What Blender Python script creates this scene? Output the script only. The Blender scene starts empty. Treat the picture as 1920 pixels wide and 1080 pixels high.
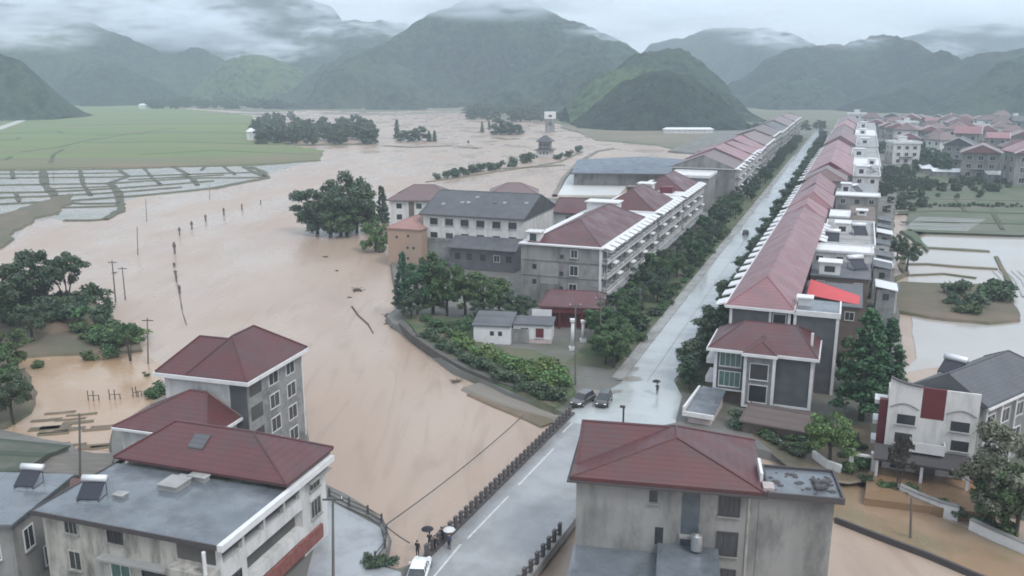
import bpy, math, random
import numpy as np
from mathutils import Vector, Matrix, noise
from mathutils.geometry import tessellate_polygon
R = math.radians
scn = bpy.context.scene
COL = scn.collection
# ------------------------------------------------------------------ camera
CAM_H = 45.0
PITCH = math.atan((540 - 150) / 1600)
cd = bpy.data.cameras.new('camera'); cam = bpy.data.objects.new('camera', cd); COL.objects.link(cam)
cam.location = (0, 0, CAM_H); cam.rotation_euler = (math.pi / 2 - PITCH, 0, 0)
cd.sensor_width = 36; cd.lens = 36 * 1600 / 1920; cd.clip_start = 0.5; cd.clip_end = 12000
scn.camera = cam
# ------------------------------------------------------------------ world, sun, exposure
SUN_EL, SUN_AZ = R(52), R(138)
w = bpy.data.worlds.new("World"); scn.world = w; w.use_nodes = True
nt = w.node_tree; bg = nt.nodes['Background']
sky = nt.nodes.new('ShaderNodeTexSky'); sky.sky_type = 'NISHITA'; sky.sun_disc = False
sky.sun_elevation = SUN_EL; sky.sun_rotation = SUN_AZ
sky.air_density = 1.0; sky.dust_density = 2.5; sky.ozone_density = 1.0; sky.altitude = 100
hs = nt.nodes.new('ShaderNodeHueSaturation'); hs.inputs['Saturation'].default_value = 0.85; hs.inputs['Hue'].default_value = 0.485
nt.links.new(sky.outputs[0], hs.inputs['Color'])
# rain cloud: an even overcast veil over the sky, brighter overhead than at the horizon
wtc = nt.nodes.new('ShaderNodeTexCoord'); wsep = nt.nodes.new('ShaderNodeSeparateXYZ'); nt.links.new(wtc.outputs['Generated'], wsep.inputs[0])
wr = nt.nodes.new('ShaderNodeMapRange'); wr.inputs[1].default_value = 0.0; wr.inputs[2].default_value = 0.6; wr.inputs[3].default_value = 6.5; wr.inputs[4].default_value = 11.0
nt.links.new(wsep.outputs[2], wr.inputs[0])
wv = nt.nodes.new('ShaderNodeVectorMath'); wv.operation = 'SCALE'; wv.inputs[0].default_value = (0.93, 1.0, 1.09); nt.links.new(wr.outputs[0], wv.inputs['Scale'])
wm = nt.nodes.new('ShaderNodeMix'); wm.data_type = 'RGBA'; wm.inputs[0].default_value = 0.6
nt.links.new(hs.outputs[0], wm.inputs[6]); nt.links.new(wv.outputs[0], wm.inputs[7]); nt.links.new(wm.outputs[2], bg.inputs['Color'])
bg.inputs['Strength'].default_value = 0.12
sd = bpy.data.lights.new('sun', 'SUN'); sun = bpy.data.objects.new('sun', sd); COL.objects.link(sun)
sd.energy = 1.3; sd.angle = R(15); sd.color = (1.0, 0.98, 0.95)
sdir = Vector((math.sin(SUN_AZ) * math.cos(SUN_EL), math.cos(SUN_AZ) * math.cos(SUN_EL), math.sin(SUN_EL)))
sun.rotation_euler = sdir.to_track_quat('Z', 'Y').to_euler(); sun.location = (0, -50, 200)
scn.view_settings.view_transform = 'Standard'; scn.view_settings.look = 'None'
scn.view_settings.exposure = 0.56; scn.view_settings.gamma = 1.0
cy = scn.cycles
cy.use_denoising = True; cy.max_bounces = 8; cy.diffuse_bounces = 3; cy.glossy_bounces = 3
cy.volume_bounces = 5; cy.transparent_max_bounces = 12; cy.filter_width = 1.8
cy.caustics_reflective = False; cy.caustics_refractive = False

# ------------------------------------------------------------------ coordinates
FPX = 1600.0
cp, sp = math.cos(PITCH), math.sin(PITCH)
def ray(u, v):
    a = (u - 960) / FPX; b = (v - 540) / FPX
    return (a, cp - b * sp, -sp - b * cp)
def G(u, v, z=0.0):                      # the point of the plane at height z seen at photo pixel u, v
    d = ray(u, v); t = (z - CAM_H) / d[2]
    return (d[0] * t, d[1] * t)
def at_depth(u, v, y):                   # the point y metres in front seen at photo pixel u, v
    d = ray(u, v); t = y / d[1]
    return (d[0] * t, y, CAM_H + d[2] * t)
AZ = math.atan2((1603 - 960) / FPX, 1 / cp)
OX, OY = G(1150, 750, 1.5)
SX, SY = math.sin(AZ), math.cos(AZ)
def TS(t, s, z=0.0):                     # street frame: t metres to the right of the road, s metres along it
    return Vector((OX + s * SX + t * SY, OY + s * SY - t * SX, z))
def to_ts(x, y):
    x -= OX; y -= OY
    return (x * SY - y * SX, x * SX + y * SY)
def gts(u, v, z=1.0):
    return to_ts(*G(u, v, z))
ZG = 1.0                                 # height of the town ground above the flood

# ------------------------------------------------------------------ materials
MATS = {}
def mat(name, c, rough=0.7, c2=None, scale=0.5, stain=None, stain_scale=0.12, stretch=(1, 1, 1), bump=0.0, bscale=4.0,
        spec=0.5, metallic=0.0, courses=None, coat=0.0, rvar=0.0, obj_random=0.0, island=0.0, coords='Object'):
    if name in MATS: return MATS[name]
    m = bpy.data.materials.new(name); m.use_nodes = True
    n = m.node_tree.nodes; l = m.node_tree.links; b = n['Principled BSDF']
    b.inputs['Roughness'].default_value = rough; b.inputs['Metallic'].default_value = metallic
    b.inputs['Specular IOR Level'].default_value = spec
    if coat: b.inputs['Coat Weight'].default_value = coat; b.inputs['Coat Roughness'].default_value = 0.12
    tc = n.new('ShaderNodeTexCoord'); mp = n.new('ShaderNodeMapping'); mp.inputs['Scale'].default_value = stretch
    l.new(tc.outputs[coords], mp.inputs['Vector'])
    def ntex(sc, det=5, ro=0.6):
        t = n.new('ShaderNodeTexNoise'); t.inputs['Scale'].default_value = sc; t.inputs['Detail'].default_value = det
        t.inputs['Roughness'].default_value = ro; l.new(mp.outputs[0], t.inputs['Vector']); return t.outputs['Fac']
    def ramp(f, lo, hi):
        r = n.new('ShaderNodeMapRange'); r.inputs[1].default_value = lo; r.inputs[2].default_value = hi
        l.new(f, r.inputs[0]); return r.outputs[0]
    def mix(f, a, bb):
        x = n.new('ShaderNodeMix'); x.data_type = 'RGBA'
        if isinstance(f, float): x.inputs[0].default_value = f
        else: l.new(f, x.inputs[0])
        for i, q in ((6, a), (7, bb)):
            if isinstance(q, tuple): x.inputs[i].default_value = (*q, 1)
            else: l.new(q, x.inputs[i])
        return x.outputs[2]
    cur = c
    if c2: cur = mix(ramp(ntex(scale), 0.3, 0.7), c, c2)
    if stain: cur = mix(ramp(ntex(stain_scale, 6, 0.68), 0.45, 0.66), cur, stain)
    if courses:                           # tile courses: level lines up every slope
        sx = n.new('ShaderNodeSeparateXYZ'); l.new(tc.outputs['Object'], sx.inputs[0])
        mm = n.new('ShaderNodeMath'); mm.operation = 'MULTIPLY'; mm.inputs[1].default_value = courses; l.new(sx.outputs[2], mm.inputs[0])
        fr = n.new('ShaderNodeMath'); fr.operation = 'FRACT'; l.new(mm.outputs[0], fr.inputs[0])
        cr = ramp(fr.outputs[0], 0.05, 0.5)
        dk = tuple(q * 0.72 for q in c)
        cur = mix(cr, dk, cur)
    if island:
        g = n.new('ShaderNodeNewGeometry'); h = n.new('ShaderNodeHueSaturation')
        r1 = n.new('ShaderNodeMapRange'); r1.inputs[3].default_value = 1 - island; r1.inputs[4].default_value = 1 + island
        l.new(g.outputs['Random Per Island'], r1.inputs[0]); l.new(r1.outputs[0], h.inputs['Value'])
        r2 = n.new('ShaderNodeMapRange'); r2.inputs[3].default_value = 0.46; r2.inputs[4].default_value = 0.52
        oi = n.new('ShaderNodeObjectInfo'); l.new(oi.outputs['Random'], r2.inputs[0]); l.new(r2.outputs[0], h.inputs['Hue'])
        if isinstance(cur, tuple): h.inputs['Color'].default_value = (*cur, 1)
        else: l.new(cur, h.inputs['Color'])
        cur = h.outputs[0]
    elif obj_random:
        h = n.new('ShaderNodeHueSaturation'); r1 = n.new('ShaderNodeMapRange')
        r1.inputs[3].default_value = 1 - obj_random; r1.inputs[4].default_value = 1 + obj_random
        oi = n.new('ShaderNodeObjectInfo'); l.new(oi.outputs['Random'], r1.inputs[0]); l.new(r1.outputs[0], h.inputs['Value'])
        if isinstance(cur, tuple): h.inputs['Color'].default_value = (*cur, 1)
        else: l.new(cur, h.inputs['Color'])
        cur = h.outputs[0]
    if isinstance(cur, tuple): b.inputs['Base Color'].default_value = (*cur, 1)
    else: l.new(cur, b.inputs['Base Color'])
    if rvar:
        rr = n.new('ShaderNodeMapRange'); rr.inputs[1].default_value = 0.35; rr.inputs[2].default_value = 0.65
        rr.inputs[3].default_value = max(0.02, rough - rvar); rr.inputs[4].default_value = rough + rvar
        l.new(ntex(0.25), rr.inputs[0]); l.new(rr.outputs[0], b.inputs['Roughness'])
    if bump:
        bp = n.new('ShaderNodeBump'); bp.inputs['Strength'].default_value = bump; bp.inputs['Distance'].default_value = 0.1
        l.new(ntex(bscale, 4), bp.inputs['Height']); l.new(bp.outputs[0], b.inputs['Normal'])
    MATS[name] = m
    return m
M = dict(
    roof_red=mat('roof_red', (0.105, 0.032, 0.034), 0.45, (0.075, 0.027, 0.03), 0.6, stain=(0.062, 0.042, 0.043), stain_scale=0.35, courses=3.3, rvar=0.12, bump=0.15, bscale=3),
    roof_faded=mat('roof_faded', (0.235, 0.105, 0.112), 0.42, (0.19, 0.088, 0.096), 0.5, stain=(0.15, 0.095, 0.10), stain_scale=0.22, courses=3.4, rvar=0.1, obj_random=0.28),
    roof_brown=mat('roof_brown', (0.15, 0.094, 0.09), 0.45, (0.11, 0.075, 0.075), 0.5, stain=(0.11, 0.09, 0.09), courses=3.4, obj_random=0.28),
    roof_grey=mat('roof_grey', (0.072, 0.075, 0.082), 0.5, (0.055, 0.058, 0.064), 0.5, stain=(0.09, 0.09, 0.094), courses=3.8, obj_random=0.15, rvar=0.1),
    roof_factory=mat('roof_factory', (0.075, 0.095, 0.125), 0.4, (0.06, 0.078, 0.105), 0.2, rvar=0.1),
    roof_flat=mat('roof_flat', (0.095, 0.11, 0.128), 0.28, (0.15, 0.168, 0.185), 0.35, stain=(0.075, 0.085, 0.095), stain_scale=0.3, rvar=0.18, bump=0.1, bscale=1.5),
    roof_moss=mat('roof_moss', (0.045, 0.065, 0.04), 0.8, (0.09, 0.085, 0.07), 0.5, stain=(0.12, 0.115, 0.10), stain_scale=0.4, courses=3, bump=0.3, bscale=4),
    roof_rust=mat('roof_rust', (0.13, 0.055, 0.04), 0.75, (0.09, 0.05, 0.045), 0.5, courses=3),
    plaster_old=mat('plaster_old', (0.40, 0.385, 0.345), 0.85, (0.32, 0.31, 0.285), 0.5, stain=(0.13, 0.128, 0.11), stain_scale=0.6, stretch=(1.2, 1.2, 0.3), bump=0.1),
    plaster_grey=mat('plaster_grey', (0.255, 0.252, 0.242), 0.85, (0.19, 0.19, 0.183), 0.4, stain=(0.115, 0.115, 0.11), stain_scale=0.38, stretch=(1.1, 1.1, 0.42), bump=0.1),
    plaster_white=mat('plaster_white', (0.58, 0.575, 0.565), 0.7, (0.5, 0.5, 0.49), 0.4, stain=(0.37, 0.37, 0.355), stain_scale=0.6, stretch=(1.2, 1.2, 0.3)),
    plaster_pink=mat('plaster_pink', (0.50, 0.42, 0.41), 0.8, (0.44, 0.37, 0.36), 0.4, stain=(0.3, 0.26, 0.25), stretch=(1, 1, 0.3)),
    plaster_orange=mat('plaster_orange', (0.36, 0.25, 0.185), 0.85, (0.30, 0.22, 0.17), 0.3, stain=(0.30, 0.23, 0.18), stretch=(1, 1, 0.3)),
    tile_grey=mat('tile_grey', (0.25, 0.256, 0.252), 0.55, (0.205, 0.21, 0.208), 2.0, stain=(0.11, 0.115, 0.12), stain_scale=0.5, bump=0.1),
    tile_dark=mat('tile_dark', (0.085, 0.09, 0.10), 0.6, (0.06, 0.065, 0.075), 2.0, stain=(0.11, 0.11, 0.115), stain_scale=0.5),
    brick_brown=mat('brick_brown', (0.135, 0.095, 0.08), 0.85, (0.10, 0.075, 0.065), 1.0, stain=(0.16, 0.14, 0.125)),
    trim_white=mat('trim_white', (0.62, 0.62, 0.62), 0.55, (0.52, 0.52, 0.525), 0.8),
    trim_dark=mat('trim_dark', (0.055, 0.05, 0.052), 0.6),
    maroon=mat('maroon', (0.115, 0.018, 0.024), 0.55, (0.09, 0.016, 0.02), 0.7),
    red_cloth=mat('red_cloth', (0.50, 0.045, 0.05), 0.6, (0.42, 0.045, 0.05), 0.5),
    glass=mat('glass', (0.025, 0.03, 0.034), 0.12, (0.05, 0.055, 0.06), 0.7, obj_random=0.4),
    glass_green=mat('glass_green', (0.055, 0.115, 0.10), 0.15, (0.10, 0.16, 0.145), 0.9),
    glass_blue=mat('glass_blue', (0.085, 0.105, 0.12), 0.18, (0.045, 0.055, 0.065), 0.9),
    recess_shade=mat('recess_shade', (0.07, 0.068, 0.064), 0.85, (0.10, 0.095, 0.09), 0.8),  # dark tone painted in for the shade inside open galleries
    metal_white=mat('metal_white', (0.6, 0.61, 0.62), 0.35, metallic=0.2),
    steel=mat('steel', (0.55, 0.55, 0.55), 0.25, metallic=0.85),
    panel_dark=mat('panel_dark', (0.015, 0.018, 0.028), 0.15),
    metal_dark=mat('metal_dark', (0.05, 0.052, 0.055), 0.5),
    rail=mat('rail', (0.085, 0.075, 0.075), 0.7, (0.06, 0.055, 0.055), 1.5),
    concrete=mat('concrete', (0.30, 0.30, 0.29), 0.6, (0.23, 0.23, 0.225), 0.4, stain=(0.16, 0.155, 0.145), stain_scale=0.25, rvar=0.15, bump=0.1),
    pole=mat('pole', (0.14, 0.13, 0.125), 0.8, (0.10, 0.095, 0.09), 1.0),
    wood=mat('wood', (0.09, 0.07, 0.055), 0.85, (0.06, 0.05, 0.04), 1.5),
    bark=mat('bark', (0.055, 0.045, 0.037), 0.9, (0.04, 0.034, 0.03), 3),
    leaf_dark=mat('leaf_dark', (0.05, 0.083, 0.048), 0.6, island=0.45, spec=0.3),
    leaf_street=mat('leaf_street', (0.048, 0.08, 0.047), 0.6, island=0.45, spec=0.3),
    leaf_mid=mat('leaf_mid', (0.056, 0.105, 0.044), 0.6, island=0.45, spec=0.3),
    leaf_light=mat('leaf_light', (0.09, 0.15, 0.05), 0.6, island=0.4, spec=0.3),
    leaf_conifer=mat('leaf_conifer', (0.045, 0.10, 0.056), 0.65, island=0.45, spec=0.25),
    leaf_pale=mat('leaf_pale', (0.115, 0.13, 0.09), 0.65, island=0.35, spec=0.25),
    grass=mat('grass', (0.07, 0.10, 0.045), 0.9, (0.05, 0.075, 0.035), 0.4, stain=(0.13, 0.11, 0.075), stain_scale=0.15, bump=0.6, bscale=2.5, coords='Object'),
    tyre=mat('tyre', (0.012, 0.012, 0.012), 0.8),
    skin=mat('skin', (0.42, 0.26, 0.19), 0.55), hair=mat('hair', (0.012, 0.01, 0.01), 0.5),
    lamp_glass=mat('lamp_glass', (0.7, 0.7, 0.68), 0.1), lamp_red=mat('lamp_red', (0.3, 0.01, 0.01), 0.2),
)

# ------------------------------------------------------------------ mesh helpers
class MB:
    def __init__(s): s.v = []; s.f = []; s.mi = []; s.cur = 0
    def add(s, vs, fs):
        o = len(s.v); s.v += [tuple(p) for p in vs]; s.f += [tuple(i + o for i in f) for f in fs]; s.mi += [s.cur] * len(fs); return s
    def box(s, x0, x1, y0, y1, z0, z1):
        return s.add([(x0, y0, z0), (x1, y0, z0), (x1, y1, z0), (x0, y1, z0), (x0, y0, z1), (x1, y0, z1), (x1, y1, z1), (x0, y1, z1)],
                     [(3, 2, 1, 0), (4, 5, 6, 7), (0, 1, 5, 4), (1, 2, 6, 5), (2, 3, 7, 6), (3, 0, 4, 7)])
    def ring(s, x0, x1, y0, y1, z0, z1, th):   # four butted bars round a rectangle
        s.box(x0, x1, y0, y0 + th, z0, z1); s.box(x0, x1, y1 - th, y1, z0, z1)
        s.box(x0, x0 + th, y0 + th, y1 - th, z0, z1); return s.box(x1 - th, x1, y0 + th, y1 - th, z0, z1)
    def prism(s, pts, z0, z1):                  # upright prism over a plan outline (counter-clockwise)
        n = len(pts); s.add([(x, y, z0) for x, y in pts] + [(x, y, z1) for x, y in pts],
              [tuple(range(n - 1, -1, -1)), tuple(range(n, 2 * n))] + [(i, (i + 1) % n, n + (i + 1) % n, n + i) for i in range(n)]); return s
    def xprism(s, pts, x0, x1):                 # outline in y, z pulled along x
        n = len(pts); return s.add([(x0, y, z) for y, z in pts] + [(x1, y, z) for y, z in pts],
              [tuple(range(n)), tuple(range(2 * n - 1, n - 1, -1))] + [(i, n + i, n + (i + 1) % n, (i + 1) % n) for i in range(n)])
    def yprism(s, pts, y0, y1):                 # outline in x, z pulled along y
        n = len(pts); return s.add([(x, y0, z) for x, z in pts] + [(x, y1, z) for x, z in pts],
              [tuple(range(n)), tuple(range(2 * n - 1, n - 1, -1))] + [(i, n + i, n + (i + 1) % n, (i + 1) % n) for i in range(n)])
    def tube(s, path, rad, sides=6):
        if not isinstance(rad, (list, tuple)): rad = [rad] * len(path)
        P = [Vector(p) for p in path]; rings = []
        for i, p in enumerate(P):
            d = (P[min(i + 1, len(P) - 1)] - P[max(i - 1, 0)]).normalized()
            a = d.orthogonal().normalized(); b = d.cross(a)
            if abs(d.z) > 0.9: a = Vector((1, 0, 0)); b = d.cross(a).normalized(); a = b.cross(d)
            rings.append([p + (a * math.cos(2 * math.pi * k / sides) + b * math.sin(2 * math.pi * k / sides)) * rad[i] for k in range(sides)])
        vs = [q for r_ in rings for q in r_]; fs = []
        for i in range(len(P) - 1):
            for k in range(sides):
                fs.append((i * sides + k, i * sides + (k + 1) % sides, (i + 1) * sides + (k + 1) % sides, (i + 1) * sides + k))
        fs.append(tuple(range(sides - 1, -1, -1))); fs.append(tuple((len(P) - 1) * sides + k for k in range(sides)))
        return s.add(vs, fs)
    def ball(s, c, rx, ry, rz, nu=10, nv=6):
        vs = [(c[0], c[1], c[2] - rz)]
        for j in range(1, nv):
            th = -math.pi / 2 + math.pi * j / nv
            for i in range(nu):
                a = 2 * math.pi * i / nu; vs.append((c[0] + rx * math.cos(th) * math.cos(a), c[1] + ry * math.cos(th) * math.sin(a), c[2] + rz * math.sin(th)))
        vs.append((c[0], c[1], c[2] + rz)); fs = []
        for i in range(nu): fs.append((0, 1 + (i + 1) % nu, 1 + i))
        for j in range(nv - 2):
            for i in range(nu):
                a = 1 + j * nu; fs.append((a + i, a + (i + 1) % nu, a + nu + (i + 1) % nu, a + nu + i))
        t = len(vs) - 1; a = 1 + (nv - 2) * nu
        for i in range(nu): fs.append((a + i, a + (i + 1) % nu, t))
        return s.add(vs, fs)
    def mesh(s, name, mats, smooth=False):
        me = bpy.data.meshes.new(name); me.from_pydata(s.v, [], s.f)
        for m in (mats if isinstance(mats, (list, tuple)) else [mats]): me.materials.append(m)
        if any(s.mi): me.polygons.foreach_set('material_index', s.mi)
        if smooth: me.polygons.foreach_set('use_smooth', [True] * len(s.f))
        me.update(); return me
    def build(s, name, mats, parent=None, smooth=False):
        return put(name, s.mesh(name, mats, smooth), parent)
def put(name, me, parent=None, loc=None, rz=None):
    o = bpy.data.objects.new(name, me); COL.objects.link(o)
    if parent: o.parent = parent
    if loc is not None: o.location = loc
    if rz is not None: o.rotation_euler = (0, 0, rz)
    return o
def tag(o, label, cat, group=None):
    o['label'] = label; o['category'] = cat
    if group: o['group'] = group
    return o
def thing(name, label, cat, loc, rz=0.0, group=None):
    o = bpy.data.objects.new(name, None); COL.objects.link(o); o.empty_display_size = 0.3
    o.location = loc; o.rotation_euler = (0, 0, rz)
    return tag(o, label, cat, group)
def struct(o, kind='structure'): o['kind'] = kind; return o
def copy_tree(o, kids=None, parent=None):
    c = o.copy(); COL.objects.link(c)
    if parent: c.parent = parent
    for ch in list(o.children): copy_tree(ch, None, c)
    return c
ONES = 'zeroth first second third fourth fifth sixth seventh eighth ninth tenth eleventh twelfth thirteenth fourteenth fifteenth sixteenth seventeenth eighteenth nineteenth'.split()
TENS = {20: 'twent', 30: 'thirt', 40: 'fort', 50: 'fift', 60: 'sixt', 70: 'sevent', 80: 'eight', 90: 'ninet'}
def nth(i):
    if i < 20: return ONES[i]
    if i >= 100: return 'hundredth' if i == 100 else 'hundred-and-' + nth(i - 100)
    t, u = i // 10 * 10, i % 10
    return TENS[t] + 'ieth' if u == 0 else TENS[t] + 'y-' + ONES[u]

# ------------------------------------------------------------------ the setting: ground, flood water, land, road
def resample(pts, step):
    out = []; n = len(pts)
    for i in range(n):
        a = Vector(pts[i]); b = Vector(pts[(i + 1) % n]); k = max(1, int((b - a).length / step))
        for j in range(k): out.append(a.lerp(b, j / k))
    return out
def _cross(p):
    n = len(p)
    def c(o, a, b): return (a[0]-o[0])*(b[1]-o[1])-(a[1]-o[1])*(b[0]-o[0])
    return [(i, j) for i in range(n) for j in range(i+2, n) if (i, j) != (0, n-1) and c(p[i], p[(i+1)%n], p[j])*c(p[i], p[(i+1)%n], p[(j+1)%n]) < 0 and c(p[j], p[(j+1)%n], p[i])*c(p[j], p[(j+1)%n], p[(i+1)%n]) < 0]
def land(name, pts, z, m, step=4.0, jit=0.8, skirt=1.6, depth=1.6, seed=0, kind='structure'):
    if _cross(pts): print('SELFCROSS', name, _cross(pts))
    p = resample(pts, step)
    area = sum(p[i].x * p[(i + 1) % len(p)].y - p[(i + 1) % len(p)].x * p[i].y for i in range(len(p)))
    if area < 0: p.reverse()
    q = []
    for a in p:
        q.append(Vector((a.x + jit * noise.noise((a.x * 0.15, a.y * 0.15, seed)) * 2, a.y + jit * noise.noise((a.x * 0.15, a.y * 0.15, seed + 9.3)) * 2)))
    n = len(q); mb = MB(); out = []
    for i in range(n):
        d = q[(i + 1) % n] - q[i - 1]; d = d.normalized() if d.length > 1e-6 else Vector((1, 0)); out.append(q[i] + Vector((d.y, -d.x)) * skirt)
    tri = tessellate_polygon([[Vector((a.x, a.y, 0)) for a in q]])
    mb.add([(a.x, a.y, z) for a in q], tri)
    mb.add([(a.x, a.y, z) for a in q] + [(a.x, a.y, z - depth) for a in out], [(i, n + i, n + (i + 1) % n, (i + 1) % n) for i in range(n)])
    o = mb.build(name, m); struct(o, kind); return o
def PX(lst, z=0.8): return [G(u, v, z) for u, v in lst]

mb = MB(); mb.box(-6000, 6000, -300, 6500, -6, -3)
struct(mb.build('ground', mat('river_bed', (0.16, 0.12, 0.09), 0.9, (0.12, 0.10, 0.08), 0.05)))

def water_mat():
    m = bpy.data.materials.new('flood_water'); m.use_nodes = True; n = m.node_tree.nodes; l = m.node_tree.links; b = n['Principled BSDF']
    b.inputs['Roughness'].default_value = 0.14; b.inputs['IOR'].default_value = 1.38
    tc = n.new('ShaderNodeTexCoord')
    def tex(sc, st, det=4, dist=0.0):
        mp = n.new('ShaderNodeMapping'); mp.inputs['Scale'].default_value = st; mp.inputs['Rotation'].default_value = (0, 0, R(28)); l.new(tc.outputs['Object'], mp.inputs[0])
        t = n.new('ShaderNodeTexNoise'); t.inputs['Scale'].default_value = sc; t.inputs['Detail'].default_value = det; t.inputs['Distortion'].default_value = dist
        l.new(mp.outputs[0], t.inputs['Vector']); return t.outputs['Fac']
    def rng(f, lo, hi, a=0.0, bb=1.0):
        r = n.new('ShaderNodeMapRange'); r.inputs[1].default_value = lo; r.inputs[2].default_value = hi; r.inputs[3].default_value = a; r.inputs[4].default_value = bb; l.new(f, r.inputs[0]); return r.outputs[0]
    mx = n.new('ShaderNodeMix'); mx.data_type = 'RGBA'
    mx.inputs[6].default_value = (0.335, 0.262, 0.208, 1); mx.inputs[7].default_value = (0.31, 0.228, 0.175, 1)
    l.new(rng(tex(0.035, (1, 0.45, 1), 5, 0.8), 0.38, 0.66), mx.inputs[0])
    m2 = n.new('ShaderNodeMix'); m2.data_type = 'RGBA'; l.new(mx.outputs[2], m2.inputs[6]); m2.inputs[7].default_value = (0.215, 0.158, 0.118, 1)
    l.new(rng(tex(0.20, (1, 0.14, 1), 8, 2.4), 0.54, 0.76, 0, 0.55), m2.inputs[0])
    l.new(m2.outputs[2], b.inputs['Base Color'])
    l.new(rng(tex(0.05, (1, 0.5, 1), 3), 0.38, 0.62, 0.22, 0.42), b.inputs['Roughness'])
    b1 = n.new('ShaderNodeBump'); b1.inputs['Strength'].default_value = 0.065; b1.inputs['Distance'].default_value = 0.12
    l.new(tex(0.7, (1, 0.45, 1), 4, 0.6), b1.inputs['Height'])
    b2 = n.new('ShaderNodeBump'); b2.inputs['Strength'].default_value = 0.10; b2.inputs['Distance'].default_value = 0.4
    l.new(tex(0.13, (1, 0.35, 1), 3, 1.2), b2.inputs['Height']); l.new(b1.outputs[0], b2.inputs['Normal'])
    l.new(b2.outputs[0], b.inputs['Normal'])
    return m
WATER = water_mat()
mb = MB(); mb.box(-1800, 1500, -40, 1900, -0.6, 0.0); struct(mb.build('flood_water', WATER))

land('field_edge', PX([(-500, 300), (0, 296), (300, 296), (480, 292), (590, 284), (604, 286), (596, 299), (480, 306), (300, 311), (0, 315), (-500, 320)], .8), .76, mat('dry_grass', (0.13, 0.125, 0.065), .9, (0.10, 0.115, 0.05), .03, stain=(.16, .12, .075), stain_scale=.02, stretch=(.4, 1.5, 1), bump=.5), 8, 1.6, 1.2, 1.2, seed=2)
field_m = mat('rice_field', (0.078, 0.135, 0.036), 0.9, (0.125, 0.165, 0.05), 0.012, stain=(0.135, 0.12, 0.065), stain_scale=0.022, stretch=(0.2, 2.2, 1), bump=0.5, bscale=0.6)
far_m = mat('far_fields', (0.075, 0.10, 0.05), 0.9, (0.13, 0.125, 0.085), 0.012, stain=(0.15, 0.13, 0.10), stain_scale=0.02, stretch=(0.35, 1.5, 1), bump=0.4, bscale=0.4)
bank_m = mat('bank', (0.075, 0.085, 0.045), 0.9, (0.11, 0.09, 0.065), 0.12, stain=(0.14, 0.105, 0.075), stain_scale=0.08, bump=0.7, bscale=1.2)
mud_m = mat('mud', (0.17, 0.115, 0.08), 0.75, (0.12, 0.095, 0.065), 0.15, stain=(0.075, 0.08, 0.045), stain_scale=0.09, bump=0.6, bscale=1.2)
town_m = mat('town_ground', (0.15, 0.145, 0.135), 0.7, (0.11, 0.108, 0.10), 0.15, stain=(0.08, 0.088, 0.055), stain_scale=0.06, bump=0.3, bscale=1.0, rvar=0.2)
crop_m = mat('crop_field', (0.06, 0.088, 0.048), 0.9, (0.09, 0.105, 0.068), 0.06, stain=(0.13, 0.12, 0.10), stain_scale=0.06, stretch=(0.5, 1, 1), bump=0.6, bscale=1.0)
# left: the green rice field, the wet paddies' banks, the grassy spit
land('rice_field_ground', PX([(-500, 205), (60, 215), (95, 195), (150, 183), (215, 182), (268, 187), (300, 200), (380, 207), (470, 214), (480, 248), (540, 272), (606, 282), (596, 298), (480, 304), (300, 309), (0, 313), (-500, 318)], 0.7), 0.7, field_m, 8, 1.5, 2, seed=1)
def strip(mb, pts, wd, z, depth=1.2, jit=0.5):
    P = [Vector(p) for p in pts]; Q = []
    for i in range(len(P) - 1):
        k = max(1, int((P[i + 1] - P[i]).length / 5))
        for j in range(k): Q.append(P[i].lerp(P[i + 1], j / k))
    Q.append(P[-1]); L = []; Rr = []
    for i, p in enumerate(Q):
        d = (Q[min(i + 1, len(Q) - 1)] - Q[max(0, i - 1)]); d = d.normalized() if d.length > 1e-6 else Vector((1, 0)); nn = Vector((-d.y, d.x))
        ww = wd * (0.5 + jit * 0.5 * noise.noise((p.x * 0.2, p.y * 0.2, 3.1)))
        L.append(p + nn * ww); Rr.append(p - nn * ww)
    n = len(Q); vs = [(p.x, p.y, z) for p in L] + [(p.x, p.y, z) for p in Rr] + [(p.x + (p.x - q.x) * .4, p.y + (p.y - q.y) * .4, z - depth) for p, q in zip(L, Rr)] + [(q.x + (q.x - p.x) * .4, q.y + (q.y - p.y) * .4, z - depth) for p, q in zip(L, Rr)]
    fs = []
    for i in range(n - 1):
        fs += [(i, n + i, n + i + 1, i + 1), (i, i + 1, 2 * n + i + 1, 2 * n + i), (n + i + 1, n + i, 3 * n + i, 3 * n + i + 1)]
    mb.add(vs, fs)
calm = mat('calm_water', (0.34, 0.332, 0.312), 0.14, (0.29, 0.28, 0.26), 0.03, stain=(0.31, 0.26, 0.205), stain_scale=0.012, bump=0.05, bscale=1.0, rvar=0.06)
land('paddy_water', PX([(-500, 321), (0, 316), (300, 312), (480, 307), (590, 300), (500, 326), (450, 345), (330, 362), (262, 368), (228, 380), (226, 396), (195, 410), (120, 414), (95, 408), (60, 418), (20, 450), (-90, 480), (-500, 480)], .06), .06, mat('paddy_wet', (0.25, 0.225, 0.19), 0.24, (0.20, 0.185, 0.15), .05, stain=(.14, .135, .09), stain_scale=.06, stretch=(.5, 1.4, 1), bump=.05, rvar=.1), 8, .4, .3, .3, seed=3)
land('plot_water', [tuple(TS(41, 40)[:2]), tuple(TS(44, 130)[:2]), tuple(TS(50, 165)[:2])] + PX([(1700, 425), (2300, 440), (2400, 700), (1960, 720), (1800, 680), (1690, 700)], .06), .06, calm, 8, .4, .3, .3, seed=5)
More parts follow.
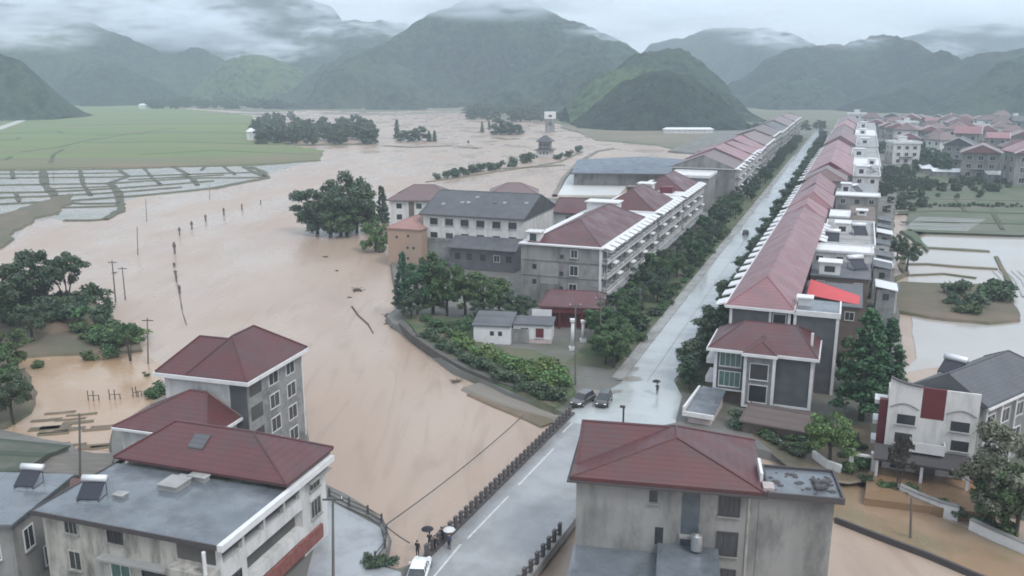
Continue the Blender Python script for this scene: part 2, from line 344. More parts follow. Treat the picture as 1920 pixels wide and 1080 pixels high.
land('yard_water', PX([(20, 672), (140, 660), (262, 656), (300, 690), (300, 745), (215, 800), (215, 850), (130, 835), (0, 812), (50, 770), (62, 730)], .06), .06, mat('silty_water', (0.335, 0.225, 0.14), 0.22, (0.29, 0.185, 0.11), .06, stain=(.36, .27, .19), stain_scale=.05, bump=.06, bscale=.8, rvar=.08), 6, .4, .3, .3, seed=7)
bunds = MB()
BL = [([(-60, 319), (75, 318), (220, 316), (340, 312), (480, 309), (600, 300)], 2.2),
      ([(-60, 334), (80, 332), (210, 331), (350, 326), (490, 322)], 1.8), ([(-60, 347), (80, 345), (205, 343), (360, 333), (495, 332)], 1.8),
      ([(-60, 361), (90, 359), (220, 352), (330, 344), (400, 338)], 2.0), ([(-60, 372), (110, 366), (215, 360), (340, 350)], 2.0),
      ([(-60, 385), (50, 379), (120, 376), (260, 366), (400, 352), (450, 342), (500, 333), (495, 322), (470, 312)], 2.4),
      ([(-60, 404), (40, 404), (110, 399)], 2.6), ([(110, 378), (160, 381), (225, 380)], 1.6), ([(120, 412), (170, 412), (195, 410)], 1.2), ([(196, 410), (228, 392), (222, 360), (206, 342)], 2.2),
      ([(80, 318), (82, 332), (84, 346), (100, 362), (112, 380)], 2.4), ([(222, 316), (240, 330), (205, 342)], 1.6), ([(325, 312), (345, 322), (352, 327)], 1.5),
      ([(385, 311), (378, 318)], 1.3), ([(455, 310), (472, 320), (498, 331)], 1.6), ([(340, 326), (362, 335), (370, 346)], 1.6), ([(22, 318), (25, 334)], 1.2), ([(30, 361), (36, 377)], 1.2)]
BL += [([(150, 318), (156, 345), (170, 365)], 1.3), ([(270, 314), (285, 332), (300, 344)], 1.2), ([(-60, 326), (100, 325), (230, 323)], 1.1), ([(240, 336), (360, 330), (420, 327)], 1.1), ([(90, 353), (220, 348)], 1.0), ([(420, 312), (440, 326)], 1.0), ([(60, 391), (120, 388), (222, 385)], 1.2)]
for px, wd in BL: strip(bunds, [G(u, v, 0.4) for u, v in px], wd * 1.15, 0.4, 1.2, 0.9)
struct(bunds.build('paddy_banks', mat('paddy_bank', (0.06, 0.07, 0.038), 0.9, (0.095, 0.09, 0.065), 0.08, bump=0.5, bscale=1)))
fl = MB()
for px, wd in [([(-60, 252), (60, 248), (110, 246), (118, 250)], 2.5), ([(-60, 266), (30, 262), (36, 258)], 2.2), ([(40, 285), (110, 276), (170, 262), (330, 240)], 2.0), ([(-60, 300), (10, 300), (20, 294)], 2.0), ([(95, 306), (100, 290), (118, 280)], 1.6), ([(180, 255), (320, 247), (470, 250)], 1.6), ([(120, 236), (300, 232), (470, 232)], 1.6), ([(160, 268), (330, 266), (540, 272)], 1.5), ([(260, 290), (400, 282), (590, 290)], 1.4)]:
    strip(fl, [G(u, v, .7) for u, v in px], wd, 0.86, 0.3, 0.8)
struct(fl.build('field_banks', mat('field_bank', (0.035, 0.06, 0.025), 0.9, (0.06, 0.075, 0.035), 0.05)))
land('grassy_spit', PX([(-90, 415), (0, 402), (40, 390), (100, 372), (128, 362), (132, 378), (105, 397), (60, 410), (22, 440), (0, 462), (-90, 480)], 0.6), 0.6, bank_m, 4, 1.2, 1.5, seed=4)
# the left bank with its brown hillock
def mound(name, pts, z0, hgt, m, seed=0, kind='structure', depth=1.8):
    p = resample(pts, 2.5); cx = sum(a.x for a in p) / len(p); cyy = sum(a.y for a in p) / len(p); n = len(p); mb = MB(); rings = []
    for k, (f, zz) in enumerate([(1.06, z0 - depth), (1.0, z0), (0.82, z0 + hgt * 0.45), (0.55, z0 + hgt * 0.85), (0.25, z0 + hgt)]):
        rings.append([(cx + (a.x - cx) * f + noise.noise((a.x * .2, a.y * .2, seed + k)) * 0.8, cyy + (a.y - cyy) * f + noise.noise((a.x * .2, a.y * .2, seed + 7 + k)) * 0.8, zz + noise.noise((a.x * .12, a.y * .12, seed + k * 3)) * hgt * 0.25 * (k > 1)) for a in p])
    mb.add([q for r_ in rings for q in r_] + [(cx, cyy, z0 + hgt)], [(k * n + i, k * n + (i + 1) % n, (k + 1) * n + (i + 1) % n, (k + 1) * n + i) for k in range(4) for i in range(n)] + [(4 * n + i, 4 * n + (i + 1) % n, 5 * n) for i in range(n)])
    o = mb.build(name, m, smooth=True); struct(o, kind); return o
land('left_bank_ground', PX([(-160, 560), (0, 556), (90, 560), (150, 566), (203, 572), (212, 590), (190, 610), (255, 632), (262, 655), (140, 662), (45, 668), (-10, 700), (40, 690), (62, 730), (55, 770), (5, 800), (-160, 800)], 0.5), 0.5, bank_m, 3, 0.8, 1.4, seed=6)
mound('hillock', PX([(40, 610), (55, 575), (110, 560), (165, 568), (200, 580), (205, 598), (160, 612), (95, 625)], 0.8), 0.4, 3.2, mud_m, 2)
# near bank at the lower left, with the low plots behind the big house
land('near_left_ground', PX([(-250, 820), (0, 808), (130, 832), (145, 850), (215, 850), (215, 800), (300, 745), (560, 700), (572, 830), (600, 905), (650, 928), (712, 972), (728, 1000), (722, 1036), (705, 1062), (745, 1068), (785, 1052), (800, 1140), (700, 1500), (-500, 1500)], 0.8), 0.8, town_m, 3, 0.3, 0.8, seed=8)
# rubble and silt ridges in the little flooded yard
rub = MB()
for i in range(16):
    u = random.Random(i).uniform(70, 205); v = random.Random(i + 50).uniform(770, 838)
    strip(rub, [G(u - 30, v + 2, .2), G(u, v, .2), G(u + 28, v - 3, .2)], random.Random(i + 9).uniform(.35, 1.0), 0.18, 0.4, 0.9)
struct(rub.build('silt_ridges', mud_m), 'stuff')
# the town: everything between the river and the fields on the right
town_px = [(1052, 772), (950, 735), (850, 690), (790, 640), (765, 622), (738, 606), (728, 592), (748, 575), (742, 545), (735, 490), (752, 446), (770, 430), (742, 410), (745, 396), (800, 376), (930, 368), (1062, 372)]
tp = PX(town_px, ZG)
tp += [tuple(TS(-72, 206)[:2]), tuple(TS(-44, 214)[:2]), tuple(TS(-43, 420)[:2]), tuple(TS(-80, 440)[:2]), tuple(TS(-85, 700)[:2]), tuple(TS(70, 760)[:2]), tuple(TS(60, 420)[:2]), tuple(TS(46, 250)[:2]), tuple(TS(40.5, 130)[:2]), tuple(TS(39, 60)[:2]), tuple(TS(38, 22)[:2]), tuple(TS(47, 8)[:2]), tuple(TS(62, 6)[:2]), tuple(TS(95, 0)[:2]), tuple(TS(95, -14)[:2]), tuple(TS(48, -14)[:2]), tuple(TS(30, -10)[:2]), tuple(TS(6, -5)[:2])]
land('town_ground', tp, ZG, town_m, 4, 0.35, 0.9, 2.5, seed=11)
# grassy triangle beside the bridge
land('green_triangle', PX([(1046, 764), (960, 728), (870, 690), (800, 640), (772, 612), (752, 590), (800, 588), (872, 600), (905, 645), (1000, 655), (1060, 680), (1075, 735)], 1.35), 1.35, MATS['grass'], 2.5, 0.4, 0.7, 1.2, seed=13)
# right: crop fields, flooded plots, far village ground
land('right_crop_field', [tuple(TS(47, 190)[:2]), tuple(TS(50, 140)[:2])] + PX([(1690, 432), (1780, 436), (1900, 440), (2150, 445), (2300, 330)], 0.8) + [tuple(TS(230, 250)[:2]), tuple(TS(50, 235)[:2])], 0.75, crop_m, 6, 0.8, 1.2, seed=15)
land('village_ground', [tuple(TS(46, 236)[:2]), tuple(TS(420, 255)[:2]), tuple(TS(700, 600)[:2]), tuple(TS(500, 1050)[:2]), tuple(TS(60, 1000)[:2]), tuple(TS(61, 420)[:2])], 0.9, mat('village_green', (0.05, 0.078, 0.04), 0.9, (0.08, 0.098, 0.055), 0.05, stain=(0.12, 0.11, 0.085), stain_scale=0.03, bump=0.6, bscale=0.8), 12, 1, 2, seed=16)
land('flooded_plot_island', PX([(1662, 540), (1690, 527), (1760, 530), (1850, 532), (1895, 555), (1912, 598), (1850, 603), (1740, 592), (1665, 578)], 0.6), 0.6, bank_m, 2.5, 0.6, 1.0, seed=17)
rb = MB()
for px, wd in [([(1692, 461), (1750, 464), (1855, 470)], 2.2), ([(1690, 494), (1740, 494), (1800, 499), (1870, 503)], 1.3), ([(1868, 480), (1880, 505), (1900, 540)], 1.0), ([(1672, 524), (1700, 512), (1690, 495), (1700, 470), (1692, 450)], 1.4), ([(1700, 515), (1770, 512), (1830, 520)], 1.0)]:
    strip(rb, [G(u, v, .35) for u, v in px], wd, 0.35)
struct(rb.build('plot_banks', bank_m))
cb = MB()
for px, wd in [([(1680, 398), (1760, 395), (1850, 398), (1960, 401)], 1.4), ([(1700, 372), (1800, 374), (1960, 378)], 1.2), ([(1790, 372), (1812, 397)], 1.0), ([(1690, 416), (1800, 417), (1960, 421)], 1.0), ([(1862, 398), (1880, 430)], 1.0)]:
    strip(cb, [G(u, v, .9) for u, v in px], wd, 1.0, 0.4)
struct(cb.build('field_hedgebanks', mat('dark_bank', (.04, .055, .03), .9, (.07, .075, .045), .2)))
# rows of plastic mulch in the wet plots
ml = MB()
for k in range(9):
    strip(ml, [G(1690 + 4 * k, 428 - 2.6 * k, .8), G(1750 + 4 * k, 430 - 2.6 * k, .8), G(1815 + 4 * k, 432 - 2.6 * k, .8)], 0.5, 0.83, 0.07, 0.8)
for k in range(7):
    strip(ml, [G(1862 + 12 * k, 508 + 0 * k, .2), G(1880 + 12 * k, 525, .2), G(1895 + 12 * k, 556, .2)], 0.35, 0.22, 0.2, 0.6)
struct(ml.build('mulch_rows', mat('mulch', (0.33, 0.34, 0.34), 0.4, (0.22, 0.23, 0.23), 0.8)), 'stuff')
# far valley floor
land('far_valley_ground', [(-2600, 2000)] + PX([(-400, 178), (150, 181), (300, 198), (480, 210), (600, 206), (690, 210), (830, 206), (900, 212), (930, 226), (1010, 224), (1050, 232), (1120, 262), (1240, 272)], 0.6) + [tuple(TS(-72, 445)[:2]), tuple(TS(-78, 690)[:2]), tuple(TS(80, 780)[:2]), tuple(TS(480, 1040)[:2]), (1900, 1500), (1900, 3200), (-2600, 3200)], 0.6, far_m, 14, 2.5, 2, seed=19)
land('bare_field', PX([(1050, 238), (1110, 228), (1230, 226), (1330, 246), (1320, 276), (1240, 270), (1130, 258)], 0.72), 0.72, mat('stubble', (0.17, 0.145, 0.10), 0.9, (0.11, 0.105, 0.07), 0.03, stretch=(0.4, 1.5, 1), bump=0.4), 8, 1.5, 1, 0.2, seed=20)
fb = MB()
for px, wd in [([(610, 211), (720, 213), (880, 208)], 12), ([(600, 201), (740, 203), (890, 204)], 10), ([(380, 211), (480, 213), (520, 214)], 6)]:
    strip(fb, [G(u, v, 2) for u, v in px], wd, 2.2, 2.2)
struct(fb.build('river_dike', mat('dike', (0.20, 0.18, 0.155), 0.9, (0.14, 0.13, 0.11), 0.05)))
fp = MB()
strip(fp, [G(u, v, .8) for u, v in [(-100, 270), (0, 240), (40, 226), (80, 216), (110, 200), (150, 183)]], 7.0, 0.82, 0.3, 0.3)
strip(fp, [G(u, v, .8) for u, v in [(195, 184), (235, 184), (272, 187)]], 9.0, 0.81, 0.3, 0.3)
strip(fp, [G(u, v, .8) for u, v in [(380, 212), (430, 213), (480, 216)]], 4.0, 0.84, 0.3, 0.3)
struct(fp.build('field_path', mat('pale_track', (0.42, 0.42, 0.40), 0.7, (0.34, 0.33, 0.31), 0.1)))
# the road: wet concrete, kerbs, bridge
road_m = mat('wet_road', (0.36, 0.385, 0.385), 0.17, (0.31, 0.33, 0.33), 0.12, stain=(0.24, 0.255, 0.255), stain_scale=0.07, rvar=0.08, bump=0.05, bscale=3)
bridge_m = mat('bridge_road', (0.275, 0.283, 0.29), 0.24, (0.235, 0.242, 0.25), 0.12, stain=(0.185, 0.187, 0.187), stain_scale=0.18, rvar=0.12, bump=0.05, bscale=3)
mb = MB(); rz0 = ZG + 0.02
pts = [TS(-5.6, -9), TS(-1.0, 8), TS(-1.0, 760), TS(6.2, 760), TS(6.2, 12), TS(8.5, 6), TS(9.5, -4), TS(4.6, -9)]
mb.prism([(p.x, p.y) for p in reversed(pts)], ZG - 0.4, rz0 + 0.1); struct(mb.build('road', road_m))
mb = MB()
def tsbox(mb, t0, t1, s0, s1, z0, z1):
    mb.prism([(p.x, p.y) for p in (TS(t0, s0), TS(t1, s0), TS(t1, s1), TS(t0, s1))], z0, z1)
tsbox(mb, -1.35, -1.0, 10, 700, ZG - 0.2, rz0 + 0.22); tsbox(mb, 6.2, 6.5, 14, 700, ZG - 0.2, rz0 + 0.22)
struct(mb.build('road_kerb', MATS['concrete']))
mb = MB(); tsbox(mb, -2.9, -1.35, 10, 430, ZG - .2, rz0 + 0.12); struct(mb.build('pavement', MATS['concrete']))
def verge(t0, t1, s0, s1, nm, sd):
    land(nm, [tuple(TS(t0, s0)[:2]), tuple(TS(t1, s0)[:2]), tuple(TS(t1, s1)[:2]), tuple(TS(t0, s1)[:2])], ZG + 0.06, MATS['grass'], 4, 0.2, 0.2, 0.3, seed=sd)
verge(-11.5, -3.0, 14, 600, 'left_verge_grass', 31); verge(6.7, 12.2, 8, 600, 'right_verge_grass', 32)
# bridge over the flood, a few degrees off the road's line
BA, BB = G(800, 1040, 1.5), G(1070, 775, 1.5)
bdir = (Vector(BB) - Vector(BA)).normalized(); bn = Vector((bdir.y, -bdir.x))
def BR(a, c, z=0.0):                      # a metres along the left railing from its near end, c metres right of it
    p = Vector(BA) + bdir * a + bn * c; return Vector((p.x, p.y, z))
BLEN = (Vector(BB) - Vector(BA)).length
brz = math.atan2(bdir.x, bdir.y)
bridge = thing('road_bridge', 'grey concrete road bridge crossing the brown flood', 'bridge', BR(0, 0, 0), -brz)
mb = MB(); mb.box(-0.35, 10.3, -22, BLEN + 3, 0.45, rz0 + 0.08); mb.build('deck', bridge_m, bridge)
mb = MB(); mb.box(-0.35, 0.25, -6, BLEN + 1, rz0 + 0.08, rz0 + 0.34); mb.build('kerb', M['rail'], bridge)
mb = MB(); mb.box(9.75, 10.3, -22, BLEN - 12, rz0 + 0.08, rz0 + 0.34); mb.build('kerb', MATS['concrete'], bridge)
for a in (9, 23): mb = MB(); mb.box(0.6, 9.6, a - .6, a + .6, -4, 0.45); mb.build('pier', MATS['concrete'], bridge)
mk = MB()
for (u0, v0, u1, v1) in ((1055, 812, 1098, 770), (972, 911, 1038, 842), (876, 1012, 954, 931), (806, 1092, 864, 1022)):
    p, q = Vector(G(u0, v0, rz0)), Vector(G(u1, v1, rz0)); d = (q - p).normalized(); nn = Vector((d.y, -d.x)) * 0.11
    mk.add([(*(p - nn), rz0 + .085), (*(p + nn), rz0 + .085), (*(q + nn), rz0 + .085), (*(q - nn), rz0 + .085)], [(0, 1, 2, 3)])
struct(mk.build('road_markings', mat('road_paint', (0.56, 0.56, 0.555), 0.4, (0.34, 0.345, 0.345), 1.6)))
def railing(label, a0, a1, c, n, hgt, step):
    r = thing('bridge_railing', label, 'railing', BR(a0, c, rz0 + 0.34), -brz, 'bridge railings')
    pm = MB().box(-.13, .13, -.24, .24, 0, hgt).box(-.15, .15, -.26, .26, hgt, hgt + .08).mesh('post', MATS['rail'])
    for i in range(n): put('post', pm, r, (0, i * step, 0))
    for z in (0.35, 0.8): MB().box(-.05, .05, 0, step * (n - 1), z, z + .1).build('rail', MATS['rail'], r)
    return r
nP = 34
railing('long dark post railing on the left edge of the bridge', 0.0, BLEN, 0.0, nP, 1.15, (BLEN - 0.4) / (nP - 1))
railing('short dark post railing beside the red-roofed house, right edge of the bridge', -10, 8, 10.0, 14, 1.15, 1.45)

jn = MB()
for k in range(40):
    p, q = TS(-.98, 13 + 6 * k), TS(6.18, 13 + 6 * k); d = Vector((SX, SY)) * .05
    jn.add([(p.x - d.x, p.y - d.y, rz0 + .104), (q.x - d.x, q.y - d.y, rz0 + .104), (q.x + d.x, q.y + d.y, rz0 + .104), (p.x + d.x, p.y + d.y, rz0 + .104)], [(0, 1, 2, 3)])
a_, b_ = TS(2.56, 10), TS(2.56, 330); d = Vector((SY, -SX)) * .05
jn.add([(a_.x - d.x, a_.y - d.y, rz0 + .108), (a_.x + d.x, a_.y + d.y, rz0 + .108), (b_.x + d.x, b_.y + d.y, rz0 + .108), (b_.x - d.x, b_.y - d.y, rz0 + .108)], [(0, 1, 2, 3)])
struct(jn.build('road_joints', mat('joint', (.13, .135, .135), .5)))
sp_ = MB(); rnd = random.Random(9)                                # silt washed over the road at the bridge end
for k in range(9):
    p = TS(rnd.uniform(-3.5, 0.5), rnd.uniform(-4, 16)); r_ = rnd.uniform(.6, 1.6); n = 12
    sp_.add([(p.x, p.y, rz0 + .112 + k * .001)] + [(p.x + r_ * (1.6 if i % 2 else 1.2) * math.cos(i * 2 * math.pi / n) * rnd.uniform(.7, 1.2), p.y + r_ * math.sin(i * 2 * math.pi / n) * rnd.uniform(.7, 1.2), rz0 + .112 + k * .001) for i in range(n)], [(0, 1 + i, 1 + (i + 1) % n) for i in range(n)])
struct(sp_.build('road_silt', mat('silt', (.21, .195, .175), .35, (.17, .155, .135), 1.0)), 'stuff')

land('muddy_yard', PX([(1395, 792), (1470, 800), (1560, 800), (1640, 800), (1648, 890), (1592, 903), (1520, 896), (1450, 850)], ZG), ZG + .07, mat('muddy_yard', (.115, .085, .06), .55, (.085, .08, .045), .25, stain=(.17, .125, .085), stain_scale=.12, bump=.5, bscale=2, rvar=.2), 2, .5, .3, .2, seed=41)

# ------------------------------------------------------------------ hills
def hill_mat(name, c, c2, lite):
    m = bpy.data.materials.new(name); m.use_nodes = True; n = m.node_tree.nodes; l = m.node_tree.links; b = n['Principled BSDF']
    b.inputs['Roughness'].default_value = 0.95; b.inputs['Specular IOR Level'].default_value = 0.1
    tc = n.new('ShaderNodeTexCoord')
    def nz(sc, det, lo, hi):
        t = n.new('ShaderNodeTexNoise'); t.inputs['Scale'].default_value = sc; t.inputs['Detail'].default_value = det; t.inputs['Roughness'].default_value = .65; l.new(tc.outputs['Object'], t.inputs['Vector'])
        r = n.new('ShaderNodeMapRange'); r.inputs[1].default_value = lo; r.inputs[2].default_value = hi; l.new(t.outputs['Fac'], r.inputs[0]); return r.outputs[0], t.outputs['Fac']
    cur = None
    for f, a_, b_ in ((nz(.085, 6, .44, .57)[0], c, c2), (nz(.012, 4, .5, .68)[0], None, lite), (nz(.16, 3, .58, .72)[0], None, tuple(q * 1.7 for q in c2))):
        x = n.new('ShaderNodeMix'); x.data_type = 'RGBA'; l.new(f, x.inputs[0])
        if cur: l.new(cur, x.inputs[6])
        else: x.inputs[6].default_value = (*a_, 1)
        x.inputs[7].default_value = (*b_, 1); cur = x.outputs[2]
    l.new(cur, b.inputs['Base Color'])
    bp = n.new('ShaderNodeBump'); bp.inputs['Strength'].default_value = 1.0; bp.inputs['Distance'].default_value = 6.0; l.new(nz(.09, 5, 0, 1)[1], bp.inputs['Height']); l.new(bp.outputs[0], b.inputs['Normal'])
    return m
HG = hill_mat('forest_hill', (0.007, 0.016, 0.013), (0.034, 0.056, 0.036), (0.042, 0.066, 0.038))
HGL = hill_mat('light_forest_hill', (0.016, 0.034, 0.018), (0.065, 0.10, 0.042), (0.085, 0.12, 0.05))
HD = hill_mat('dark_forest_hill', (0.006, 0.012, 0.010), (0.021, 0.036, 0.025), (0.03, 0.046, 0.028))
N_ = noise.noise
def hill(sil, D, front, back, m, seed, step, rough=1.0, spur=0.35):
    P = [at_depth(u, v, D) for u, v in sil]
    xs = np.array([p[0] for p in P]); zs = np.array([p[2] for p in P])
    x = np.arange(xs[0], xs[-1], step); zr = np.interp(x, xs, zs)
    k = max(1, int(14 / step)); ker = np.hanning(2 * k + 3); ker /= ker.sum(); zr = np.convolve(np.pad(zr, k + 1, mode='edge'), ker, 'valid')[:len(x)]
    zr = zr + np.array([8 * N_((a / 90, seed, .3)) + 4.5 * N_((a / 38, seed, .7)) for a in x]) * np.clip(zr / 60, 0, 1)
    ys = np.concatenate([np.arange(-front, 0, step * 1.15), np.arange(0, back, step * 3)])
    nx, ny = len(x), len(ys); V = np.zeros((ny, nx, 3)); N = noise.noise
    for j, yy in enumerate(ys):
        q0 = -yy / front if yy < 0 else yy / back
        for i in range(nx):
            X = x[i]; Y = D + yy
            g = 1.3 * N((X / 170 + .3 * q0, seed, q0 * .7)) + .8 * N((X / 75, seed + 5, q0 * 1.2)) + .35 * abs(N((X / 34, seed + 9, q0 * 2)))
            q = min(1.0, q0 * max(.55, 1 + spur * 2.1 * g * min(1, q0 * 2.5)))
            prof = 0.5 * (1 + math.cos(math.pi * q)) if q < 1 else 0
            prof = 0.55 * prof + 0.45 * (1 - q)
            ed = min(1.0, (1 - q0) / .22); h = zr[i] * prof * ed * ed * (3 - 2 * ed)
            b = -abs(N((X / 8, Y / 8, seed))) * 7.0 + N((X / 20, Y / 20, seed + 3)) * 4.5 + N((X / 55, Y / 55, seed + 8)) * 8
            V[j, i] = (X, Y, h + b * rough * min(1, h / 25 + .05) - 1.0)
    verts = V.reshape(-1, 3); a = np.arange(nx - 1)[None, :] + (np.arange(ny - 1) * nx)[:, None]
    f = np.stack([a, a + 1, a + nx + 1, a + nx], -1).reshape(-1, 4)
    me = bpy.data.meshes.new('forest_hill'); me.vertices.add(len(verts)); me.vertices.foreach_set('co', verts.ravel())
    me.loops.add(f.size); me.loops.foreach_set('vertex_index', f.ravel()); me.polygons.add(len(f)); me.polygons.foreach_set('loop_start', np.arange(len(f)) * 4); me.polygons.foreach_set('loop_total', np.full(len(f), 4))
    me.materials.append(m); me.update(); me.validate()
    return struct(put('forest_hill', me))
hill([(-260, 60), (-120, 75), (0, 100), (40, 128), (75, 150), (95, 178), (112, 208), (125, 222)], 1030, 75, 160, HG, 1, 5)
hill([(-300, 60), (-50, 80), (60, 78), (120, 48), (165, 40), (205, 50), (260, 72), (310, 96), (350, 125), (400, 160), (430, 190)], 1900, 330, 300, HG, 2, 8)
hill([(260, 170), (290, 130), (330, 98), (365, 86), (395, 92), (440, 120), (480, 150), (520, 185)], 1850, 150, 200, HG, 3, 6)
hill([(350, 185), (400, 130), (430, 108), (480, 100), (530, 114), (580, 140), (620, 160), (650, 190)], 1740, 170, 200, HGL, 4, 6)
hill([(480, 150), (525, 102), (560, 70), (600, 50), (645, 38), (700, 40), (760, 44), (840, 70), (900, 130)], 2150, 420, 400, HG, 5, 9)
hill([(-400, -14), (0, -20), (200, -18), (380, -16), (470, -14), (560, -8), (618, 10), (650, 45), (690, 95), (720, 150)], 2500, 500, 400, HG, 6, 10)
hill([(540, 185), (585, 135), (640, 108), (700, 84), (760, 58), (800, 26), (850, 4), (900, -8), (950, -12), (1000, 0), (1050, 26), (1110, 50), (1150, 66), (1190, 96), (1260, 150), (1320, 205)], 1720, 370, 400, HG, 7, 5.5, 1.0, 0.6)
hill([(570, 195), (610, 165), (650, 140), (700, 122), (735, 118), (770, 130), (800, 150), (850, 185), (880, 205)], 1530, 210, 200, HG, 21, 5.5, 1.0, .5)
hill([(860, 208), (910, 175), (950, 140), (1000, 112), (1045, 92), (1085, 84), (1115, 98), (1150, 130), (1200, 180), (1230, 210)], 1430, 240, 240, HG, 22, 5.5, 1.0, .5)
hill([(90, 195), (140, 150), (185, 128), (225, 122), (270, 142), (310, 165), (345, 192)], 1650, 150, 200, HD, 23, 6, 1.0, .5)
hill([(1370, 220), (1410, 180), (1450, 150), (1500, 138), (1545, 150), (1590, 180), (1640, 215)], 1480, 170, 200, HG, 24, 5.5, 1.0, .5)
hill([(1560, 225), (1600, 195), (1650, 172), (1700, 165), (1745, 180), (1790, 205), (1820, 228)], 1270, 120, 160, HD, 25, 5, 1.0, .5)
hill([(1060, 205), (1095, 165), (1130, 135), (1165, 118), (1200, 122), (1250, 140), (1300, 190)], 980, 150, 150, HGL, 8, 4.5)
hill([(1040, 215), (1110, 185), (1160, 125), (1190, 96), (1225, 90), (1265, 97), (1305, 112), (1345, 142), (1372, 175), (1390, 208), (1400, 228)], 1080, 160, 200, HG, 9, 4.5)
hill([(1075, 230), (1110, 195), (1160, 150), (1210, 132), (1260, 133), (1310, 150), (1350, 180), (1378, 205), (1395, 232)], 880, 110, 140, HD, 15, 4)
hill([(1150, 150), (1220, 82), (1280, 70), (1335, 52), (1400, 50), (1480, 62), (1560, 100), (1640, 160)], 2600, 500, 400, HG, 10, 10)
hill([(1330, 205), (1370, 160), (1410, 128), (1450, 102), (1500, 82), (1545, 80), (1580, 82), (1615, 70), (1645, 62), (1685, 72), (1720, 95), (1745, 125), (1790, 170), (1830, 205)], 1700, 380, 300, HD, 11, 6.5)
hill([(1600, 120), (1690, 72), (1750, 52), (1820, 43), (1880, 41), (1940, 46), (2100, 60)], 2900, 500, 400, HG, 12, 12)
hill([(1560, 222), (1620, 185), (1680, 160), (1740, 132), (1800, 108), (1850, 94), (1900, 92), (1960, 88), (2150, 90)], 1420, 300, 300, HD, 13, 6)
hill([(1690, 232), (1760, 205), (1820, 170), (1850, 140), (1885, 116), (1930, 104), (2000, 98), (2150, 96)], 1130, 190, 200, HG, 14, 5)

# ------------------------------------------------------------------ building helpers (local frame: x to the right, y away from the camera, z up)
def seg_tubes(mb, segs, r=0.11):
    for a, b in segs: mb.tube([a, b], r, 5)
def hip_roof(mb, x0, x1, y0, y1, z, zr, ya, yb, xr=None, th=0.22, caps=True, axis='y', ridge_r=0.12):
    """eave rectangle at z, ridge at zr from ya to yb (axis y) or along x"""
    if axis == 'y':
        xr = (x0 + x1) / 2 if xr is None else xr
        A = (xr, ya, zr); B = (xr, yb, zr)
    else:
        xr = (y0 + y1) / 2 if xr is None else xr
        A = (ya, xr, zr); B = (yb, xr, zr)
    c = [(x0, y0, z), (x1, y0, z), (x1, y1, z), (x0, y1, z)]; lo = [(p[0], p[1], z - th) for p in c]
    vs = c + lo + [A, B]
    if axis == 'y': fs = [(0, 1, 8), (1, 2, 9, 8), (2, 3, 9), (3, 0, 8, 9)]; hips = [(c[0], A), (c[1], A), (c[2], B), (c[3], B)]
    else: fs = [(3, 0, 8), (0, 1, 9, 8), (1, 2, 9), (2, 3, 8, 9)]; hips = [(c[0], A), (c[3], A), (c[1], B), (c[2], B)]
    fs += [(0, 4, 5, 1), (1, 5, 6, 2), (2, 6, 7, 3), (3, 7, 4, 0), (7, 6, 5, 4)]
    mb.add(vs, fs)
    if caps: seg_tubes(mb, hips + [(A, B)], ridge_r)
    return mb
WM = {}
def win_mesh(wd, h, glass, frame, bars=1, fw=0.09):
    k = (wd, h, glass, frame, bars)
    if k not in WM:
        pane = MB().box(-wd / 2, wd / 2, -0.02, 0.05, 0, h).mesh('window', M[glass])
        fr = MB().box(-wd / 2 - fw, wd / 2 + fw, -0.10, 0.04, -fw, 0).box(-wd / 2 - fw, wd / 2 + fw, -0.10, 0.04, h, h + fw)
        fr.box(-wd / 2 - fw, -wd / 2, -0.10, 0.04, 0, h).box(wd / 2, wd / 2 + fw, -0.10, 0.04, 0, h)
        for i in range(bars):
            x = -wd / 2 + wd * (i + 1) / (bars + 1); fr.box(x - .025, x + .025, -0.06, -0.022, 0, h)
        sl = MB().box(-wd / 2 - fw - .06, wd / 2 + fw + .06, -0.22, 0.03, -fw - .08, -fw - .002).mesh('sill', M['concrete'])
        WM[k] = (pane, fr.mesh('frame', M[frame]), sl)
    return WM[k]
FACE = {'F': 0, 'R': math.pi / 2, 'L': -math.pi / 2, 'B': math.pi}
def window(parent, x, y, z, wd, h, face='F', glass='glass', frame='trim_white', bars=1, sill=True, fr=True, name='window'):
    p, f, s = win_mesh(wd, h, glass, frame, bars)
    o = put(name, p, parent, (x, y, z), FACE[face])
    if fr: put('frame', f, o)
    if sill: put('sill', s, o)
    return o
def house_root(name, label, cat, t, s, z=ZG, rot=0.0, group=None):
    return thing(name, label, cat, TS(t, s, z), -AZ + rot, group)
def water_heater(label, loc, rz, scale=1.0, group='solar water heaters'):
    r = thing('solar_water_heater', label, 'water heater', loc, rz, group)
    MB().tube([(-1.0, 0.55, 1.35), (1.0, 0.55, 1.35)], 0.3, 10).build('tank', M['metal_white'], r, True)
    MB().add([(-.9, -.9, .25), (.9, -.9, .25), (.9, .45, 1.2), (-.9, .45, 1.2), (-.9, -.9, .17), (.9, -.9, .17), (.9, .45, 1.12), (-.9, .45, 1.12)], [(0, 1, 2, 3), (4, 7, 6, 5), (0, 4, 5, 1), (1, 5, 6, 2), (2, 6, 7, 3), (3, 7, 4, 0)]).build('collector', M['panel_dark'], r)
    f = MB()
    for x in (-.85, .85): f.tube([(x, .55, 0), (x, .55, 1.1)], .04, 4); f.tube([(x, -.9, 0), (x, -.9, .2)], .04, 4); f.tube([(x, -.9, .04), (x, .55, .04)], .03, 4)
    f.build('stand', M['metal_dark'], r); r.scale = (scale,) * 3
    return r

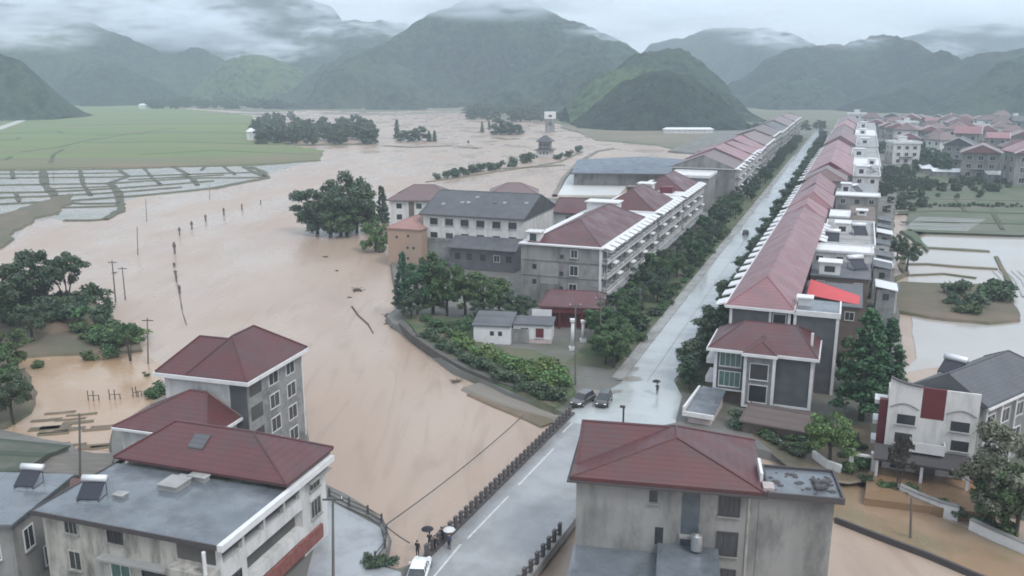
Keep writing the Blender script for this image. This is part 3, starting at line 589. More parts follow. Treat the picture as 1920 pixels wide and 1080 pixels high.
# ---- B1: the big flat-roofed house at the lower left (front corner t -34.5, s -62)
b = house_root('flat_roofed_house', 'large stained white house with a blue-grey flat roof and red hipped rear roof, lower left', 'house', -34.5, -62.2, 0.8, R(3.5))
W1, D1, H1 = 18.0, 16.6, 8.3
mb = MB(); mb.box(0, W1 - 1.7, 0, D1, -3, H1 - .3); mb.cur = 0
mb.build('wall', M['plaster_old'], b)
fc = MB()                                             # street facade in front of the recess: spandrels, end block, columns
fc.box(W1 - 1.7, W1, 12.2, D1, -3, H1 - .3)
for z0, z1 in ((-3, -0.1), (2.05, 3.1), (5.0, 6.15)): fc.box(W1 - 1.7, W1, 3.4 if z0 < 5 else 0.0, 12.2, z0, z1)
fc.box(W1 - 1.7, W1, 0, 3.4, -3, 5.0)
for y in (0.0, 3.0, 6.1, 9.2, 11.9): fc.box(W1 - .45, W1, y, y + .3, 6.15, H1 - .3)
fc.build('street_facade', M['plaster_white'], b)
for z0, z1, gl in ((3.1, 5.0, 'recess_shade'), (-0.1, 2.05, 'glass_blue')):  # upper strip's dark colour stands in for shade in the opening
    MB().box(W1 - 1.3, W1 - 0.9, 3.4, 12.2, z0, z1).build('gallery_back', M[gl], b)
MB().box(W1 - 1.69, W1 - 1.5, 0.1, 12.1, 6.15, H1 - .35).build('gallery_back', M['recess_shade'], b)  # dark sheet standing in for the shade under the roof slab
MB().box(W1 - .08, W1 - .02, 0.35, 11.8, 6.9, 6.97).build('handrail', M['metal_dark'], b)
MB().box(-.5, W1 + .55, -.5, D1 - 7.2, H1 - .3, H1).build('roof', M['roof_flat'], b)
lp = MB(); lp.box(-.5, W1 + .3, -.62, -.5, H1 - .34, H1 + .1); lp.box(-.62, -.5, -.62, D1, H1 - .34, H1 + .1); lp.build('roof_edge', M['trim_dark'], b)
MB().box(W1 + .3, W1 + .8, -.62, D1 + .5, H1 - .42, H1 + .16).build('fascia', M['trim_white'], b)
mb = MB(); hip_roof(mb, -0.6, W1 + .5, D1 - 7.4, D1 + 1.0, H1 + .75, H1 + 3.3, 3.6, W1 - 5.6, axis='x'); rr = mb.build('roof', M['roof_red'], b)
MB().add([(6.6, D1 - 5.6, H1 + 1.98), (8.3, D1 - 5.6, H1 + 1.98), (8.3, D1 - 4.2, H1 + 2.82), (6.6, D1 - 4.2, H1 + 2.82), (6.6, D1 - 5.6, H1 + 1.2), (8.3, D1 - 5.6, H1 + 1.2), (8.3, D1 - 4.2, H1 + 1.2), (6.6, D1 - 4.2, H1 + 1.2)], [(0, 1, 2, 3), (0, 4, 5, 1), (1, 5, 6, 2), (3, 7, 4, 0), (2, 6, 7, 3)]).build('skylight', M['roof_grey'], rr)
MB().box(.2, W1 + .2, D1 - 6.6, D1 + .8, H1, H1 + .6).build('attic_wall', M['plaster_grey'], b)
for x0, x1, y0, y1, h in ((7.2, 9.2, 6.0, 8.0, .5), (8.6, 10.4, 8.4, 9.1, .45), (4.4, 5.4, 3.6, 4.3, .25), (7.6, 8.4, 8.2, 8.7, .3)):
    q = MB(); q.box(x0, x1, y0, y1, H1 + .002, H1 + h); o = q.build('roof_hatch', M['concrete'], b)
    MB().box(x0 - .1, x1 + .1, y0 - .1, y1 + .1, H1 + h, H1 + h + .08).build('cover', M['concrete'], o)
window(b, 3.1, 0, 6.55, 1.3, 1.45, bars=2, frame='plaster_old'); window(b, 7.7, 0, 6.5, 1.4, 1.5, bars=3, frame='trim_dark')
window(b, 3.1, 0, 3.1, 1.2, 1.7, bars=1, frame='plaster_old'); window(b, 7.9, 0, 2.6, 1.9, 2.4, glass='glass_green', bars=1); window(b, 11.5, 0, 2.6, 2.6, 2.3, bars=2, frame='trim_dark')
MB().box(6.2, 13.4, -.9, 0, 5.05, 5.25).build('canopy', M['concrete'], b)
window(b, 3.1, 0, 0.2, 1.2, 1.6); window(b, 9, 0, 0.1, 3, 1.9, bars=3)
lo = MB(); lo.box(13.9, 17.6, -.03, 0, 6.2, 7.75); lo.build('loggia_shade', M['recess_shade'], b)  # flat dark panel painted in for the shaded opening behind the balcony
MB().box(13.6, 17.9, -1.2, -.04, 5.2, 5.9).build('balcony', M['plaster_old'], b)
MB().tube([(17.3, -1.0, -3), (17.3, -1.0, H1 - .4)], .16, 8).build('column', M['trim_white'], b)
for z in (6.3, 3.4): window(b, W1, 14.5, z - .2, 1.7, 1.75, 'R', bars=2, frame='plaster_old')
window(b, W1, 1.6, 2.4, 1.7, 2.1, 'R', bars=3, frame='trim_dark')
MB().box(W1 + .02, W1 + .3, 4.5, 15.2, .6, 2.0).build('shop_sign', mat('sign_red', (0.16, 0.035, 0.03), 0.6, (0.22, 0.10, 0.085), 2.2), b)
MB().box(W1 - .9, W1 + .9, 12.6, D1 - .2, H1 - .9, H1 - .8).build('ledge', M['concrete'], b)
bm = b.matrix_world
def on(root_ts, rot, x, y, z):
    t, s, z0 = root_ts; p = TS(t, s, z0); a = -AZ + rot; return Vector((p.x + x * math.cos(a) - y * math.sin(a), p.y + x * math.sin(a) + y * math.cos(a), z0 + z))
water_heater('solar water heater with white tank on the flat roof, lower left', on((-34.5, -62.2, .8), R(3.5), 2.6, 3.2, H1), -AZ + R(20), 1.1)

# ---- B6/B7 low buildings at the left edge
b = house_root('grey_house', 'grey roofed house cut by the left frame edge, lower left corner', 'house', -47, -66, 0.8, R(18))
MB().box(-8, 10, 0, 9, -3, 6.6).build('wall', M['plaster_grey'], b)
MB().box(-8.4, 10.4, -.5, 9.3, 6.6, 6.85).build('roof', M['roof_flat'], b)
window(b, 10, 2, 3.2, 1.3, 2.0, 'R'); window(b, 10, 6.4, 3.2, 1.3, 2.0, 'R'); window(b, 8, 0, 3.2, 1.3, 2); window(b, 10, 4.4, .3, 1.2, 1.8, 'R')
water_heater('solar water heater with white tank on the grey roof, left edge', on((-47, -66, .8), R(18), 7.4, 7.0, 6.85), -AZ + R(15), 1.1)
def shed(label, pts, z, zr, m, hgt):
    c = Vector((sum(p[0] for p in pts) / 4, sum(p[1] for p in pts) / 4, 0.8))
    r = thing('low_shed', label, 'shed', c); q = [(p[0] - c.x, p[1] - c.y) for p in pts]
    mb = MB(); mb.prism([(x * .96, y * .96) for x, y in q], -1, hgt); mb.build('wall', M['plaster_grey'], r)
    mb = MB(); n = len(q); mid1 = ((q[0][0] + q[3][0]) / 2, (q[0][1] + q[3][1]) / 2, zr); mid2 = ((q[1][0] + q[2][0]) / 2, (q[1][1] + q[2][1]) / 2, zr)
    mb.add([(*p, z) for p in q] + [mid1, mid2] + [(*p, z - .2) for p in q], [(0, 1, 5, 4), (2, 3, 4, 5), (0, 4, 3), (1, 2, 5), (0, 6, 7, 1), (1, 7, 8, 2), (2, 8, 9, 3), (3, 9, 6, 0), (9, 8, 7, 6)]); mb.build('roof', m, r)
    return r
shed('low shed with a mossy green roof beside the flooded yard', [G(-40, 885, 4), G(40, 880, 4), G(132, 832, 4), G(-40, 815, 4)], 3.0, 3.4, M['roof_moss'], 2.9)
shed('low shed with a grey slatted roof next to the mossy shed', [G(50, 880, 3.4), G(205, 892, 3.4), G(214, 853, 3.4), G(140, 840, 3.4)], 2.4, 2.8, mat('slats', (0.17, 0.155, 0.135), 0.8, (0.085, 0.08, 0.07), 1.2, stretch=(0.3, 2.5, 1), courses=3), 2.3)
shed('low shed with a rust-brown roof beside the flat-roofed house', [G(35, 950, 4.4), G(72, 962, 4.4), G(172, 898, 4.4), G(50, 885, 4.4)], 3.5, 3.9, M['roof_rust'], 3.3)

# ---- B2 the tall grey tiled house at the river with a lower red-roofed annex
b = house_root('tall_tiled_house', 'tall grey tiled house with red hipped roofs at the river edge', 'house', -44.2, -36.9, 0.6, R(5))
W2, D2, H2 = 10.9, 12.0, 11.6
MB().box(0, W2, 0, D2, -3, H2 - .25).build('wall', M['tile_grey'], b)
MB().box(.02, W2 - 2.2, -.06, 0, -3, H2 - .3).build('front_wall', M['plaster_white'], b)
mb = MB(); hip_roof(mb, 3.4, W2 + .6, -.7, D2 + .6, H2 + .1, H2 + 4.0, 3.0, D2 - 4.6); rf = mb.build('roof', M['roof_red'], b)
mb = MB(); hip_roof(mb, -.7, 7.2, -.68, D2 - 3.5, H2 + .08, H2 + 3.4, 2.6, 7.2, axis='x', xr=3.6); mb.build('roof', M['roof_red'], b)
fz = MB(); fz.box(-.72, W2 + .62, -.92, -.72, H2 - .45, H2 - .02); fz.box(W2 + .62, W2 + .82, -.92, D2 + .62, H2 - .45, H2 - .02); fz.box(-.92, -.72, -.92, D2 - 3.4, H2 - .45, H2 - .02); fz.build('fascia', M['trim_white'], b)
for r_ in range(5):
    z = H2 - 2.35 - r_ * 2.95
    for y, wd, fr in ((1.7, 2.4, False), (5.4, 1.95, True), (9.2, 1.85, True)): window(b, W2, y, z, wd, 1.7, 'R', bars=1, fr=fr, sill=False)
MB().box(W2 - 2.2, W2 - .02, -.09, 0, -3, H2 - .3).build('stair_panel', M['tile_dark'], b)
MB().box(W2 - .12, W2 + .08, D2 - .12, D2 + .08, -3, H2 - .3).build('corner_trim', M['trim_white'], b)
a2 = MB(); a2.box(-1.6, 9.3, -5.9, -.1, -3, 6.9); a2.build('annex_wall', M['plaster_white'], b)
mb = MB(); hip_roof(mb, -2.2, 10.0, -6.5, -.12, 7.1, 10.1, 4.2, 6.5, axis='x', xr=-1.2); mb.build('annex_roof', M['roof_red'], b)
fz = MB(); fz.box(10.0, 10.2, -6.6, -.12, 6.72, 7.05); fz.box(-2.2, 10.2, -6.75, -6.55, 6.75, 7.0); fz.build('annex_fascia', M['trim_white'], b)
window(b, 1.2, -5.9, 3.9, 1.4, 1.6); window(b, 4.2, -5.9, 3.9, 1.2, 2.0, frame='trim_dark')
st = MB()
for y0, y1, z in ((D2 - 2, D2 + 1.5, H2 - 1.6), (D2 - 1, D2 + 1.8, H2 - .9)): st.box(-3.6, -.5, y0, y1, z, z + .18)
st.build('side_canopy', M['metal_white'], b)

# ---- B3 the grey rendered house with the red hipped roof, lower right foreground
b3p = G(1081, 897, 11.6); R3 = R(10.5)
b = thing('red_roofed_house', 'grey rendered house with a big dark red hipped roof beside the bridge', 'house', (b3p[0], b3p[1], 0.4), -AZ + R3)
W3, D3, H3 = 15.3, 9.6, 11.6
MB().box(0, W3, 0, D3, -3, H3 - .25).build('wall', M['plaster_grey'], b)
MB().box(W3, W3 + 5.9, -.05, 4.4, -3, H3 - .35).build('side_wing', M['plaster_grey'], b)
mb = MB(); hip_roof(mb, -.5, W3 + .35, -.6, D3 + .6, H3 + .05, H3 + 2.95, 2.7, D3 - 4.4, xr=8.3, th=.35); 
mb.build('roof', M['roof_red'], b)
mb = MB(); hip_roof(mb, -.2, 8.0, 1.6, D3 + .5, H3 + .02, H3 + 2.75, -0.1, 7.9, axis='x', xr=5.4, th=.3); mb.build('roof', M['roof_red'], b)
MB().ring(-.75, W3 + .5, -.85, D3 + .8, H3 - .42, H3 - .28, .9).build('eave', M['trim_dark'], b)
MB().box(W3 - .3, W3 + 6.4, -.55, 4.6, H3 - .34, H3 - .1).build('flat_roof', M['roof_flat'], b)
MB().ring(W3 + .52, W3 + 6.55, -.7, 4.75, H3 - .4, H3 + .15, .16).build('roof_edge', M['trim_dark'], b)
d = MB(); rnd = random.Random(5)
for i in range(26):
    x, y = W3 + 1.0 + rnd.random() ** .7 * 5, .2 + rnd.random() * 3.6; q = .08 + .22 * rnd.random(); d.ball((x, y, H3 - .08), q * 1.4, q, q * .6, 6, 4)
for i in range(10): x, y = W3 + 4.6 + rnd.random() * 1.1, .9 + rnd.random() * 1.4; d.ball((x, y, H3 + .05), .35, .28, .3, 6, 4)
struct(d.build('roof_litter', M['trim_dark'], b), 'stuff')
MB().box(W3 + .05, W3 + .3, 1.2, 4.3, H3 - .1, H3 + .9).build('parapet', M['trim_white'], b)
MB().box(W3 + .2, W3 + 1.1, -.3, .9, H3 - .1, H3 + .35).build('vent_block', M['plaster_pink'], b)
window(b, 6.6, 0, H3 - 2.0, .7, 1.1, bars=0, fr=False)
MB().box(9.0, 10.5, -.03, .1, -3, H3 - .6).build('stair_glazing', M['glass_blue'], b)
MB().box(8.9, 10.6, -.5, -.031, H3 - 4.9, H3 - 4.7).build('ledge', M['concrete'], b)
window(b, 12.9, 0, H3 - 2.6, 1.6, 1.9, bars=3, frame='trim_dark'); window(b, 12.9, 0, H3 - 6.3, 1.6, 2.1, bars=2, frame='trim_dark'); window(b, 12.9, 0, H3 - 9.6, 1.6, 1.9, bars=2, frame='trim_dark')
window(b, 9.75, -.03, H3 - 7.2, 1.3, 1.5, bars=1, fr=False, sill=False); window(b, 7.2, 0, H3 - 5.9, .7, 1.6, bars=0, fr=False, sill=False)
MB().box(14.4, 14.6, -.09, 0, -3, H3 - .4).build('drainpipe', M['plaster_old'], b)
l3 = MB(); l3.box(0.3, 7.0, -7, -.02, -3, 4.6); l3.build('porch', M['tile_dark'], b)
MB().box(-.1, 7.1, -7.2, -.02, 4.6, 4.85).build('porch_roof', M['roof_flat'], b)
MB().box(7.2, 12.0, -5, -.03, -3, 5.6).build('low_wing', M['plaster_grey'], b)
MB().box(7.11, 12.2, -5.2, -.03, 5.6, 5.85).build('low_wing_roof', M['roof_flat'], b)
MB().tube([(3.4, 8.6, H3 + 1.0), (3.4, 8.6, H3 + 3.0)], .09, 6).box(3.05, 3.55, 8.5, 8.7, H3 + 3.0, H3 + 3.2).build('chimney', M['trim_dark'], b)
tk = thing('steel_water_tank', 'shiny steel water tank on the low wing of the red-roofed house', 'water tank', on_w := b.matrix_basis @ Vector((10.35, -.9, 5.85)))
MB().tube([(0, 0, .25), (0, 0, 1.55), (0, 0, 1.75)], [.52, .52, .15], 16).build('drum', M['steel'], tk)
f = MB(); f.tube([(0, 0, 1.74), (0, 0, 1.9)], .16, 8); f.build('lid', M['metal_dark'], tk)
f = MB()
for k in range(4): f.box(*( (.3 * math.cos(k * 1.57) - .05, .3 * math.cos(k * 1.57) + .05, .3 * math.sin(k * 1.57) - .05, .3 * math.sin(k * 1.57) + .05, 0, .26)))
f.build('stand', M['metal_dark'], tk)

# ---- B4 the grey tiled front house of the right-hand row
b = house_root('tiled_terrace_house', 'grey tiled front house with white frames and stepped red roofs, right of the road', 'house', 12.8, 5.8, ZG - 1)
E4 = 9.0
MB().box(0, 13.0, 0, 8.6, 3.2, E4).build('wall', M['tile_dark'], b)
MB().box(.8, 12.8, .6, 8.6, -1, 3.2).build('ground_floor', M['brick_brown'], b)
MB().box(7.9, 12.99, .01, .59, 1.5, 3.2).build('side_panel', M['tile_dark'], b)
MB().box(4.1, 8.1, -.9, -.02, 1.3, E4).build('bay', M['tile_grey'], b)
mb = MB(); hip_roof(mb, -.9, 13.5, -.8, 10.2, E4 + .12, E4 + 2.5, 3.2, 10.2, axis='x', xr=6.2, th=.3); hip_roof(mb, 3.9, 8.3, -1.5, 3.0, E4 + .13, E4 + 1.5, 0.2, 2.9, th=.28)
mb.build('lower_roof', M['roof_red'], b)
fz = MB(); z0, z1 = E4 - .3, E4 + .1
fz.box(-1.1, 3.88, -1.0, -.8, z0, z1); fz.box(3.75, 8.45, -1.72, -1.5, z0, z1); fz.box(8.32, 13.7, -1.0, -.8, z0, z1); fz.box(-1.1, -.92, -.8, 9, z0, z1); fz.box(13.52, 13.7, -.8, 8.5, z0, z1); fz.build('fascia', M['trim_white'], b)
tr = MB()
for x, y, zb in ((-.06, -.14, 2.9), (4.02, -1.0, 1.2), (7.8, -1.0, 1.2), (12.62, -.14, 1.5)): tr.box(x, x + .42, y, y + .13, zb, z0 - .01)
tr.box(4.45, 7.79, -1.0, -.89, 1.2, 1.55); tr.box(8.23, 12.6, -.14, -.01, 1.5, 1.8); tr.box(.38, 4.0, -.14, -.01, 2.95, 3.2)
tr.build('trim', M['trim_white'], b)
window(b, 2.15, -.02, 6.5, 2.8, 2.2, glass='glass_green', bars=3); window(b, 2.15, -.02, 3.6, 2.8, 2.1, glass='glass_green', bars=3)
window(b, 6.1, -.92, 5.35, 2.3, 2.2, bars=0); window(b, 6.1, -.92, 2.1, 2.3, 2.4, bars=0)
for z in (3.4, 6.2): MB().box(-1.3, -.02, 1.2, 5.4, z, z + .8).build('balcony', M['trim_white'], b)
MB().box(9.7, 15.6, 8.8, 16, -1, 12.9).build('tower', M['tile_dark'], b)
MB().box(9.75, 15.55, 8.85, 15.95, 12.902, 13.0).build('tower_roof', M['roof_flat'], b)
up = MB(); up.box(9.6, 10.0, 8.66, 8.79, 10.2, 12.4); up.box(15.3, 15.72, 8.66, 8.79, -.5, 12.4); up.box(9.5, 15.85, 8.5, 8.79, 12.4, 13.15); up.box(9.5, 9.69, 8.79, 16.1, 12.5, 13.15); up.box(15.61, 15.85, 8.79, 16.1, 12.5, 13.15); up.build('tower_trim', M['trim_white'], b)
MB().box(13.01, 13.05, .2, 8.5, -1, E4 - .4).build('side_wall', M['plaster_pink'], b)
MB().box(12.3, 12.65, 2.6, 2.95, E4 + .4, E4 + 2.6).build('chimney', M['trim_white'], b)
wt = MB(); wt.box(9.9, 11.7, 12, 13.6, 13.003, 14.1); wt.box(9.6, 12.0, 11.7, 13.9, 14.1, 14.3); wt.build('stair_hut', M['trim_white'], b)

# ---- the rest of the right-hand row
def red_awning():
    r = house_root('red_canopy', 'bright red sheet canopy over the terrace behind the grey tiled house', 'canopy', 23.2, 36.0, 9.4)
    MB().add([(0, 0, 1.0), (8.2, -1.4, .4), (8.4, 4.6, .4), (.2, 9.5, 1.6), (0, 0, .92), (8.2, -1.4, .32), (8.4, 4.6, .32), (.2, 9.5, 1.52)], [(0, 1, 2, 3), (7, 6, 5, 4), (0, 4, 5, 1), (1, 5, 6, 2), (2, 6, 7, 3), (3, 7, 4, 0)]).build('sheet', M['red_cloth'], r)
    f = MB()
    for x, y in ((.3, .3), (8, -1), (8.1, 4.3), (.4, 9)): f.tube([(x, y, -.6), (x, y, .45)], .06, 5)
    f.build('post', M['metal_dark'], r)
red_awning()
AWN_R = MB().add([(-1.6, 0, 0), (0, 0, .55), (0, 3.4, .55), (-1.6, 3.4, 0), (-1.6, 0, -.18), (0, 0, .3), (0, 3.4, .3), (-1.6, 3.4, -.18)], [(0, 1, 2, 3), (7, 6, 5, 4), (0, 4, 5, 1), (1, 5, 6, 2), (2, 6, 7, 3), (3, 7, 4, 0)]).mesh('eave_hood', M['trim_white'])
AWN_L = MB().add([(1.7, 0, 0), (0, 0, .5), (0, 3.0, .5), (1.7, 3.0, 0), (1.7, 0, -.18), (0, 0, .25), (0, 3.0, .25), (1.7, 3.0, -.18)], [(3, 2, 1, 0), (4, 5, 6, 7), (1, 5, 4, 0), (2, 6, 5, 1), (3, 7, 6, 2), (0, 4, 7, 3)]).mesh('eave_hood', M['trim_white'])
def row_house(label, t0, t1, s0, s1, h, zr, front, back, roofm, wallm, hoods, rot=0.0, xr=None, gable=None, group='houses of the right-hand row', nwin=True):
    r = house_root('terrace_house', label, 'house', t0, s0, ZG, rot, group); wd, dp = t1 - t0, s1 - s0
    MB().box(0, wd, 0, dp, -1, h - .22).build('wall', wallm, r)
    mb = MB(); hip_roof(mb, -.6, wd + .6, -.4, dp + .3, h, zr, front, dp - back, xr=xr); mb.build('roof', roofm, r)
    if gable: MB().add([(-.3, front - .46, h + .1), (wd + .3, front - .46, h + .1), (wd / 2 if xr is None else xr, front - .46, zr - .12), (-.3, front - .3, h + .1), (wd + .3, front - .3, h + .1), (wd / 2 if xr is None else xr, front - .3, zr - .12)], [(0, 1, 2), (5, 4, 3), (0, 3, 4, 1), (1, 4, 5, 2), (2, 5, 3, 0)]).build('gable', gable, r)
    MB().box(-.8, -.6, -.4, dp + .3, h - .35, h - .02).build('fascia', M['trim_white'], r)
    if hoods:
        for i in range(hoods): put('eave_hood', AWN_R, r, (-.8, (i + .25) * dp / hoods, h - .65))
    if nwin:
        for z in (h - 2.6, h - 5.9):
            n = max(1, int(dp / 7))
            for i in range(n): window(r, 0, (i + .5) * dp / n, z, 1.8, 1.5, 'L', fr=False, sill=False)
    return r
r1 = row_house('longest red-roofed terrace of the right-hand row, behind the grey tiled house', 13.4, 22.0, 14.8, 104, 12.0, 15.0, 7.5, 2.5, M['roof_faded'], M['tile_dark'], 14, R(-0.9))
up = MB(); up.box(0, .4, -.14, -.01, 9.0, 11.5); up.box(8.2, 8.6, -.14, -.01, 9.0, 11.5); up.box(5.6, 5.9, -.14, -.01, 9.0, 11.5); up.box(-.6, 9.1, -.62, -.42, 11.6, 11.98); up.build('trim', M['trim_white'], r1)
window(r1, 7.05, -.02, 9.7, 1.7, 1.5, bars=0)
for i in range(6): put('eave_hood', AWN_L, r1, (9.0, 62 + 3.9 * i, 11.3))
RW = [  # t0, t1, s0, s1, eave, ridge, front inset, back inset, roof, wall, hoods, gable, label
    (14.6, 23.4, 105, 124, 11.4, 14.8, 4, 3, 'roof_faded', 'plaster_grey', 3, None, 'first small hipped red roof past the longest terrace, right-hand row'),
    (14.8, 24.5, 126, 150, 11.6, 15.2, 5, 1, 'roof_faded', 'plaster_grey', 4, None, 'second hipped red roof past the longest terrace, right-hand row'),
    (14.9, 24.0, 153, 184, 11.2, 15.0, .5, .5, 'roof_faded', 'plaster_grey', 4, 'trim_dark', 'faded gabled roof with an open dark end, third past the longest terrace'),
    (15.0, 27.5, 190, 208, 11.8, 15.4, 3, 1, 'roof_brown', 'plaster_grey', 2, None, 'brownish roof just in front of the dark maroon gable, right-hand row'),
    (15.2, 29.0, 213, 286, 11.6, 16.0, .4, .4, 'roof_faded', 'plaster_grey', 7, 'maroon', 'pink-red roof with a dark maroon gable end, right-hand row'),
    (16.0, 28.0, 290, 352, 11.4, 15.2, 3, 2, 'roof_faded', 'plaster_grey', 5, None, 'pale red roof right behind the maroon gable, right-hand row'),
    (16.6, 30.0, 356, 430, 12.5, 16.8, .5, .5, 'roof_faded', 'plaster_pink', 0, 'roof_brown', 'tall gabled pink roof halfway along the right-hand row'),
    (17.0, 29.0, 436, 505, 11.4, 15.0, 3, 2, 'roof_brown', 'plaster_grey', 0, None, 'brownish hipped roof beyond the tall pink gable, right-hand row'),
    (17.6, 30.0, 510, 590, 11.6, 15.4, 3, 2, 'roof_faded', 'plaster_grey', 0, None, 'second last roof of the right-hand row, pink and hipped'),
    (18.0, 32.0, 596, 690, 11.6, 15.4, 3, 2, 'roof_brown', 'plaster_pink', 0, None, 'farthest roof of the right-hand row, where the road ends'),
]
for t0, t1, s0, s1, h, zr, fi, bi, rm, wm, hd, gb, lab in RW:
    row_house(lab, t0, t1, s0, s1, h, zr, fi, bi, M[rm], M[wm], hd, R(-0.4), gable=M[gb] if gb else None)
def annex(label, t0, t1, s0, s1, h, roofm, wallm, par=0.0, hut=None, wins=3):
    r = house_root('rear_annex', label, 'annex', t0, s0, ZG, R(-.6), 'rear annexes of the right-hand row'); wd, dp = t1 - t0, s1 - s0
    MB().box(0, wd, 0, dp, -1, h - .2).build('wall', M[wallm], r)
    MB().box(-.25, wd + .4, -.3, dp + .2, h - .2, h).build('roof', M[roofm], r)
    if par: MB().ring(-.25, wd + .4, -.3, dp + .2, h + .002, h + par, .25).build('parapet', M['trim_white'], r)
    if hut:
        x, y, a, bb, c = hut; q = MB(); q.box(x, x + a, y, y + bb, h + .003, h + c); q.box(x - .3, x + a + .3, y - .3, y + bb + .3, h + c, h + c + .18); q.build('stair_hut', M['trim_white'], r)
        window(r, x + a / 2, y, h + .5, a * .5, c * .5, fr=False, sill=False)
    for i in range(wins):
        window(r, wd * (i + .5) / wins, 0, h - 2.3, 1.3, 1.3, fr=(i % 2 == 0), sill=False)
    for z in (h - 2.4, h - 5.4):
        n = max(1, int(dp / 6))
        for i in range(n): window(r, wd, (i + .5) * dp / n, z, 1.5, 1.4, 'R', fr=False, sill=False)
    return r
annex('dark rear annex under the bright red canopy', 22.9, 31.5, 33, 49.5, 8.8, 'tile_dark', 'brick_brown', 0, None)
annex('dark-topped rear annex with a white stair hut, behind the red canopy', 23.3, 33.0, 52, 66, 9.4, 'tile_dark', 'brick_brown', 0, (1.2, 1.2, 3.6, 3.2, 2.2))
annex('long narrow white-roofed rear annex crossing behind the longest terrace', 22.2, 33.6, 68, 75.5, 11.0, 'trim_white', 'plaster_white', .25, None)
annex('rear annex with a pale flat terrace and white parapet', 24.2, 34.2, 79, 111, 10.2, 'concrete', 'plaster_white', .8, (2, 16, 3.0, 4.2, 2.3))
annex('small white block behind the first small hipped roof', 24.8, 29.0, 113, 124, 11.4, 'trim_white', 'plaster_white', .2, None, 2)
annex('dark brown rear annex beside the small white block', 29.4, 35.0, 113, 143, 10.2, 'brick_brown', 'brick_brown', 0, (1.5, 12, 2.4, 3.4, 1.2), 2)
annex('long white-edged roof across the back of the third hipped roof', 25.5, 37.0, 156, 164, 11.4, 'trim_white', 'plaster_grey', .2, None)
annex('grey rear annex with a white hut, behind the open dark gable', 25.2, 36.0, 168, 206, 9.6, 'tile_grey', 'plaster_grey', 0, (1.2, 9, 2.8, 4, 2.8))
annex('pale rear annex beside the maroon gable roof', 30.0, 38.5, 214, 246, 11.2, 'concrete', 'plaster_white', .6, (1.0, 5, 3, 4, 3.0), 2)
annex('white-topped annex behind the maroon gable roof', 30.0, 39.5, 250, 286, 11.5, 'trim_white', 'plaster_white', .5, (5, 5, 3, 4, 2.4), 2)
annex('grey-white annex beside the pale red roof', 29.0, 40.0, 292, 350, 10.8, 'concrete', 'plaster_grey', .7, (1, 14, 4, 6, 3.2), 2)
annex('far pale annex beside the tall pink gable', 31.0, 41.0, 356, 430, 11.5, 'concrete', 'plaster_white', .8, (2, 20, 4, 7, 3), 2)
annex('far grey annex beside the brownish hipped roof', 30.5, 42.0, 436, 505, 12, 'trim_white', 'plaster_grey', .6, (2, 20, 4, 9, 3), 2)
annex('farthest annex of the right-hand row', 31.5, 43.0, 512, 600, 12, 'concrete', 'plaster_white', .6, (2, 20, 4, 9, 4), 2)
# clutter on the roofs: tanks and heaters
for i, (t, s, z, nm) in enumerate([(26, 84, 11.2, 'solar water heater on the pale flat terrace, near corner'), (31.5, 95, 11.2, 'solar water heater on the pale flat terrace, far corner'), (31, 60, 10.4, 'solar water heater on the dark-topped rear annex'), (31, 180, 10.6, 'solar water heater on the grey rear annex with a hut'), (36, 230, 12.2, 'solar water heater on the pale annex by the maroon gable')]):
    water_heater(nm, TS(t, s, z), -AZ + .3 * i, 1.6)
for i, (t, s) in enumerate([(36.4, 58), (37.2, 66), (36.2, 76), (36.8, 86), (37.4, 97), (37.0, 108), (38, 122), (38.4, 138), (39, 152)]):
    h = 4.5 + 2.2 * random.Random(i).random(); dd = 5 + 3 * random.Random(i + 7).random()
    r = house_root('back_shed', f'narrow back shed behind the right-hand row, {nth(i + 1)} from the red canopy', 'shed', t - 1.6, s, ZG, 0, 'back sheds of the right-hand row')
    MB().box(0, 3.2, 0, dd, -1, h).build('wall', M['plaster_white' if i % 2 else 'tile_grey'], r)
    MB().add([(-.3, -.3, h + .6), (3.6, -.3, h), (3.6, dd + .3, h), (-.3, dd + .3, h + .6), (-.3, -.3, h + .48), (3.6, -.3, h - .12), (3.6, dd + .3, h - .12), (-.3, dd + .3, h + .48)], [(0, 1, 2, 3), (7, 6, 5, 4), (0, 4, 5, 1), (1, 5, 6, 2), (2, 6, 7, 3), (3, 7, 4, 0)]).build('roof', M['metal_white' if i % 3 == 0 else 'roof_grey'], r)
    window(r, 1.6, 0, h - 2, 1.1, 1.2, fr=False, sill=False); window(r, 3.2, dd / 2, h - 2, 1.4, 1.2, 'R', fr=False, sill=False)

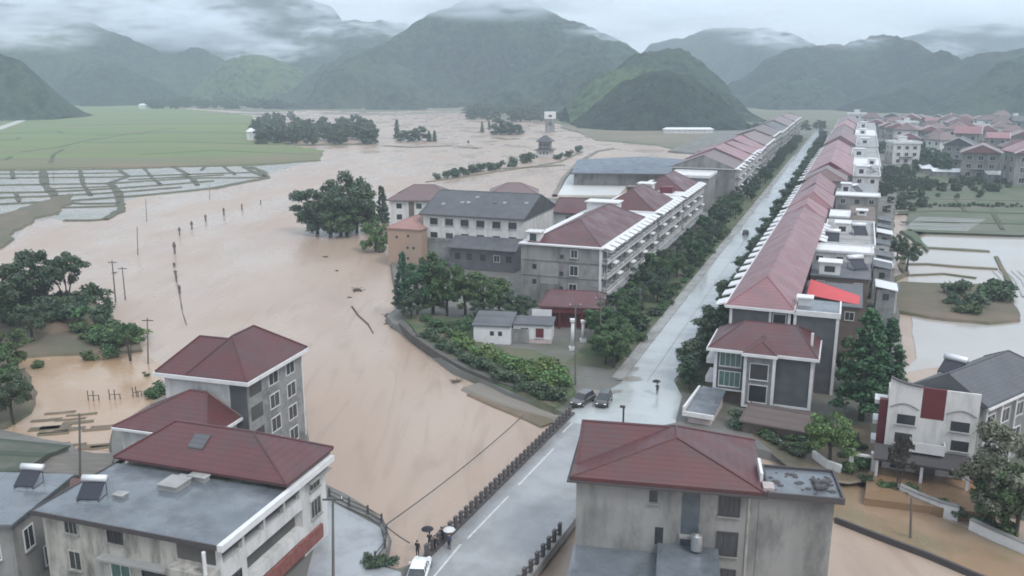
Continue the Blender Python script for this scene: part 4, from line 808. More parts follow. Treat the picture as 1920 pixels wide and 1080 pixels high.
# ---- the left-hand row along the road: balconied terraces
def balcony_mesh(bay, far=False):
    slab = MB().box(0, 1.25, .1, bay - .1, -.16, 0).mesh('balcony', M['concrete'])
    q = MB(); q.box(1.16, 1.22, .12, bay - .12, .92, 1.0)
    for i in range(9): y = .15 + i * (bay - .3) / 8; q.box(1.17, 1.21, y - .035, y + .035, 0, .92)
    q.box(0.0, 1.16, .12, .18, .92, 1.0); q.box(0.0, 1.16, bay - .18, bay - .12, .92, 1.0); q.box(1.15, 1.225, .12, bay - .12, 0.0, .22)
    return slab, q.mesh('railing', M['trim_white'])
def left_terrace(label, t0, t1, s0, s1, h, zr, fi, bi, roofm, wallm, bay=3.8, floors=3, xr=None, shops=True, detailed=True, parapet=True, gable=None, rr=None):
    r = house_root('balcony_terrace', label, 'house', t0, s0, ZG, R(.25), 'houses of the left-hand row'); wd, dp = t1 - t0, s1 - s0
    MB().box(0, wd, 0, dp, -1, h - .25).build('wall', M[wallm], r)
    mb = MB(); y0, y1 = rr or ((.5 if parapet else -.3), dp - .1); hip_roof(mb, (1.2 if parapet else -.5), wd - .4, y0, y1, h + .1, zr, y0 + fi, y1 - bi, xr=xr); mb.build('roof', M[roofm], r)
    if gable: MB().add([(0, -.32, h + .1), (wd - .4, -.32, h + .1), (wd / 2, -.32, zr - .2), (0, -.2, h + .1), (wd - .4, -.2, h + .1), (wd / 2, -.2, zr - .2)], [(0, 1, 2), (5, 4, 3), (0, 3, 4, 1), (1, 4, 5, 2), (2, 5, 3, 0)]).build('gable', M[gable], r)
    if not rr: MB().add([(.3, dp - .12, h), (wd - .2, dp - .12, h), (wd / 2, dp - .12, zr + .35), (.3, dp + .1, h), (wd - .2, dp + .1, h), (wd / 2, dp + .1, zr + .35)], [(0, 1, 2), (5, 4, 3), (0, 3, 4, 1), (1, 4, 5, 2), (2, 5, 3, 0)]).build('roof_gap_shade', M['tile_dark'], r)  # dark strip added for the shaded gap between neighbouring roofs
    MB().box(-.4, wd + .5, -.45, dp, h - .25, h + .04).build('eave_slab', M['trim_white'], r)
    n = int(dp / bay); step = dp / n
    if detailed:
        sl, rl = balcony_mesh(step)
        hood = AWN_L
        for i in range(n):
            if parapet or i % 2 == 0: put('eave_hood', hood, r, (wd + .3, i * step + .3, h - .35))
            for k in range(floors):
                z = h - 3.1 - 3.0 * k
                if z < 2.0: continue
                o = put('balcony', sl, r, (wd, i * step, z)); put('railing', rl, o)
                window(r, wd, (i + .3) * step, z + .12, 1.5, 2.1, 'R', bars=1, sill=False); window(r, wd, (i + .75) * step, z + .9, .9, 1.2, 'R', bars=0, fr=False, sill=False)
                if (i * 7 + k * 3) % 4 == 0: MB().box(wd + .75, wd + 1.1, (i + .4) * step, (i + .62) * step, z + .1, z + .75).build('air_conditioner', M['trim_white'], r)
                if (i + k * 2) % 3 == 0: put('eave_hood', AWN_L, r, (wd + .05, i * step + .5, z + 2.3))
                elif (i * 5 + k) % 3 == 0: MB().box(wd + .6, wd + 1.0, (i + .5) * step, (i + .85) * step, z + 1.15, z + 1.9).build('laundry', M['plaster_pink' if i % 2 else 'tile_grey'], r)
            if shops: MB().box(wd, wd + .06, i * step + .3, (i + 1) * step - .3, -.2, 2.6).build('shutter', M['tile_grey' if i % 3 else 'tile_dark'], r)
        if shops: MB().add([(wd + .05, 0, 3.25), (wd + 2.4, 0, 2.9), (wd + 2.4, dp, 2.9), (wd + .05, dp, 3.25), (wd + .05, 0, 3.13), (wd + 2.4, 0, 2.78), (wd + 2.4, dp, 2.78), (wd + .05, dp, 3.13)], [(0, 1, 2, 3), (7, 6, 5, 4), (0, 4, 5, 1), (1, 5, 6, 2), (2, 6, 7, 3), (3, 7, 4, 0)]).build('shop_canopy', M['tile_grey'], r)
    else:
        for k in range(floors):
            z = h - 3.1 - 3.0 * k
            MB().box(wd, wd + 1.1, 0.4, dp - .4, z - .16, z + .85).build('balcony', M['plaster_grey' if k % 2 else 'concrete'], r)
            for i in range(int(n / 2)): window(r, wd, (i * 2 + 1) * step, z + .9, 3.2, 1.3, 'R', fr=False, sill=False)
    return r
lt = left_terrace('nearest grey balconied terrace with a red hipped roof, left of the road', -32.2, -15.4, 48.5, 96, 12.2, 15.8, 11, 5.0, 'roof_red', 'plaster_grey', rr=(.6, 40.5))
# its gable wall towards the river
for x, z, wd, h in ((11.2, 9.9, 1.3, 1.5), (8.6, 9.5, .8, .8), (11.2, 6.3, 1.6, 1.9), (8.6, 6.0, .8, .9), (8.6, 2.9, .8, .9), (2.9, 7.0, .9, 1.0), (2.9, 3.9, .9, 1.0), (11.0, 3.0, 1.5, 1.5)):
    window(lt, x, 0, z, wd, h, bars=1, fr=wd > 1, sill=wd > 1)
for i, (x0, x1, z0, z1) in enumerate(((4.1, 7.9, 4.2, 8.6), (13.2, 16.4, 4.4, 8.6))): MB().box(x0, x1, -.012, .05, z0, z1).build('render_patch', M['concrete'], lt)
MB().box(0, 16.8, -.14, -.013, 8.9, 9.1).box(0, 16.8, -.14, -.013, 5.75, 5.9).build('string_course', M['plaster_grey'], lt)
MB().box(16.35, 16.85, -.16, -.014, -1, 11.9).build('corner_trim', M['trim_white'], lt)
MB().box(1.5, 9, 42, 46.5, 12.25, 15.0).box(1.0, 9.5, 41.6, 46.9, 15.0, 15.25).build('stair_hut', M['trim_white'], lt)
q = MB(); q.box(.8, 3.6, 1.0, 3.6, 12.25, 14.2); q.box(.5, 3.9, .7, 3.9, 14.2, 14.4); q.build('stair_hut', M['plaster_white'], lt); window(lt, 2.2, 1.0, 12.5, 1.4, 1.5, fr=False, sill=False)
l2 = left_terrace('grey balconied terrace with a raised red roof, second from the bridge, left of the road', -31, -15.2, 96.6, 128, 12.4, 17.0, 6, 6, 'roof_red', 'plaster_grey', rr=(1.0, 25))
l3 = left_terrace('grey balconied terrace with a dark-ended red gable, third from the bridge, left of the road', -30.5, -15.0, 128.6, 164, 12.6, 16.6, 5, 5, 'roof_red', 'plaster_grey', rr=(9, 33))
MB().box(2, 8, 27, 31, 12.45, 14.9).box(1.6, 8.4, 26.7, 31.2, 14.9, 15.1).build('stair_hut', M['brick_brown'], l2)
MB().box(3, 7, 2, 6, 12.65, 15.2).box(2.6, 7.4, 1.6, 6.4, 15.2, 15.4).build('stair_hut', M['trim_white'], l3)
MB().box(9, 12.5, 3.5, 7.5, 12.65, 14.4).build('roof_room', M['maroon'], l3)
lab = ['pale pink gabled terrace block, nearest of the far left-hand row', 'faded red terrace roof, second of the far left-hand row', 'faded red terrace roof, third of the far left-hand row', 'pale grey-pink terrace roof, fourth of the far left-hand row', 'grey-red terrace roof, fifth of the far left-hand row', 'brownish terrace roof with a white edge, sixth of the far left-hand row', 'grey terrace roof, seventh of the far left-hand row', 'small far terrace, eighth of the far left-hand row', 'ninth and farthest terrace of the left-hand row']
ss = [209, 238, 266, 294, 326, 380, 436, 500, 570, 650]
for i in range(9):
    left_terrace(lab[i], -33 + (i > 3) * 2, -9.8 - (i > 4) * 1.2, ss[i] + .3, ss[i + 1] - .3, 12.6 + (i % 3) * .5 + (i > 4) * .6, 17.2 + (i % 2) * .7, .4, .4, ['roof_brown', 'roof_faded', 'roof_faded', 'roof_faded', 'roof_brown', 'roof_brown', 'roof_grey', 'roof_brown', 'roof_brown'][i], 'plaster_grey', 4.6, 3, None, i < 3, i < 3, False, gable='plaster_grey' if i == 0 else None)
    if i in (0, 1, 2, 5): pass
# narrow pale house in the gap
r = house_root('narrow_house', 'narrow pale rendered house at the gap in the left-hand row', 'house', -30, 186, ZG, 0)
MB().box(0, 14, 0, 18, -1, 11.4).build('wall', M['plaster_grey'], r); MB().box(-.3, 14.4, -.4, 18.3, 11.4, 11.65).build('roof', M['trim_white'], r); MB().ring(-.3, 14.4, -.4, 18.3, 11.652, 12.3, .3).build('parapet', M['trim_white'], r)
for x in (3, 7, 11):
    for z in (8.4, 5.2): window(r, x, 0, z, 1.4, 1.5)

# ---- buildings between the river and the left-hand row
r = house_root('grey_roofed_house', 'long white house with a dark grey gable roof and six windows', 'house', -68.3, 76.0, ZG, R(1.5)); W8, D8, H8 = 26.0, 24.0, 12.2
MB().box(0, W8, 0, D8, 6.4, H8 - .2).build('wall', M['plaster_white'], r); MB().box(-.03, W8 + .03, -.05, D8, -1, 6.4).build('lower_wall', M['tile_grey'], r)
mb = MB(); hip_roof(mb, -.7, W8 + .5, -.8, D8 + .5, H8, H8 + 4.4, -.7, W8 + .5, axis='x', th=.3); mb.build('roof', M['roof_grey'], r)
for i in range(6):
    window(r, 2.8 + i * 4.1, 0, H8 - 2.6, 2.1, 1.6, bars=2, sill=True, fr=False); window(r, 2.8 + i * 4.1, 0, H8 - 6.0, 1.9, 1.5, bars=1, fr=False)
    if i > 1: window(r, 2.8 + i * 4.1, -.05, .6, 1.8, 1.7, bars=1, fr=False)
for x, y in ((3, 4), (7.6, 5.2), (9.2, 5.4), (16, 6), (18.5, 6.1), (24, 6.5), (10.5, 8.2)):
    zz = H8 + 4.4 * (y + .8) / 12.4; q = MB(); q.add([(x, y, zz + .1), (x + .9, y, zz + .1), (x + .9, y + .8, zz + .4), (x, y + .8, zz + .4), (x, y, zz - .3), (x + .9, y, zz - .3), (x + .9, y + .8, zz - .3), (x, y + .8, zz - .3)], [(0, 1, 2, 3), (0, 4, 5, 1), (1, 5, 6, 2), (3, 7, 4, 0), (2, 6, 7, 3)])
    q.build('roof_vent', M['roof_grey' if x == 16 else 'concrete'], r)
MB().box(9, 25.5, -4.5, -.06, -1, 5.2).build('front_wing', M['tile_dark'], r)
MB().add([(8.5, -5.2, 5.3), (26, -5.2, 5.3), (26, -.06, 7.4), (8.5, -.06, 7.4), (8.5, -5.2, 5.1), (26, -5.2, 5.1), (26, -.06, 7.2), (8.5, -.06, 7.2)], [(0, 1, 2, 3), (7, 6, 5, 4), (0, 4, 5, 1), (1, 5, 6, 2), (2, 6, 7, 3), (3, 7, 4, 0)]).build('wing_roof', M['tile_dark'], r)
for x in (11, 14, 17.5, 21, 24): window(r, x, -4.5, 2.4, 1.4, 1.5, fr=(x in (21,)), sill=False)
r = house_root('orange_house', 'orange rendered house with a pink hipped roof at the water edge', 'house', -76.5, 72.5, .4, R(2))
MB().box(0, 9.2, 0, 12, -2, 9.2).build('wall', M['plaster_orange'], r); mb = MB(); hip_roof(mb, -.3, 9.5, -.3, 12.3, 9.3, 11.6, 4.5, 8); mb.build('roof', mat('roof_pink', (0.30, 0.165, 0.14), 0.6, (0.25, 0.14, 0.125), 0.4, courses=3), r)
for x, z in ((5.6, 7.2), (5.4, 4.3), (7.0, 4.3), (5.4, 1.6), (2.5, 6.8)): window(r, x, 0, z, .6, .6, bars=0, fr=False, sill=False)
r = house_root('white_hip_house', 'white house with a brown hipped roof behind the orange house', 'house', *to_ts(-35.5, 246), .6, R(17))
MB().box(0, 18, 0, 14, -2, 10.6).build('wall', M['plaster_white'], r); mb = MB(); hip_roof(mb, -.8, 18.8, -.8, 14.8, 10.7, 14.4, 6, 12, axis='x'); mb.build('roof', M['roof_brown'], r)
for x in (2.8, 14, 8.6, 17):
    for z in (8.2, 5.0): window(r, x, 0, z, 1.6, 1.5, fr=False, sill=False)
MB().box(5.6, 7.2, -.06, 0, 1, 10.2).build('stair_glazing', M['brick_brown'], r)
r = house_root('small_brown_roof_house', 'house with only its brown hipped roof showing above the grey-roofed house', 'house', *to_ts(-6.5, 262), .6, R(20))
MB().box(0, 14, 0, 11, -1, 10.2).build('wall', M['plaster_white'], r); mb = MB(); hip_roof(mb, -.8, 14.8, -.8, 11.8, 10.3, 13.2, 5, 9, axis='x'); mb.build('roof', M['roof_brown'], r)
r = house_root('white_red_roof_house', 'white house with a maroon gable roof behind the nearest balconied terrace', 'house', -45, 107, ZG, R(1))
MB().box(0, 17, 0, 13, -1, 9.4).build('wall', M['plaster_white'], r); mb = MB(); hip_roof(mb, -.8, 17.8, -.8, 13.8, 9.5, 12.6, -.4, 17.4, axis='x'); mb.build('roof', M['roof_red'], r)
for x in (4.5, 8.5, 12.5, 15.5):
    for z in (6.8, 3.6): window(r, x, 0, z, 1.9, 1.6, fr=False, sill=False)
# small garden houses and the temple gate on the green triangle
c = G(888, 640, 1.4); r = thing('garden_house', 'small white garden house with a grey roof on the green triangle', 'house', (c[0], c[1], 1.35), -R(8))
MB().box(0, 6.4, 0, 6.5, -.3, 3.0).build('wall', M['trim_white'], r)
MB().add([(-.3, -.3, 3.05), (6.6, -.3, 3.05), (6.6, 7, 3.7), (-.3, 7, 3.7), (-.3, -.3, 2.9), (6.6, -.3, 2.9), (6.6, 7, 3.5), (-.3, 7, 3.5)], [(0, 1, 2, 3), (7, 6, 5, 4), (0, 4, 5, 1), (1, 5, 6, 2), (2, 6, 7, 3), (3, 7, 4, 0)]).build('roof', M['roof_grey'], r)
for x in (3.2, 4.6): window(r, x, 0, 1.2, .7, .8, fr=False, sill=False, bars=0)
MB().box(6.42, 9.4, 1.2, 1.4, -.3, 2.2).build('garden_wall', M['plaster_grey'], r)
c = G(962, 638, 1.4); r = thing('pink_pavilion', 'small white and pink pavilion with a dark roof beside the garden house', 'pavilion', (c[0], c[1], 1.35), -R(8))
MB().box(0, 6.6, 0, 5, -.3, 2.9).build('wall', M['trim_white'], r); MB().box(-.3, 6.9, -.3, 5.3, 2.9, 3.1).build('roof', M['tile_dark'], r); MB().box(-.08, 6.68, -.1, -.005, -.3, .5).build('plinth', M['plaster_pink'], r)
window(r, 2.0, 0, .9, 1.3, 1.5, glass='glass_blue'); window(r, 4.6, 0, .7, 1.4, 1.7, glass='maroon', bars=0)
c = G(1012, 612, 1.3); r = thing('temple_gate', 'maroon-fronted temple gate hall with a dark red tiled roof', 'gate hall', (c[0], c[1], ZG), -R(9))
MB().box(0.6, 10.4, 1.2, 9.5, -.2, 3.0).build('hall', M['maroon'], r)
mb = MB(); hip_roof(mb, -.3, 11.6, -.2, 11, 4.2, 6.0, 1.2, 9.8, axis='x', th=.3); mb.build('roof', M['roof_red'], r)
q = MB(); q.box(.2, 11.2, -.02, .25, 3.0, 3.9); q.build('name_beam', M['maroon'], r)
for x in (.8, 3.6, 7.6, 10.6): MB().tube([(x, .2, -.2), (x, .2, 3.0)], .22, 8).build('column', M['maroon'], r)
MB().box(-1.4, 2.2, -.35, -.15, 2.2, 3.6).build('name_board', M['trim_white'], r); MB().box(9.9, 11.0, -.35, -.15, 2.4, 3.7).build('name_board', M['trim_white'], r)
for i, (u, v, h, lab) in enumerate(((1073, 655, 5.3, 'white carved stone column in front of the temple gate, left'), (1093, 640, 3.8, 'shorter white stone column in front of the temple gate, right'))):
    c = G(u, v, ZG); r = thing('stone_column', lab, 'column', (c[0], c[1], ZG))
    MB().box(-.55, .55, -.55, .55, 0, .5).build('base', M['trim_white'], r); MB().tube([(0, 0, .5), (0, 0, h - .4)], [.34, .27], 10).build('shaft', M['trim_white'], r, True); MB().box(-.45, .45, -.45, .45, h - .4, h).build('capital', M['trim_white'], r)
# factory shed and its pale flooded yard, pavilion and tower in the water
c = gts(1076, 327, 5); r = house_root('factory_shed', 'low blue-grey factory roof by the flooded yard', 'factory', c[0], c[1], .5, R(15))
MB().box(0, 62, 0, 64, -1.5, 5.0).build('wall', M['plaster_grey'], r); q = MB(); hip_roof(q, -1, 63, -1, 65, 5.2, 9.0, 20, 42, axis='y', th=.4, caps=False); q.build('roof', M['roof_factory'], r)
MB().box(-2, 64, -3.2, -1.1, 5.0, 5.5).build('eave', M['tile_dark'], r)
mb = MB(); mb.prism([G(*p, .5) for p in ((1045, 365), (1160, 365), (1190, 330), (1068, 327))], -1, .35); struct(mb.build('factory_yard', mat('pale_yard', (0.55, 0.55, 0.54), 0.35, (0.46, 0.46, 0.45), 0.05)))
mb = MB(); strip(mb, [G(u, v, .6) for u, v in ((1040, 366), (1056, 334), (1085, 303), (1120, 283), (1150, 278))], 1.6, .9, 1.5, .1); struct(mb.build('yard_bank', MATS['dike']))
c = G(1022, 292, .3); r = thing('water_pavilion', 'two-storey hip-roofed pavilion standing in the flood', 'pavilion', (c[0], c[1], .2), R(-12))
for k, (wd, z0, z1) in enumerate(((9.0, -2, 3.6), (7.0, 5.0, 8.8))):
    MB().box(-wd / 2, wd / 2, -wd / 2, wd / 2, z0, z1).build('wall', M['plaster_grey' if k else 'plaster_white'], r)
    q = MB(); hip_roof(q, -wd / 2 - 1.4, wd / 2 + 1.4, -wd / 2 - 1.4, wd / 2 + 1.4, z1 + .1, z1 + (2.0 if not k else 3.4), -.8, .8, axis='x'); q.build('roof', M['roof_grey'], r)
    for x in (-2, 0, 2): window(r, x, -wd / 2, z0 + (3.3 if not k else .9), 1.1, 1.5, fr=False, sill=False)
c = G(1031, 246, .6); r = thing('white_tower', 'narrow white tower house on the far shore behind the pavilion', 'tower', (c[0], c[1], .6))
MB().box(-4, 4, -4, 4, -1, 11).build('wall', M['plaster_grey'], r); MB().box(-5, 5, -4.4, 4.4, 11, 17).build('top', M['trim_white'], r); window(r, 0, -4.4, 12.5, 3, 2, fr=False, sill=False); window(r, 0, -4, 5, 3, 3, fr=False, sill=False)
for i, (u, v, wd, h, lab) in enumerate(((268, 204, 10, 8, 'tiny white house at the far corner of the green field'), (472, 262, 5, 9, 'tiny white pump house by the dark grove'), (1290, 250, 42, 5, 'low white-roofed shed at the foot of the dark hill'))):
    c = G(u, v, .7); r = thing('far_shed', lab, 'shed', (c[0], c[1], .7)); MB().box(-wd / 2, wd / 2, -4, 4, -1, h * .7).build('wall', M['plaster_white'], r); q = MB(); hip_roof(q, -wd / 2 - .5, wd / 2 + .5, -4.6, 4.6, h * .7, h, -wd / 2 + 2, wd / 2 - 2, axis='x', caps=False); q.build('roof', M['trim_white'], r)

# ---- B5 the white house at the lower right
b = house_root('white_house', 'white three-storey house with a maroon centre panel and grey gable roof, lower right', 'house', 34.4, -8.6, .6, R(-1.5)); W5, D5, H5 = 9.2, 19, 10.2
AX, AY = .518, .855
def q5(a_, p_): return (W5 - .05 + AX * a_ - AY * p_, .35 + AY * a_ + AX * p_)     # the rear wing slants to the right behind the flat front
MB().prism([q5(0, 0), q5(17, 0), q5(17, 7.6), q5(0, 7.6)], -1, H5 - .9).build('wall', M['plaster_grey'], b)
MB().prism([(0, .3), (5, .3), (2.9, 3.6), (0, 3.6)], -1, H5 - .4).build('side_block', M['plaster_white'], b)
fr = MB()
for x0, x1 in ((0, 3.4), (5.8, W5)): fr.box(x0, x1, 0, .29, -1, H5 + .6)
fr.box(3.4, 5.8, 0, .29, -1, 7.2); fr.build('front_wall', M['plaster_white'], b)
MB().box(3.4, 5.8, .02, .29, 7.2, H5 + .62).build('centre_panel', M['maroon'], b)
pc = MB(); pc.xprism([(0, 0), (.9, 0), (.9, .12), (0, .12)], 0, 0.01)
tp_ = [(0, H5 + .6), (3.4, H5 + .6), (3.4, H5 + .65)] + [(3.4 - 3.4 * k / 8, H5 + .65 + .7 * (k / 8) ** 2.2) for k in range(1, 9)]
pc = MB(); pc.yprism(tp_, 0, .29); pc.build('swept_parapet', M['plaster_white'], b)
pc = MB(); pc.yprism([(x, z + .12) for x, z in tp_[2:]] + [(x, z + .002) for x, z in reversed(tp_[2:])], -.15, .5); pc.build('parapet_cap', M['trim_dark'], b)
for x in (1.7, 7.5):
    ar = MB(); pts = [(x - 1.5 + 3.0 * k / 10, 8.1 + .55 * math.sin(math.pi * k / 10)) for k in range(11)]
    ar.tube([(px, -.04, pz) for px, pz in pts], .09, 5); ar.build('arch_moulding', M['plaster_grey'], b)
    window(b, x + (.3 if x < 4 else 0), 0, 6.2, 1.9, 1.15, bars=2, fr=False); window(b, x + .2, 0, 3.9, 1.8, 1.2, bars=1, fr=False)
window(b, 7.6, 0, .8, 1.3, 1.5, bars=1, frame='trim_white'); MB().box(3.6, 5.6, -.05, -.002, -.2, 2.4).build('door', M['tile_dark'], b); window(b, 1.6, 0, .7, 1.5, 1.5)
MB().box(2.6, 6.2, -1.3, -.003, 3.5, 3.65).box(2.6, 6.2, -1.3, -1.2, 3.65, 4.7).box(6.1, 6.2, -1.2, -.003, 3.65, 4.7).box(2.6, 2.7, -1.2, -.003, 3.65, 4.7).build('balcony', M['trim_white'], b)
pr = MB(); pr.add([(-1.0, -2.9, 2.75), (8.9, -2.9, 2.75), (8.9, -.01, 3.45), (-1.0, -.01, 3.45), (-1.0, -2.9, 2.5), (8.9, -2.9, 2.5), (8.9, -.01, 3.2), (-1.0, -.01, 3.2)], [(0, 1, 2, 3), (7, 6, 5, 4), (0, 4, 5, 1), (1, 5, 6, 2), (2, 6, 7, 3), (3, 7, 4, 0)]); pr.build('porch_roof', M['trim_dark'], b)
for x in (-.6, 4, 8.6): MB().box(x - .15, x + .15, -2.75, -2.45, -.6, 2.6).build('porch_post', M['trim_white'], b)
zz = H5 - .7; mb = MB(); vs = [(*q5(.2, -.8), zz), (*q5(18, -.8), zz), (*q5(18, 8.2), zz), (*q5(-1.4, 8.2), zz), (*q5(-.2, 3.7), zz + 2.7), (*q5(14, 3.7), zz + 2.7)]
vs += [(x, y, z - .25) for x, y, z in vs[:4]]; mb.add(vs, [(0, 1, 5, 4), (1, 2, 5), (2, 3, 4, 5), (3, 0, 4), (0, 6, 7, 1), (1, 7, 8, 2), (2, 8, 9, 3), (3, 9, 6, 0), (9, 8, 7, 6)]); seg_tubes(mb, [(vs[4], vs[5]), (vs[1], vs[5]), (vs[2], vs[5])]); mb.build('roof', M['roof_grey'], b)
MB().prism([q5(.3, -.78), q5(.3, -1.0), q5(18, -1.0), q5(18, -.78)][::-1], zz - .5, zz - .26).build('eave', M['trim_white'], b)
ANG = math.atan2(AX, AY)
for a_ in (3.0, 6.5, 10, 13.5):
    for z in (6.0, 2.8): o = window(b, *q5(a_, -.02), z, 1.8, 1.6, 'R', bars=1); o.rotation_euler.z = math.pi / 2 - ANG
for a_ in (1.2, 4.8, 8.3): MB().prism([q5(a_, 0), q5(a_, -.35), q5(a_ + .4, -.35), q5(a_ + .4, 0)][::-1], -1, zz - .6).build('pilaster', M['plaster_white'], b)
for z in (2.7, 5.2, 7.7): MB().box(-1.4, -.02, 1.5, 3.6, z, z + .5).build('side_ledge', M['trim_white'], b)
MB().box(-.9, -.01, .6, 1.4, -1, 8.6).build('side_pier', M['maroon'], b)
water_heater('solar water heater on the ridge of the white house, lower right', b.matrix_basis @ Vector((*q5(4.5, 5.6), zz + 1.15)), -AZ - .5, 1.3)
# courtyard, walls and gate
mb = MB(); mb.prism([(p.x, p.y) for p in (TS(32.5, -17.5), TS(45.2, -16.4), TS(46, -8), TS(33, -8.4))], -.5, ZG + .12); struct(mb.build('courtyard', mat('wet_court', (0.25, 0.155, 0.09), 0.3, (0.19, 0.125, 0.075), 0.3, rvar=.15)))
flooded_road = [tuple(TS(31, -29.0)[:2]), tuple(TS(30, -13)[:2]), tuple(TS(33, -18)[:2]), tuple(TS(46, -20)[:2]), tuple(TS(80, -22)[:2]), tuple(TS(80, -50)[:2])] if False else PX([(1566, 972), (1500, 900), (1590, 905), (1680, 938), (1800, 985), (1930, 1035), (2100, 1110), (1990, 1130), (1848, 1082)], .3)
land('flooded_lane', flooded_road, .3, mat('silty_lane', (0.27, 0.185, 0.12), 0.2, (0.23, 0.16, 0.105), 0.15, stain=(0.16, 0.14, 0.08), stain_scale=.1, rvar=.08), 3, .1, .2, .8, seed=23)
def wallrun(label, px, z0, h, th, m, name='boundary_wall', cap=None, group=None, base=.3):
    P = [Vector((*G(u, v, base), 0)) for u, v in px]; c = P[0].copy(); r = thing(name, label, 'wall', (c.x, c.y, z0), 0, group); mb = MB(); cp_ = MB()
    for a, bq in zip(P, P[1:]):
        d = (bq - a).normalized(); nn = Vector((d.y, -d.x, 0)) * th / 2; a2, b2 = a - c, bq - c
        mb.prism([((a2 - nn).x, (a2 - nn).y), ((a2 + nn).x, (a2 + nn).y), ((b2 + nn).x, (b2 + nn).y), ((b2 - nn).x, (b2 - nn).y)], -1.2, h)
        nn *= 1.5; cp_.prism([((a2 - nn).x, (a2 - nn).y), ((a2 + nn).x, (a2 + nn).y), ((b2 + nn).x, (b2 + nn).y), ((b2 - nn).x, (b2 - nn).y)], h + .002, h + .12)
    mb.build('wall', m, r)
    if cap: cp_.build('coping', cap, r)
    return r
wallrun('low dark canal wall between the flooded lane and the brown water', [(1566, 975), (1650, 1008), (1740, 1042), (1900, 1110)], .2, .45, .3, M['trim_dark'], 'canal_wall')
wallrun('white balustrade wall in front of the brown courtyard', [(1682, 928), (1720, 946), (1760, 962), (1796, 972)], .3, 1.3, .4, M['trim_white'], group='white garden walls', cap=M['concrete'])
wallrun('white garden wall at the right frame edge beside the flooded lane', [(1818, 992), (1860, 1012), (1930, 1042)], .3, 1.1, .4, M['trim_white'], group='white garden walls', cap=M['concrete'])
wallrun('broken white garden wall under the bright green tree', [(1524, 862), (1548, 880), (1576, 890)], .8, 1.2, .35, M['trim_white'], group='white garden walls', base=.8)
wallrun('low white wall beside the brown yard of the tiled house', [(1455, 828), (1475, 845), (1500, 856)], .8, .6, .3, M['trim_white'], group='white garden walls', base=.8)
q = thing('gate_pillars', 'white gate pillars with a small lintel at the lane corner', 'gate', TS(30.8, -10.2, .8), -AZ)
for x in (0, 2.4): MB().box(x, x + .5, 0, .5, -.5, 2.4).box(x - .1, x + .6, -.1, .6, 2.4, 2.6).build('pillar', M['trim_white'], q)
MB().box(.5, 2.4, .1, .4, 1.9, 2.15).build('lintel', M['trim_white'], q)
r = house_root('brick_outbuilding', 'brown brick outbuilding with a sagging rusty roof below the tiled house', 'shed', 18.0, -3.6, ZG - 1.1, R(-6))
MB().box(0, 8.0, 0, 6.5, -1, 2.6).build('wall', M['brick_brown'], r); q = MB(); hip_roof(q, -.4, 8.4, -.4, 6.9, 2.7, 3.7, 0, 8, axis='x', th=.2); q.build('roof', mat('roof_sag', (0.115, 0.085, 0.078), 0.8, (0.085, 0.07, 0.065), .6, courses=3), r); window(r, 2.4, 0, .7, .9, .9, fr=False, sill=False, bars=0)
r = house_root('grey_ramp_shed', 'low grey-roofed porch with white edges at the roadside, before the tiled house', 'porch', 10.9, -3.0, ZG - .8, R(-4))
MB().box(0, 3.0, 0, 7.5, -.5, 2.3).build('wall', M['plaster_pink'], r); MB().add([(-.3, -.4, 2.45), (3.4, -.4, 2.35), (3.2, 8.4, 3.0), (-.1, 8.4, 3.1), (-.3, -.4, 2.3), (3.4, -.4, 2.2), (3.2, 8.4, 2.85), (-.1, 8.4, 2.95)], [(0, 1, 2, 3), (7, 6, 5, 4), (0, 4, 5, 1), (1, 5, 6, 2), (2, 6, 7, 3), (3, 7, 4, 0)]).build('roof', M['roof_flat'], r)
MB().box(-.62, -.32, -.6, 8.4, 1.9, 3.1).box(-.62, 3.5, -.7, -.42, 1.9, 2.5).build('edge', M['trim_white'], r)

